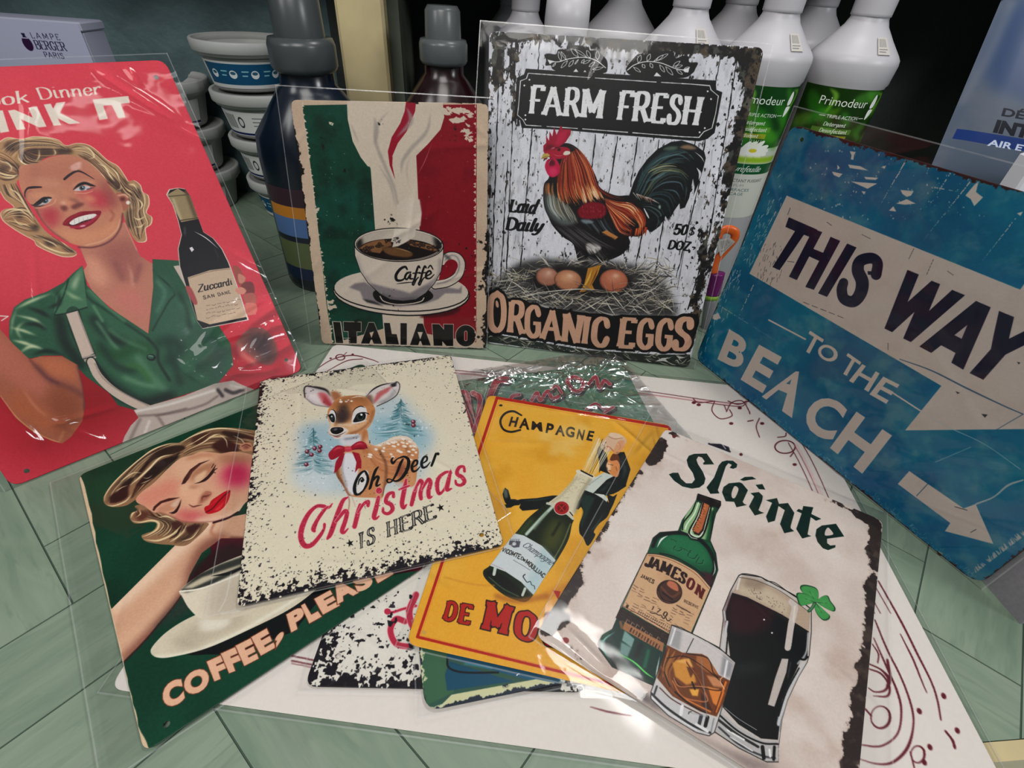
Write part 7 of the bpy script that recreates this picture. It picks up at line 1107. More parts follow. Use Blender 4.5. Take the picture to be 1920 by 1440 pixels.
def art_paper(a):
    S = lambda P, c, w=1, **q: a.stroke(P, c, w, **q); m = (104, 30, 44); a.view(0, 0, 1)
    def sw(P, w=1.6): S(P, m, w, taper=False)
    for d in (0, 5): sw([(850, 694+d), (1000, 708+d), (1200, 732+d), (1370, 756+d), (1400, 752+d)], 1.3)
    a.poly([(850, 696), (1370, 756), (1370, 760), (850, 700)], (232, 190, 192), alpha=.6)
    for P in ([(1415, 748), (1385, 758), (1365, 752)], [(1340, 752), (1335, 770), (1350, 785), (1372, 780), (1368, 768)], [(1362, 772), (1372, 755), (1392, 752), (1404, 770), (1406, 776)], [(1362, 770), (1358, 760)], [(1424, 784), (1418, 800), (1424, 820)], [(1458, 820), (1472, 818), (1474, 812)], [(1300, 748), (1310, 755), (1340, 752)]): sw(P)
    t = np.linspace(0, 6.28, 20); sw(np.c_[1472+19*np.cos(t), 838+12*np.sin(t)], 2); sw([(1488, 848), (1482, 856)], 2)
    for c in ((1301, 755), (1310, 759), (1371, 794), (1429, 794), (1490, 871), (1387, 765)): a.ell(c, 4, 2.5, m)
    S([(1402, 790), (1412, 788)], m, 2); 
    for d in (0, 9, 25): sw([(1478+d, 830), (1505+d, 880), (1560+d, 1000), (1640+d*1.2, 1150)], 1.4)
    a.poly([(1488, 832), (1496, 832), (1600, 1040), (1590, 1040)], (236, 196, 198), alpha=.5)
    a.view(1540, 900, 2.667)
    S([(285, 505, 6), (400, 710, 9), (480, 870, 9), (550, 1010, 8), (580, 1100, 8), (598, 1200, 7)], m, 1); S([(395, 770, 4), (460, 900, 8), (500, 1000, 6), (528, 1065, 3)], m, 1); S([(268, 700, 6), (330, 850, 8), (400, 990, 8), (450, 1130, 9), (460, 1230, 8), (430, 1340, 14), (360, 1410, 12), (280, 1420, 6), (190, 1395, 3)], m, 1); S([(262, 790, 4), (320, 920, 8), (380, 1060, 10), (400, 1160, 9), (380, 1270, 8), (300, 1330, 8), (200, 1325, 5)], m, 1)
    S([(255, 820, 4), (285, 870, 6), (282, 915, 5)], m, 1); S([(240, 920, 6), (300, 950, 8), (340, 1000, 16), (320, 1050, 10), (270, 1060, 6), (235, 1040, 4)], m, 1); S([(240, 945, 6), (300, 970, 8), (340, 1030, 9), (330, 1080, 9), (260, 1080, 3)], m, 1); t = np.linspace(0, 6.28, 16); S(np.c_[296+48*np.cos(t), 1186+55*np.sin(t), 7+4*np.cos(t-.6)], m, 1); S([(220, 1145), (250, 1180)], m, 8); S([(330, 900), (345, 990), (330, 1030)], m, 12)
    S(np.c_[482+34*np.cos(t), 1372+42*np.sin(t), 6+3*np.cos(t)], m, 1); S([(445, 1360), (465, 1440)], m, 7); S([(620, 1255, 9), (655, 1300, 10), (668, 1340, 12)], m, 1)
    for c in ((612, 1080), (490, 1156), (680, 1253), (543, 1336), (515, 1412)): a.ell(c, 11, 17, m, -30)
    a.view(380, 1140, 2.4); S([(1745, 445, 3), (1830, 468, 7), (1930, 485, 5)], m, 1); 
    for y in (0, 22, 34): S([(400, 215+y), (500, 235+y)], m, 6 if y < 30 else 3)
    a.view(500, 160, 2.6667)
    S([(240, 1425, 3), (330, 1370, 4), (430, 1350, 5), (520, 1370, 4), (560, 1385, 3)], m, 1); S([(300, 1430, 3), (400, 1378, 4), (480, 1368, 4)], m, 1); S(np.c_[368+22*np.cos(t), 1360+14*np.sin(t)], m, 4); S([(385, 1350), (400, 1335)], m, 3)
    for c in ((320, 1365), (430, 1345)): a.ell(c, 6, 4, m)
    a.view(1240, 830, 5.053); S([(450, 10), (560, 50), (650, 85)], (40, 30, 50), 16); a.poly([(470, 8), (560, 12), (640, 40), (650, 80), (560, 55)], (36, 26, 44)); S([(580, 20), (610, 60)], (230, 226, 224), 7); a.ell((755, 112), 16, 14, m)
    a.grain(.015)
# ================================================================== shelf, walls
SA = rad(7.0)
SU = np.array([math.cos(SA), math.sin(SA)]); SV = np.array([-math.sin(SA), math.cos(SA)])   # along the front edge / into the shelf
P0 = onz((1862, 1389))[:2]
def sh(a, b, z=0.0): p = P0+SU*a+SV*b; return (p[0], p[1], z)      # shelf coordinates: a along the front edge, b inwards
def clip_poly(P, A, B):       # keep the left side of A->B
    out = []; 
    for i in range(len(P)):
        p, q = P[i], P[(i+1) % len(P)]; sp = (B[0]-A[0])*(p[1]-A[1])-(B[1]-A[1])*(p[0]-A[0]); sq = (B[0]-A[0])*(q[1]-A[1])-(B[1]-A[1])*(q[0]-A[0])
        if sp >= 0: out.append(p)
        if (sp >= 0) != (sq >= 0): t = sp/(sp-sq); out.append((p[0]+(q[0]-p[0])*t, p[1]+(q[1]-p[1])*t))
    return out
def plank_material():
    m, nt, out = new_mat('green_washed_plank'); N = nt.nodes.new; Lk = nt.links.new
    b = N('ShaderNodeBsdfPrincipled'); Lk(b.outputs[0], out.inputs[0]); b.inputs['Roughness'].default_value = .42
    oi = N('ShaderNodeObjectInfo'); tc = N('ShaderNodeTexCoord')
    ad = N('ShaderNodeVectorMath'); ad.operation = 'MULTIPLY_ADD'; Lk(oi.outputs['Random'], ad.inputs[0]); ad.inputs[1].default_value = (7, 5, 3); Lk(tc.outputs['Object'], ad.inputs[2])
    mp = N('ShaderNodeMapping'); mp.inputs['Scale'].default_value = (1, 6, 1); Lk(ad.outputs[0], mp.inputs[0])
    def noise(sc, det, src, dist=0):
        n = N('ShaderNodeTexNoise'); n.inputs['Scale'].default_value = sc; n.inputs['Detail'].default_value = det; n.inputs['Distortion'].default_value = dist; Lk(src, n.inputs['Vector']); return n.outputs['Fac']
    def ramp(f, a, bb):
        r = N('ShaderNodeMapRange'); r.inputs[1].default_value = a; r.inputs[2].default_value = bb; Lk(f, r.inputs[0]); return r.outputs[0]
    def mix(f, c1, c2, k=1.0):
        x = N('ShaderNodeMix'); x.data_type = 'RGBA'; mm = N('ShaderNodeMath'); mm.operation = 'MULTIPLY'; Lk(f, mm.inputs[0]); mm.inputs[1].default_value = k; Lk(mm.outputs[0], x.inputs[0])
        for c, i in ((c1, 6), (c2, 7)):
            if isinstance(c, tuple): x.inputs[i].default_value = lin(c)
            else: Lk(c, x.inputs[i])
        return x.outputs[2]
    big = mix(ramp(noise(9, 3, ad.outputs[0]), .3, .7), (106, 126, 108), (121, 138, 120))
    str_ = mix(ramp(noise(14, 7, mp.outputs[0], .8), .38, .66), big, (136, 152, 132), .45)
    dk = mix(ramp(noise(34, 6, mp.outputs[0], .4), .55, .75), str_, (88, 110, 95), .45)
    gr = mix(ramp(noise(5, 4, mp.outputs[0], 1.5), .55, .78), dk, (140, 142, 134), .4)
    Lk(gr, b.inputs['Base Color'])
    bp = N('ShaderNodeBump'); bp.inputs['Distance'].default_value = .0002; Lk(noise(60, 4, mp.outputs[0]), bp.inputs['Height']); Lk(bp.outputs[0], b.inputs['Normal'])
    return m
M_PLANK = plank_material()
M_JOINT = solid('dark_joint', (62, 80, 68), .8)
M_CREAM = solid('cream_paint', (208, 192, 146), .55, noise=.14, scale=9, bump=.0006, bscale=25)
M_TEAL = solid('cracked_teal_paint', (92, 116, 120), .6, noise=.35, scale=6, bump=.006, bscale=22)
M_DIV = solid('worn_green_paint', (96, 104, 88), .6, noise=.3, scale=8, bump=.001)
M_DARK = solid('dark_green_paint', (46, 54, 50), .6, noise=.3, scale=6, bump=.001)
base = MB(); AX0, AX1, BY1 = -1.3, .78, 1.06
pts = [sh(AX0, 0), sh(AX1, 0), sh(AX1, BY1), sh(AX0, BY1)]
base.add([(p[0], p[1], -.0008) for p in pts]+[(p[0], p[1], -.03) for p in pts], [(0, 1, 2, 3), (7, 6, 5, 4), (0, 4, 5, 1), (1, 5, 6, 2), (2, 6, 7, 3), (3, 7, 4, 0)])
shelf = base.build('floor', M_JOINT); shelf['kind'] = 'structure'; shelf['label'] = 'display shelf laid with grey-green herringbone planks'
th = rad(52.3); e1 = np.array([math.cos(th), math.sin(th)]); e2 = np.array([-math.sin(th), math.cos(th)])
PW, PL = .0745, .2615
ORG = e1*(-.066)+e2*.372
edges = [(pts[i][:2], pts[(i+1) % 4][:2]) for i in range(4)]
npl = 0
for j in range(-6, 8):
    for k in range(-20, 21):
        for vert in (0, 1):
            o = np.array([j*PL+k*PW, -j*PL+k*PW]); g = .0007
            if vert: x0, x1, y0, y1 = o[0]-PW, o[0], o[1], o[1]+PL
            else: x0, x1, y0, y1 = o[0], o[0]+PL, o[1], o[1]+PW
            P = [ORG+e1*x+e2*y for x, y in ((x0+g, y0+g), (x1-g, y0+g), (x1-g, y1-g), (x0+g, y1-g))]
            P = [tuple(p) for p in P]
            for A, B in edges:
                P = clip_poly(P, A, B)
                if len(P) < 3: break
            if len(P) < 3: continue
            c = np.mean(P, 0); ang = th+(math.pi/2 if vert else 0); cs, sn = math.cos(-ang), math.sin(-ang)
            loc = [((p[0]-c[0])*cs-(p[1]-c[1])*sn, (p[0]-c[0])*sn+(p[1]-c[1])*cs) for p in P]
            n = len(loc); v = [(x, y, 0) for x, y in loc]+[(x, y, -.0016) for x, y in loc]
            f = [tuple(range(n))]+[(i+n, (i+1) % n+n, (i+1) % n, i) for i in range(n)]
            po = mesh_obj('plank', v, f, M_PLANK); po.location = (c[0], c[1], 0); po.rotation_euler[2] = ang; po.parent = shelf; npl += 1
def wallbox(name, a0, a1, b0, b1, z0, z1, mat, kind='structure', parent=None, label=None):
    m = MB(); P = [sh(a0, b0), sh(a1, b0), sh(a1, b1), sh(a0, b1)]
    m.add([(p[0], p[1], z0) for p in P]+[(p[0], p[1], z1) for p in P], [(3, 2, 1, 0), (4, 5, 6, 7), (0, 1, 5, 4), (1, 2, 6, 5), (2, 3, 7, 6), (3, 0, 4, 7)])
    o = m.build(name, mat, parent); 
    if kind: o['kind'] = kind
    if label: o['label'] = label
    return o
wallbox('trim_1', AX0, AX1, -.012, -.0006, -.03, .0, M_CREAM, label='cream painted front edge of the shelf')
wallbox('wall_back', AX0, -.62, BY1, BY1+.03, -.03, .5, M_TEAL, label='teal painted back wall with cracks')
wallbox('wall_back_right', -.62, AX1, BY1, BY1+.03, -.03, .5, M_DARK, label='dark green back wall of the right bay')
wallbox('ceiling', AX0, -.62, .84, BY1+.03, .475, .5, M_DARK, label='underside of the unseen shelf above, set low to shade the left bay')  # out of view; height and front edge shaped to darken the left bay
wallbox('ceiling_right', -.62, AX1, .70, BY1+.03, .475, .5, M_DARK)  # unseen too, brought further forward to keep the right bay darker
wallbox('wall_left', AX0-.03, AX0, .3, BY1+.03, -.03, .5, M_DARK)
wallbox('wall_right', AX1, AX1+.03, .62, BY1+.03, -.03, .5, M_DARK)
# bay divider with its cream front post
# ================================================================== tin signs in clear sleeves
PPM = 3000
def rounded(Q, r, n=6):
    Q = [np.asarray(q, float) for q in Q]; out = []
    for i in range(4):
        p, c, q = Q[i-1], Q[i], Q[(i+1) % 4]; a = (p-c)/np.linalg.norm(p-c); b = (q-c)/np.linalg.norm(q-c)
        for t in np.linspace(0, 1, n+1):
            A = c+a*r; B = c+b*r; out.append((1-t)**2*A+2*t*(1-t)*c+t*t*B)
    return np.array(out)
def inset(P, d):
    P = np.asarray(P); c = P.mean(0); a = np.roll(P, 1, 0); b = np.roll(P, -1, 0); t = b-a; t /= np.linalg.norm(t, axis=1)[:, None]+1e-9
    n = np.c_[-t[:, 1], t[:, 0]]; s = np.sign(np.sum(n*(c-P), 1)); return P+n*d*s[:, None]
def plate_mesh(name, Q, r, holes, t, O, U, V, N, uvof, mats, parent, hole_r=.0022):
    outer = rounded(Q, r); inn = inset(outer, .0006)
    bm = bmesh.new(); P3 = lambda p, h: Vector(O+U*p[0]+V*p[1]+N*h)
    top = [bm.verts.new(P3(p, 0)) for p in inn]; mid = [bm.verts.new(P3(p, -.0004)) for p in outer]; bot = [bm.verts.new(P3(p, -t)) for p in outer]
    loops = [top]; hl = []
    for h in holes:
        ring = [(h[0]+hole_r*math.cos(a), h[1]+hole_r*math.sin(a)) for a in np.linspace(0, 2*math.pi, 13)[:-1]]
        A = [bm.verts.new(P3(p, 0)) for p in ring]; B = [bm.verts.new(P3(p, -t)) for p in ring]; loops.append(A); hl.append((A, B))
    def fill(ls):
        es = []
        for l in ls:
            for i in range(len(l)):
                e = bm.edges.get((l[i], l[(i+1) % len(l)])) or bm.edges.new((l[i], l[(i+1) % len(l)])); es.append(e)
        g = bmesh.ops.triangle_fill(bm, use_beauty=True, use_dissolve=False, edges=es, normal=Vector(N)); return [f for f in g['geom'] if isinstance(f, bmesh.types.BMFace)]
    tf = fill(loops); bf = fill([bot]+[b for a, b in hl])
    n = len(outer); side = []
    for i in range(n):
        j = (i+1) % n; side.append(bm.faces.new((top[i], mid[i], mid[j], top[j]))); side.append(bm.faces.new((mid[i], bot[i], bot[j], mid[j])))
    for a, b in hl:
        for i in range(12): side.append(bm.faces.new((a[i], a[(i+1) % 12], b[(i+1) % 12], b[i])))
    for f in bf+side[1::2]: f.material_index = 1
    bmesh.ops.recalc_face_normals(bm, faces=bm.faces[:])
    uvl = bm.loops.layers.uv.new('UVMap')
    for f in bm.faces:
        for l in f.loops:
            d = np.array(l.vert.co)-O; l[uvl].uv = uvof(d@U, d@V)
    m = bpy.data.meshes.new(name); bm.to_mesh(m); bm.free()
    for x in mats: m.materials.append(x)
    o = bpy.data.objects.new(name, m); COL.objects.link(o); o.parent = parent
    o.matrix_parent_inverse = Matrix.Translation(-parent.location)
    return o
def print_mat(name, img, rough=.38, emboss=0.0):
    m, nt, out = new_mat(name); N = nt.nodes.new; Lk = nt.links.new
    b = N('ShaderNodeBsdfPrincipled'); Lk(b.outputs[0], out.inputs[0]); b.inputs['Roughness'].default_value = rough; b.inputs['Specular IOR Level'].default_value = .2
    t = N('ShaderNodeTexImage'); t.image = img; t.interpolation = 'Cubic'; t.extension = 'EXTEND'
    uv = N('ShaderNodeUVMap'); uv.uv_map = 'UVMap'; Lk(uv.outputs[0], t.inputs[0]); Lk(t.outputs[0], b.inputs['Base Color'])
    return m
M_SEAM = film_mat('sleeve_seam', base=.03, fog=.10, rough=.2, wr=.0003, wscale=60)
M_BACK = solid('bare_sheet_metal', (120, 118, 112), .4, metal=.6)
FILM = film_mat('clear_sleeve_film', base=.0, fog=.002, gain=.7, rough=.06, wr=.0004, wscale=26)
def wrinkle_sheet(name, x0, x1, y0, y1, O, U, V, N, h0, folds, amp, seed, parent, mat=None, step=.0022, curl=0.0, rough_folds=10):
    rng = np.random.default_rng(seed); nx = max(8, int((x1-x0)/step)); ny = max(8, int((y1-y0)/step))
    X, Y = np.meshgrid(np.linspace(x0, x1, nx), np.linspace(y0, y1, ny)); Hh = np.zeros_like(X)
    Hh += (vnoise(ny, nx, .05/step, rng, 3)-.3)*amp
    fl = list(folds)
    for _ in range(rough_folds):
        c = rng.random(2)*[x1-x0, y1-y0]+[x0, y0]; a = rng.random()*math.pi; l = .02+.05*rng.random(); fl.append((c[0]-l*math.cos(a), c[1]-l*math.sin(a), c[0]+l*math.cos(a), c[1]+l*math.sin(a), amp*(.4+.8*rng.random()), .0015+.004*rng.random()))
    for ax, ay, bx, by, hgt, sg in fl:
        d = np.array([bx-ax, by-ay]); L2 = d@d+1e-9; t = np.clip(((X-ax)*d[0]+(Y-ay)*d[1])/L2, 0, 1); dist = np.hypot(X-ax-t*d[0], Y-ay-t*d[1])
        Hh += hgt*np.exp(-(dist/sg)**2)*np.sin(np.clip(t, .02, .98)*math.pi)**.5
    Hh = np.maximum(Hh, 0)+h0
    v = O[None]+X.reshape(-1, 1)*U+Y.reshape(-1, 1)*V+Hh.reshape(-1, 1)*N
    i = np.arange((ny-1)*nx).reshape(ny-1, nx)[:, :-1].ravel(); f = np.c_[i, i+1, i+nx+1, i+nx]
    m = bpy.data.meshes.new(name); m.vertices.add(len(v)); m.vertices.foreach_set('co', v.ravel()); m.loops.add(f.size); m.loops.foreach_set('vertex_index', f.ravel())
    m.polygons.add(len(f)); m.polygons.foreach_set('loop_start', np.arange(0, f.size, 4)); m.update(calc_edges=True); m.polygons.foreach_set('use_smooth', [True]*len(f))
    m.materials.append(mat or FILM); o = bpy.data.objects.new(name, m); COL.objects.link(o); o.parent = parent; o.matrix_parent_inverse = Matrix.Translation(-parent.location)
    return o
def flat_plane(a, b, c):      # three (pixel, height) pairs
    A, B, C = (onz(*k) for k in (a, b, c)); n = np.cross(B-A, C-A); n /= np.linalg.norm(n); return A, (n if n[2] > 0 else -n)
def lean_plane(bl, br, deg, z=.001):
    A, B = onz(bl, z), onz(br, z); u = B-A; u /= np.linalg.norm(u); back = np.array([-u[1], u[0], 0]); v = np.array([0, 0, 1])*math.cos(rad(deg))+back*math.sin(rad(deg))
    n = np.cross(u, v); return A, (n if n[1] < 0 else -n)
def sign(name, label, corners, plane, art, base, r=.009, holes=(), sleeve=(.004, .004, .004, .012), amp=.0008, folds=(), seed=1, rough_folds=10, t=.0008, rgh=.38, group=None, cat='sign', film=None, ppm=PPM, kidname='metal_plate', step=.0022):
    A, n = plane
    W3 = [None if c is None else onplane(c, A, n) for c in corners]
    for i in range(4):
        if W3[i] is None: W3[i] = W3[i-1]+W3[(i+1) % 4]-W3[(i+2) % 4]
    TL, TR, BR, BL = W3; O = BL.copy(); U = BR-BL; U /= np.linalg.norm(U); V = np.cross(n, U); uvp = [np.array([(w-O)@U, (w-O)@V]) for w in W3]
    lo = np.min(uvp, 0); hi = np.max(uvp, 0); w = int((hi[0]-lo[0])*ppm); h = int((hi[1]-lo[1])*ppm)
    # photograph pixel -> plane -> picture pixel
    src = [(400, 300), (1500, 320), (1450, 1200), (420, 1190)]
    dst = []
    for p in src:
        q = onplane(p, A, n)-O; dst.append(((q@U-lo[0])/(hi[0]-lo[0])*w, (hi[1]-q@V)/(hi[1]-lo[1])*h))
    a = Art(w, h, base, hom(src, dst), seed); art(a); img = a.image(name)
    root = empty(name, tuple((BL+BR)/2)); tag(root, label, cat, group)
    hp = []
    for hx in holes: q = onplane(hx, A, n)-O; hp.append((q@U, q@V))
    mt = print_mat(name+'_print', img, rgh)
    plate_mesh(kidname, uvp, r, hp, t, O, U, V, n, lambda x, y: ((x-lo[0])/(hi[0]-lo[0]), (y-lo[1])/(hi[1]-lo[1])), [mt, M_BACK], root)
    if sleeve:
        F = []
        for p, q, hg, sg in folds:
            P = onplane(p, A, n)-O; Q = onplane(q, A, n)-O; F.append((P@U, P@V, Q@U, Q@V, hg, sg))
        wrinkle_sheet('plastic_sleeve', lo[0]-sleeve[0], hi[0]+sleeve[1], lo[1]-sleeve[2], hi[1]+sleeve[3], O, U, V, n, .0006, F, amp, seed, root, film, step=step, rough_folds=rough_folds)
        x0, x1, y0, y1 = lo[0]-sleeve[0], hi[0]+sleeve[1], lo[1]-sleeve[2], hi[1]+sleeve[3]; sm = MB(); w_ = .0011
        for p0, p1, d in (((x0, y0), (x1, y0), (0, w_)), ((x1, y0), (x1, y1), (-w_, 0)), ((x1, y1), (x0, y1), (0, -w_)), ((x0, y1), (x0, y0), (w_, 0))):
            for j in range(20):
                q = [np.array(p0)+(np.array(p1)-p0)*s for s in (j/20, (j+1)/20)]; hz = [.0009+.0002*math.sin(j*1.3), .0009+.0002*math.sin((j+1)*1.3)]
                c = [(q[0], hz[0]), (q[1], hz[1]), (q[1]+d, hz[1]+.0002), (q[0]+d, hz[0]+.0002)]
                if U[2]**2 < .2 and p0 == (x0, y0) and n[2] < .5: continue
                sm.add([O+U*k[0]+V*k[1]+n*h_ for k, h_ in c], [(0, 1, 2, 3)])
        so = sm.build('sleeve_seam', M_SEAM, None, True); so.parent = root; so.matrix_parent_inverse = Matrix.Translation(-root.location)
    return root
# ================================================================== the signs and the printed sheet
# printed sheet under everything
PAP = [(624, 644), (1497, 737), None, None]
A_ = onz((627, 645)); 
def sheet():
    TL = onz((626, 645), .0010); TR = onz((1498, 735), .0010); u = TR-TL; v = np.array([u[1], -u[0], 0])/np.linalg.norm(u)
    BRl = onz((1870, 1440), .001); hgt = .310
    corners = [TL, TR, TR+v*hgt, TL+v*hgt]
    px = []
    for c in corners:
        d = c-EYE; z = d@FWD; px.append((960+FPX*(d@RGT)/z, 720+FPX*(d@DWN)/z))
    return px
FILM_FLAT = film_mat('sleeve_film_flat', base=.0, fog=.002, gain=.7, rough=.08, wr=.0002, wscale=12)
FILM_GLARE = film_mat('sleeve_film_crumpled', base=.18, fog=.01, rough=.17, wr=.010, wscale=15, gain=2.2)
sign('printed_sheet', 'large white printed sheet with burgundy scroll border under the fanned signs', [(626, 645), (1498, 735), (1916, 1530), (204, 1291)], flat_plane(((627, 645), .001), ((1498, 735), .001), ((900, 1440), .001)), art_paper, (236, 230, 224), r=.010, sleeve=(.004, .004, .004, .004), amp=.0003, seed=3, rough_folds=6, t=.0004, rgh=.6, cat='sheet', film=FILM_FLAT, ppm=1700, kidname='paper')
sign('tin_sign', 'white speckled tin sign peeking out under the green and yellow signs', [None, (1085, 900), (1100, 1298), (570, 1287)], flat_plane(((570, 1287), .0032), ((1100, 1298), .0032), ((900, 900), .0032)), art_whitered, (232, 228, 218), holes=[(634, 1230)], seed=5, amp=.0005)
sign('tin_sign', 'green tin sign with red script lettering behind the yellow sign, under glaring film', [None, (1175, 684), (1262, 830), None] if 0 else [(838, 716), (1166, 678), (1262, 860), (880, 960)], flat_plane(((838, 716), .0032), ((1166, 678), .0032), ((1000, 900), .0040)), art_welcome, (104, 156, 128), seed=6, amp=.0011, rough_folds=30, film=FILM_GLARE, step=.0011,
     folds=[((x, y), (x+dx, y+dy), .0008+.0024*h, .0012+.002*h) for x, y, dx, dy, h in ((lambda r: [(q[0], q[1]-(1-q[2])*(q[1]-672-(1120-q[0])*.13)*.9, (q[3]-.5)*130, (q[4]-.5)*34, q[5]) for q in ((lambda u: (900+300*u[0], 705+.166*(300*u[0]), *u[1:5]))(r.random(5)) for _ in range(80))])(np.random.default_rng(4)))])
sign('tin_sign', 'dark blue and green tin sign corner showing below the yellow sign', [(783, 1190), (1200, 1150), (1250, 1240), (797, 1334)], flat_plane(((783, 1190), .0052), ((1200, 1150), .0056), ((797, 1334), .0050)), art_teal, (60, 96, 84), r=.012, seed=7, amp=.0005)
def coffee_corners():
    z0 = .0040; pl = flat_plane(((147, 890), .0034), ((270, 1412), .0036), ((800, 1062), .0064)); A, n = pl
    TL, BL, B2 = onplane((147, 890), *pl), onplane((270, 1412), *pl), onplane((780, 1073), *pl); u = (B2-BL)/np.linalg.norm(B2-BL)
    L = .300; C = [TL, TL+u*L, BL+u*L, BL]; out = []
    for c in C:
        d = c-EYE; z = d@FWD; out.append((960+FPX*(d@RGT)/z, 720+FPX*(d@DWN)/z))
    return out, pl
cc, pl = coffee_corners()
sign('tin_sign', 'green tin sign with a sleeping blonde woman, cup and the words COFFEE, PLEASE', cc, pl, art_coffee, (8, 66, 46), r=.008, holes=[(312, 1358)], seed=8, amp=.0007, sleeve=(.022, .004, .004, .004))
sign('tin_sign', 'yellow champagne tin sign with a man riding a bottle', [(915, 740), (1258, 797), None, (761, 1207)], flat_plane(((915, 740), .0068), ((1258, 797), .0070), ((761, 1207), .0082)), art_champ, (236, 176, 56), r=.009, holes=[(939, 760)], seed=9, amp=.0005, rough_folds=8,
     folds=[((1150, 790), (1240, 870), .003, .003), ((1040, 770), (1200, 790), .002, .002), ((1225, 790), (1240, 880), .004, .0025)])
sign('tin_sign', 'cream tin sign with a fawn wearing a red bow, laid over the green sign', [(488, 712), (845, 665), (945, 1022), (443, 1139)], flat_plane(((488, 712), .0060), ((845, 665), .0085), ((443, 1139), .0098)), art_deer, (232, 224, 202), r=.007, holes=[(903, 1003), (485, 1103)], seed=10, amp=.0006, sleeve=(.014, .003, .003, .003))
sign('tin_sign', 'cream rust-edged tin sign with whiskey bottle, stout glass, tumbler and clover', [(1248, 803), (1656, 976), None, (1003, 1192)], flat_plane(((1248, 803), .0110), ((1656, 976), .0050), ((1003, 1192), .0125)), art_slainte, (226, 214, 206), r=.008, seed=11, amp=.0005, rough_folds=8, film=FILM,
     folds=[((1060, 1180), (1140, 1260), .002, .003), ((1010, 1190), (1250, 1370), .0018, .002), ((1230, 810), (1190, 860), .004, .003)])
# signs that stand
sign('tin_sign', 'red tin sign with a smiling blonde woman in green holding a wine bottle', [None, (309, 112), (568, 694), (22, 914)], lean_plane((22, 914), (568, 694), 30), art_woman, (228, 74, 92), r=.010, seed=12, holes=[(293, 145), (537, 675), (50, 883)], amp=.0014, rough_folds=8, sleeve=(.006, .005, .004, .006),
     folds=[((180, 130), (330, 225), .0035, .004), ((235, 125), (260, 160), .002, .003), ((330, 700), (520, 560), .006, .009), ((400, 640), (540, 600), .005, .006), ((300, 640), (430, 760), .004, .008), ((420, 700), (520, 690), .004, .005), ((380, 650), (470, 590), .005, .010), ((430, 690), (550, 640), .005, .006), ((450, 600), (535, 560), .004, .007), ((360, 700), (430, 715), .004, .006), ((470, 660), (500, 610), .003, .004), ((410, 610), (440, 680), .003, .005), ((90, 780), (200, 830), .002, .004), ((10, 780), (80, 840), .002, .005)])
sign('tin_sign', 'tin sign in green, cream and red with a steaming coffee cup and ITALIANO', [(544, 187), (916, 194), (911, 655), (604, 645)], lean_plane((604, 645), (911, 655), 14), art_italiano, (222, 200, 176), r=.008, seed=13, holes=[(897, 632)], amp=.0009, sleeve=(.014, .002, .003, .006))
sign('tin_sign', 'white plank-look tin sign with a rooster on eggs reading FARM FRESH', [(917, 58), (1434, 89), (1291, 690), (911, 643)], lean_plane((911, 643), (1291, 690), 18.5), art_farm, (226, 228, 236), r=.009, seed=14, amp=.0010, sleeve=(.011, .008, .004, .004),
     folds=[((1290, 640), (1320, 560), .003, .002), ((1300, 620), (1310, 690), .003, .002)])
sign('tin_sign', 'blue weathered tin sign reading THIS WAY TO THE BEACH', [(1483, 232), None, (1834, 1098), (1303, 672)], lean_plane((1303, 672), (1834, 1098), 3), art_beach, (2, 124, 158), r=.014, seed=15, holes=[(1503, 262), (1762, 1038)], amp=.0012, rough_folds=16, sleeve=(.004, .004, .003, .016))
# ================================================================== things behind the signs
M_WHITE = solid('white_plastic', (186, 185, 190), .38, noise=.04, scale=8)
M_TUB = solid('white_tub_plastic', (168, 170, 168), .45)
M_CLEARCAP = solid('frosted_clear_plastic', (98, 104, 106), .3, trans=.3)
M_DARKCAP = solid('darker_frosted_plastic', (74, 80, 82), .3, trans=.3)  # darker copy of the frosted cap plastic
M_BLUEB = solid('dark_blue_bottle', (7, 20, 34), .22)
M_REDB = solid('dark_red_bottle', (30, 8, 12), .22)
def flat_art(name, w, h, base, fn, rough=.5, seed=2):
    a = Art(w, h, base, np.eye(3), seed); fn(a); return print_mat(name, a.image(name), rough)
# ---- post and divider (axis from the photograph: its foot behind the signs)
pc = ony((684, 110), .84)
post = MB(); post.box((pc[0]-.003, .862, .2375), (.066, .04, .474), rz=SA, bev=.004); po = post.build('post', M_CREAM); po['kind'] = 'structure'; po['label'] = 'cream painted post at the front of the divider'
m = MB(); m.box((pc[0]+.012, 1.02, .2375), (.03, .27, .474), rz=SA); dv = m.build('wall_divider', M_DIV); dv['kind'] = 'structure'
# ---- buckets
def label_tub(a):
    a.clip(); a.poly([(40, 10), (700, 10), (700, 110), (40, 110)], (24, 84, 118))
    for x in (120, 260, 400, 540): a.ell((x, 60), 26, 20, (214, 220, 220)); a.ell((x, 54), 18, 8, (60, 100, 120)); a.stroke([(x+60, 45), (x+100, 45)], (140, 190, 200), 6); a.stroke([(x+60, 65), (x+90, 65)], (140, 190, 200), 6)
def label_tub2(a):
    for i in range(12): a.stroke([(60+i*9, 20), (60+i*9, 90)], (40, 44, 48), 3+(i % 3), smooth=False)
    for y in (30, 50, 70): a.stroke([(300, y), (430, y)], (110, 114, 118), 5)
    a.ell((210, 56), 24, 30, (50, 54, 60)); a.ell((210, 56), 16, 20, (200, 204, 204)); a.ell((560, 56), 30, 30, (120, 126, 130)); a.ell((560, 56), 24, 24, (205, 208, 206)); a.poly([(0, 112), (720, 112), (720, 124), (0, 124)], (28, 40, 90))
M_TL1 = flat_art('tub_label_teal', 720, 128, (200, 202, 200), label_tub); M_TL2 = flat_art('tub_label_grey', 720, 128, (205, 207, 205), label_tub2)
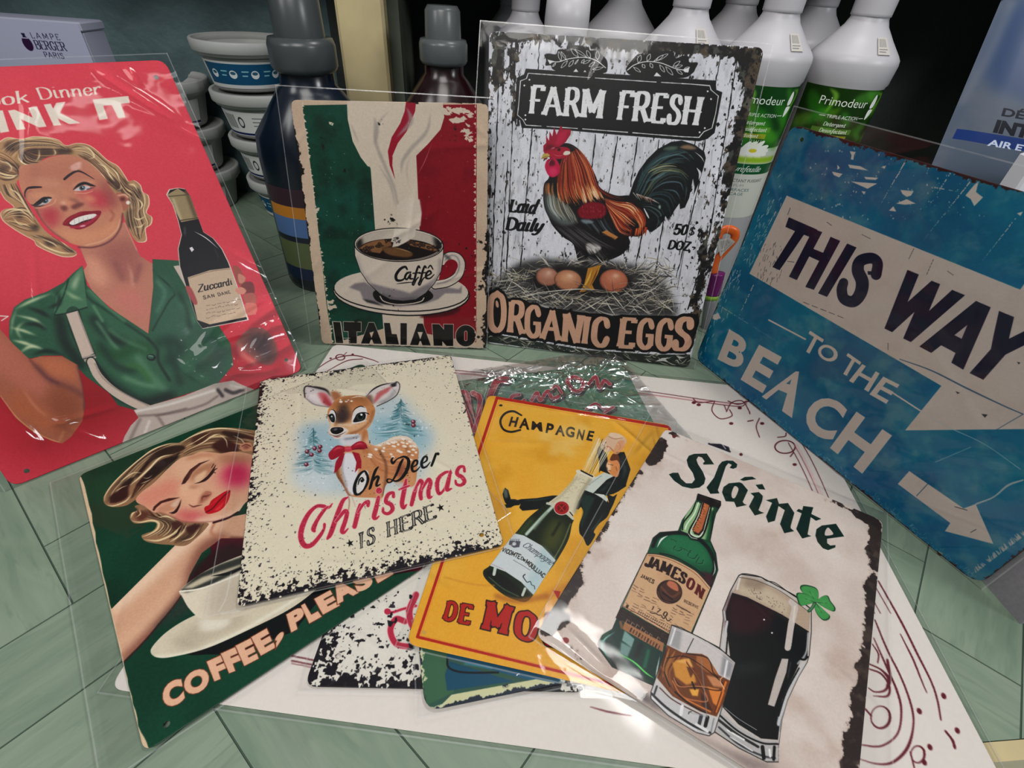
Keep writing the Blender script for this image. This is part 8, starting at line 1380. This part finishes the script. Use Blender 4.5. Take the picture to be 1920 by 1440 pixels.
def tub(loc, R_, Hh, label, grp, lab, rot, open_top=False):
    root = empty('plastic_tub', loc, rot); tag(root, label, 'tub', grp)
    b = MB(); r0 = R_*.78; pr = [(0, 0), (r0*.96, 0), (r0, .004), (R_*.93, Hh*.80), (R_*.96, Hh*.82), (R_*.93, Hh*.84), (R_*.95, Hh*.93)]
    b.lathe([(max(r, .0001), z) for r, z in pr], n=40); o = b.build('tub_body', M_TUB, None, True); o.parent = root
    rim = MB(); rim.lathe([(R_*.95, Hh*.70), (R_*.985, Hh*.70), (R_*.99, Hh*.74), (R_*1.03, Hh*.76), (R_*1.05, Hh*.78), (R_*1.06, Hh*.97), (R_*1.04, Hh), (R_*.99, Hh), (R_*.975, Hh*.985)]+([(R_*.90, Hh*.75), (R_*.76, .01), (.0001, .008)] if open_top else [(R_*.96, Hh*.94), (.0001, Hh*.94)]), n=40); o = rim.build('rim' if open_top else 'lid', M_TUB, None, True); o.parent = root
    l = MB(); n = 24; v = []; uv = []; f = []
    for i in range(n+1):
        a = -1.2+2.6*i/n-math.pi/2
        for j, z in enumerate((Hh*.08, Hh*.62)):
            r = r0+(R_*.93-r0)*(z/(Hh*.8))+.0007; v.append((r*math.cos(a), r*math.sin(a), z)); uv.append((i/n, j))
    for i in range(n): q = i*2; f.append((q, q+2, q+3, q+1))
    l.add(v, f, 0, uv); o = l.build('label', lab, None, True); o.parent = root
    return root
tp = ony((470, 96), 1.02)
TX, TY = tp[0]+.006, 1.0
th_ = .082; R_ = .079
levels = [(.0, M_TL1), (1, M_TL1), (2, M_TL2), (3, M_TL2), (4, M_TL1)]
top_z = ony((455, 74), 1.0)[2]
th_ = (top_z+.004)/4.0
dx = [.030, .016, .006, -.006]
for i in range(4):
    tub((TX+dx[i], TY+(i % 2)*.003, i*th_), R_, th_*1.0-.0005, ['white tub at the foot of the right-hand stack', 'second white tub up in the right-hand stack', 'white tub with a barcode label under the topmost one', 'open white tub with a teal cup label, topmost of the right stack'][i], 'white tubs stacked by the wall', [M_TL1, M_TL2, M_TL2, M_TL1][i], .1*i, i == 3)
l0 = ony((345, 140), 1.06)
thl = (ony((345, 138), 1.04)[2]+.0)/3.0
for i in range(3):
    tub((l0[0]-.012-.006*i+.012, 1.0, i*thl), R_*.95, thl-.0005, ['lowest white tub of the left stack, behind the red sign', 'middle white tub of the left stack with a blue band', 'open white tub topping the left, shorter stack'][i], 'white tubs stacked by the wall', M_TL2, -.2+.1*i, i == 2)
# ---- box with printed lid
def box_art(a):
    k = (34, 30, 62)
    a.H = np.array([[.52, 0, 308], [0, .6, 12], [0, 0, 1.]])
    a.ell((106, 88), 30, 34, (50, 20, 60)); a.poly([(92, 40), (116, 40), (112, 58), (98, 58)], k); a.stroke([(88, 62), (124, 62)], (200, 200, 220), 4)
    a.letters('LAMPE', [(150, 34), (330, 34), (330, 60), (150, 60)], k, thick=.10, thin=.08, gap=.35)
    a.letters('BERGER', [(150, 70), (345, 70), (345, 110), (150, 110)], k, thick=.14, thin=.05, serif=.03)
    a.letters('PARIS', [(180, 122), (305, 122), (305, 148), (180, 148)], k, thick=.12, thin=.06, serif=.02, gap=.15)
    a.letters('Les', [(60, 250), (100, 250), (100, 274), (60, 274)], k, thick=.12, thin=.08)
    for x in range(112, 300, 22): a.stroke([(x, 262), (x+13, 262), (x+14, 270)], k, 5)
M_BOXART = flat_art('box_print', 560, 420, (168, 172, 192), box_art)
M_BOX = solid('pale_card', (150, 154, 172), .6)
c0 = ony((0, 38), .86); c1 = ony((148, 42), .86)
bw = .26; bx1 = c1[0]; bz = c1[2]
root = empty('gift_box', (bx1-bw/2, .86, 0)); tag(root, 'pale lilac card box with a small lamp emblem, behind the red sign', 'box')
m = MB(); m.box((bx1-bw/2, .885, (bz-.012)/2), (bw-.004, .048, bz-.012), bev=.002); m.build('box_body', M_BOX, root)
m = MB(); m.box((bx1-bw/2, .885, bz-.006+.0), (bw, .052, .012), bev=.002); m.build('lid', M_BOX, root)
m = MB(); y = .8588; m.add([(bx1-bw+.004, y, bz-.19), (bx1-.002, y, bz-.19), (bx1-.002, y, bz-.002), (bx1-bw+.004, y, bz-.002)], [(0, 1, 2, 3)], 0, [(0, 0), (1, 0), (1, 1), (0, 1)]); m.build('front_print', M_BOXART, root)
# ---- bottles
def bottle(loc, R_, prof, label, grp, bodymat, capmat, cap, lab=None, labz=(0, 1), rot=0, flat=1.0, name='spray_bottle', stk=None):
    root = empty(name, loc, rot); tag(root, label, 'bottle', grp)
    b = MB(); b.lathe([(max(r*R_, .0001), z) for r, z in prof], n=40, sy=flat); o = b.build('bottle_body', bodymat, None, True); o.parent = root
    c = MB(); c.lathe([(max(r*R_, .0001), z) for r, z in cap], n=36); o = c.build('cap', capmat, None, True); o.parent = root
    if lab:
        l = MB(); n = 28; v = []; uv = []; f = []
        for i in range(n+1):
            a = -math.pi/2-1.35+2.7*i/n
            for j, z in enumerate(labz): v.append((R_*1.004*math.cos(a), R_*flat*1.004*math.sin(a), z)); uv.append((i/n, j))
        for i in range(n): q = i*2; f.append((q, q+2, q+3, q+1))
        l.add(v, f, 0, uv); o = l.build('label', lab, None, True); o.parent = root
    if stk:
        a0, z0, r0, z1, r1 = stk; v = []; uv = []
        for i in range(5):
            a = a0+i*.09; v += [(r0*R_*1.01*math.cos(a), r0*R_*flat*1.01*math.sin(a), z0), (r1*R_*1.01*math.cos(a), r1*R_*flat*1.01*math.sin(a), z1)]; uv += [(i/4, 0), (i/4, 1)]
        l = MB(); l.add(v, [(q, q+2, q+3, q+1) for q in (0, 2, 4, 6)], 0, uv); o = l.build('price_sticker', M_STICK, None, True); o.parent = root
    return root
def stick_art(a):
    for i in range(14): a.stroke([(12+i*5, 10), (12+i*5, 60)], (120, 120, 120), 1+(i*7 % 3), smooth=False)
    a.stroke([(14, 76), (80, 76)], (120, 120, 120), 5); a.stroke([(14, 92), (60, 92)], (140, 140, 140), 8)
M_STICK = flat_art('sticker_print', 96, 110, (196, 192, 186), stick_art)
def label_art(dark):
    def fn(a):
        rng = a.rng; W2, H2 = a.w, a.h
        a.poly([(0, 0), (W2, 0), (W2, 420), (0, 420)], (20, 72, 26) if not dark else (28, 60, 14))
        for i in range(26):
            c = rng.random(2)*[W2, 400]; r = rng.uniform(30, 90); a.ell(tuple(c), r*1.5, r*.6, [(60, 150, 40), (120, 180, 40), (16, 60, 20), (90, 170, 60)][int(rng.integers(4))], rng.uniform(-60, 60), blur=12, alpha=.5)
        for P in ([(560, 20), (640, 40), (600, 120), (570, 200)], [(200, 10), (260, 60), (230, 180)]): a.stroke(P, (140, 200, 70), 34, blur=6, alpha=.7, taper=True)
        wt = (236, 240, 236)
        a.text('Primodeur', [(165, 62), (500, 62), (500, 118), (165, 118)], wt, bold=-.004)
        a.poly([(560, 30), (585, 60), (580, 110), (545, 122), (538, 90)], wt, smooth=True); a.poly([(545, 130), (590, 135), (570, 175), (540, 200), (535, 160)], wt, smooth=True)
        a.stroke([(200, 190), (240, 190)], wt, 4); a.text('TRIPLE ACTION', [(250, 178), (470, 178), (470, 202), (250, 202)], wt); a.stroke([(480, 190), (520, 190)], wt, 4)
        a.letters('Detergent', [(250, 230), (400, 230), (400, 256), (250, 256)], wt, thick=.12, thin=.08, shear=.15); a.poly([(180, 270), (460, 270), (460, 306), (180, 306)], (120, 170, 60), alpha=.6); a.letters('Desinfectant', [(240, 276), (430, 276), (430, 302), (240, 302)], wt, thick=.12, thin=.08, shear=.15); a.poly([(180, 318), (440, 318), (440, 352), (180, 352)], (190, 180, 50), alpha=.7); a.letters('Odorant', [(250, 322), (380, 322), (380, 346), (250, 346)], wt, thick=.12, thin=.08, shear=.15)
        for an in (-70, -30, 0, 25, 60, 100, 150, 200, 240): a.ell((380+70*math.cos(rad(an)), 440+34*math.sin(rad(an))), 62, 20, (232, 236, 230), an*.6)
        for i in range(5): a.stroke([(360+i*10, 430), (345+i*18, 360)], (220, 230, 200), 3)
        a.ell((380, 440), 30, 14, (210, 200, 60)); a.poly([(100, 490), (640, 490), (620, 530), (120, 530)], (150, 190, 40), blur=8)
        a.poly([(0, 540), (W2, 540), (W2, 620), (0, 620)], (10, 90, 50)); a.letters('Chevrefeuille', [(200, 560), (500, 560), (500, 600), (200, 600)], wt, thick=.10, thin=.06, shear=.25, gap=0)
        a.poly([(0, 620), (W2, 620), (W2, H2), (0, H2)], (206, 208, 200)); a.text('DESINFECTANT PUISSANT', [(190, 660), (560, 660), (560, 684), (190, 684)], (60, 66, 66)); a.text('ET PARFUM', [(190, 700), (400, 700), (400, 720), (190, 720)], (150, 156, 156)); a.text('LES SURFACES', [(190, 735), (460, 735), (460, 758), (190, 758)], (70, 110, 120)); a.text('ET RINCAGE', [(190, 768), (420, 768), (420, 790), (190, 790)], (70, 110, 120))
    return fn
M_LAB = flat_art('green_label_print', 760, 980, (200, 206, 196), label_art(False), .3); M_LAB2 = flat_art('darker_green_label_print', 760, 980, (200, 206, 196), label_art(True), .3, 5)
def at_axis(px, y):     # x of a thing whose axis passes this pixel at depth y
    return ony(px, y)
fr = [('white bottle, second from the right of the front row, green flower label', (1470, 15), .80), ('white bottle with a green label, rightmost of the front row', (1632, 30), .83), ('white bottle in front row with only its shoulder above the rooster sign', (1297, 12), .80)]
def big_bottle(x, y, zneck, s, label, grp, lab, rot=0, mat=None, stk=True):
    R_ = .0535*s; z = zneck
    prof = [(0, 0), (.97, 0), (1, .006), (1, z-.075*s), (1.04, z-.072*s), (1.07, z-.050*s), (1.05, z-.044*s), (.98, z-.039*s), (.72, z-.024*s), (.50, z-.010*s), (.44, z-.003*s), (.43, z)]
    cap = [(.42, z-.0005), (.455, z+.0005), (.455, z+.003), (.47, z+.04*s), (.45, z+.062*s), (.0, z+.064*s)]
    return bottle((x, y, 0), R_, prof, label, grp, mat or M_WHITE, mat or M_WHITE, cap, lab, (z-.0765*s-.175*s, z-.0765*s), rot, .95, stk=(-math.pi/2+.12, z-.037*s, .97, z-.020*s, .68) if stk else None)
G1 = 'white bottles standing in the right bay'
pA = at_axis((1466, 22), .80); pB = at_axis((1632, 30), .83); pC = at_axis((1296, 14), .80)
big_bottle(pA[0], .80, pA[2], .98, fr[0][0], G1, M_LAB, .05); big_bottle(pB[0]+.0, .83, pB[2], 1.0, fr[1][0], G1, M_LAB2, -.05)
big_bottle(pC[0], .80, pC[2], .96, fr[2][0], G1, M_LAB)
pD = at_axis((1392, 8), .96); pE = at_axis((1190, 0), .93); pF = at_axis((1545, 12), .98)
big_bottle(pD[0], .965, pD[2], .98, 'shaded white bottle behind, between two front bottles left of centre', G1, None, stk=False)
big_bottle(pE[0]-.01, .955, pE[2]+.004, .98, 'shaded white bottle of the back row, leftmost of the three', G1, None, stk=False)
big_bottle(pF[0], .99, pF[2], .98, 'shaded white bottle of the back row, furthest right', G1, None, stk=False)
pG = at_axis((1060, 66), .78)
big_bottle(pG[0], .78, pG[2]-.028, 1.12, 'white bottle with a tall plain cap just behind the rooster sign', G1, None, stk=False)
for i, (px, y) in enumerate((((985, 20), .93), ((960, 10), 1.07))):
    q = at_axis(px, y); big_bottle(q[0], y, q[2], .86, ['dim white bottle in the shade behind the tall-capped one', 'dimmest white bottle, at the very back on the left'][i], G1, None, stk=False)
# pump bottles with frosted caps
def pump(px, y, mat, label, s, zsh, lab=None, rot=0):
    q = at_axis(px, y); z = q[2]; R_ = .072*s
    root = empty('soap_bottle', (q[0], y, 0), rot); tag(root, label, 'bottle')
    b = MB(); prof = [(0, 0), (.97, 0), (1, .008), (1, z-.09*s), (.97, z-.07*s), (.52, z-.026*s), (.42, z-.018*s), (.41, z)]
    b.lathe([(max(r*R_, .0001), k) for r, k in prof], n=40, sy=.8); o = b.build('bottle_body', mat, None, True); o.parent = root
    c = MB(); c.lathe([(R_*.43, z-.006*s), (R_*.47, z-.004*s), (R_*.50, z), (R_*.50, z+.020*s), (R_*.47, z+.026*s), (R_*.36, z+.027*s)], n=36); cm = M_DARKCAP if lab else M_CLEARCAP; o = c.build('collar', cm, None, True); o.parent = root
    c = MB(); c.lathe([(R_*.37, z+.026*s), (R_*.355, z+.06*s), (R_*.30, z+.066*s), (.0001, z+.066*s)], n=36); o = c.build('cap', cm, None, True); o.parent = root
    if lab:
        l = MB(); v = []; uv = []; f = []; n = 20
        for i in range(n+1):
            a = -math.pi/2-1.2+2.4*i/n
            for j, k in enumerate((.02, z-.12*s)): v.append((R_*1.004*math.cos(a), R_*.8*1.004*math.sin(a), k)); uv.append((i/n, j))
        for i in range(n): qq = i*2; f.append((qq, qq+2, qq+3, qq+1))
        l.add(v, f, 0, uv); o = l.build('label', lab, None, True); o.parent = root
    return root
def blue_lab(a):
    a.poly([(0, 0), (400, 0), (400, 90), (0, 90)], (70, 50, 60)); a.poly([(0, 90), (400, 90), (400, 150), (0, 150)], (206, 140, 54)); a.poly([(0, 150), (400, 150), (400, 250), (0, 250)], (96, 130, 180)); a.poly([(0, 280), (400, 280), (400, 430), (0, 430)], (110, 122, 84)); a.poly([(0, 430), (400, 430), (400, 500), (0, 500)], (30, 50, 80))
M_BL = flat_art('blue_bottle_label', 400, 500, (40, 50, 60), blue_lab, .35)
pump((572, 122), .74, M_BLUEB, 'dark blue soap bottle with a large frosted cap, left of the cream post', 1.14, 0, M_BL, .3)
pump((832, 112), .80, M_REDB, 'dark red soap bottle with a frosted cap, right of the cream post', .90, 0)
# ---- right side: wrapped pack, grey block, orange hook
def pack_art(a):
    a.splat(sstep(.3, .7, a.noise(120, 4)), (120, 136, 160), .7); a.poly([(0, 0), (700, 0), (700, 250), (0, 250)], (88, 112, 150), blur=30); k = (22, 26, 40)
    a.text('DÉSODORISANT', [(150, 300), (900, 300), (900, 350), (150, 350)], k, bold=.02, shear=.15); a.text('INTENSE', [(130, 370), (560, 370), (560, 440), (130, 440)], k, bold=.04, shear=.15)
    a.poly([(10, 470), (700, 470), (700, 530), (10, 530)], (36, 66, 128)); a.text('AIR ET SURFACES', [(140, 482), (700, 482), (700, 518), (140, 518)], (214, 220, 236), bold=.02, shear=.15)
PKP = [(1890, -30), (2240, 40), (2110, 420), (1738, 330)]
def pack_paint():
    a = Art(800, 900, (104, 112, 124), hom(PKP, [(0, 0), (800, 0), (800, 900), (0, 900)]), 4); rng = a.rng
    a.splat(sstep(.3, .7, a.noise(120, 4)), (86, 98, 116), .7); a.view(1320, 0, 3.2); a.blob([(1850, 0), (2400, 100), (2300, 520), (1700, 470)], (64, 84, 120), 40, .9); k = (22, 26, 40)
    a.stroke([(1840, 0), (1700, 300), (1560, 560)], (130, 134, 144), 30, blur=14, alpha=.6)
    a.text('DÉSODORISANT', [(1755, 575), (2470, 700), (2450, 760), (1745, 640)], k, bold=.03, shear=.1); a.text('INTENSE', [(1715, 660), (2180, 740), (2165, 830), (1695, 745)], k, bold=.06, shear=.1)
    a.poly([(1522, 725), (2300, 850), (2280, 935), (1492, 790)], (30, 60, 122)); a.text('AIR ET SURFACES', [(1670, 785), (2220, 878), (2210, 915), (1660, 830)], (206, 214, 232), bold=.03, shear=.1)
    return a
M_PACK = print_mat('pouch_print', pack_paint().image('pouch'), .35)
def slab(name, label, cat, corners, th, matf, mats, part):   # corners = 3-D TL, TR, BR, BL; thickness towards the back
    TL, TR, BR, BL = [np.array(c, float) for c in corners]; n = np.cross(BR-BL, TL-BL); n /= np.linalg.norm(n)
    root = empty(name, tuple((BL+BR)/2)); tag(root, label, cat)
    N = 12; v = []; uv = []
    for side in (0, 1):
        for j in range(N+1):
            for i in range(N+1):
                s, t = i/N, j/N; p = (BL*(1-s)+BR*s)*(1-t)+(TL*(1-s)+TR*s)*t; bul = (math.sin(s*math.pi)*math.sin(t*math.pi))**.35; p = p+n*(th/2*bul*(1 if side == 0 else -1)); v.append(p); uv.append((s, t))
    f = []; K = (N+1)**2
    for j in range(N):
        for i in range(N): q = j*(N+1)+i; f.append((q, q+1, q+N+2, q+N+1)); f.append((K+q, K+q+N+1, K+q+N+2, K+q+1))
    o = mesh_obj(part, v, f, mats, root, True, uv); return root
b0 = ony((1772, 262), .74); b1 = b0+np.array([.24, .0, -.02]); t0 = ony((1850, -20), .80)
slab('pouch', 'translucent grey-blue pouch with dark lettering at the right back', 'pouch', [ony(PKP[0], .80), ony(PKP[1], .80), ony(PKP[2], .74), ony(PKP[3], .74)], .03, None, M_PACK, 'pouch_film')
# white carton edge beyond the blue sign
q = ony((1895, 292), .645); m = MB(); m.box((q[0]+.098, .66, q[2]/2), (.13, .03, q[2]), bev=.003); o = m.build('white_carton', solid('white_card', (220, 220, 228), .5)); tag(o, 'white card carton edge beside the blue sign at the right', 'carton')
# grey block at the lower right
g0 = onz((1838, 1086)); g1 = onz((1912, 1170)); d = (g1-g0)[:2]; d /= np.hypot(*d); nrm = np.array([-d[1], d[0]])
L_ = .20; P = g0[:2]-d*.005; Q = P+d*(.005+np.hypot(*(g1-g0)[:2]))
m = MB(); bk = nrm*.12; m.add([(P[0], P[1], .0), (Q[0], Q[1], .0), (Q[0]+bk[0], Q[1]+bk[1], .0), (P[0]+bk[0], P[1]+bk[1], .0), (P[0], P[1], .12), (Q[0], Q[1], .12), (Q[0]+bk[0], Q[1]+bk[1], .12), (P[0]+bk[0], P[1]+bk[1], .12)], [(3, 2, 1, 0), (4, 5, 6, 7), (0, 1, 5, 4), (1, 2, 6, 5), (2, 3, 7, 6), (3, 0, 4, 7)])
o = m.build('display_block', solid('grey_foam_board', (132, 130, 136), .7, noise=.06, scale=300)); tag(o, 'grey block behind the lower right corner of the blue sign', 'block')
# orange hook handle, purple grip, green band
hk = empty('bottle_brush', tuple(ony((1345, 560), .64))); tag(hk, 'orange hook-ended cleaning brush with purple grip between the signs', 'brush')
def tube(name, pts, r, mat, parent, flat=1.0):
    P = catmull(np.array(pts, float), False, 8); m = MB(); n = 10; vs = []
    for i, p in enumerate(P):
        t = P[min(i+1, len(P)-1)]-P[max(i-1, 0)]; t /= np.linalg.norm(t)+1e-9; u = np.cross(t, [0, 1, 0]); u /= np.linalg.norm(u)+1e-9; w = np.cross(t, u)
        rr = r if np.isscalar(r) else r[min(int(i/8), len(r)-1)]
        vs += [p+u*rr*math.cos(a)+w*rr*flat*math.sin(a) for a in np.linspace(0, 2*math.pi, n, endpoint=False)]
    f = [(i*n+j, i*n+(j+1) % n, (i+1)*n+(j+1) % n, (i+1)*n+j) for i in range(len(P)-1) for j in range(n)]+[tuple(range(n-1, -1, -1)), tuple((len(P)-1)*n+j for j in range(n))]
    return mesh_obj(name, vs, f, mat, parent, True)
yb = .655; T_ = lambda x, y: ony((x, y), yb)
tube('hook', [T_(1338, 512), T_(1341, 492), T_(1352, 478), T_(1368, 460), T_(1378, 445), T_(1376, 434), T_(1362, 430), T_(1350, 436), T_(1346, 446)], .0060, solid('orange_plastic', (226, 100, 34), .3), hk, .5)
tube('grip', [T_(1345, 512), T_(1340, 535), T_(1335, 552)], .011, solid('purple_plastic', (110, 14, 100), .35), hk, .7); tube('band', [T_(1335, 552), T_(1333, 560)], .0105, solid('lime_plastic', (150, 200, 60), .4), hk, .7); tube('shaft', [T_(1333, 560), T_(1327, 600), T_(1322, 640)], .009, solid('grey_plastic', (140, 140, 146), .4), hk, .7)
m = MB(); m.add([T_(1343, 448)+[0, -.006, 0], T_(1366, 442)+[0, -.006, 0], T_(1376, 450)+[0, -.006, 0], T_(1348, 478)+[0, -.006, 0]][::-1], [(0, 1, 2, 3)], 0, [(1, 0), (0, 0), (0, 1), (1, 1)]); m.build('price_tag', M_STICK, hk)
# floor of the shop and the pale blue counter front seen past the shelf edge
m = MB(); a_ = sh(-1.3, -.02, -.10); P = [sh(-1.6, -.9), sh(1.2, -.9), sh(1.2, -.013), sh(-1.6, -.013)]
m.add([(p[0], p[1], -.16) for p in P], [(0, 1, 2, 3)]); o = m.build('floor_ledge', solid('pale_blue_ledge', (150, 176, 188), .5)); o['kind'] = 'structure'
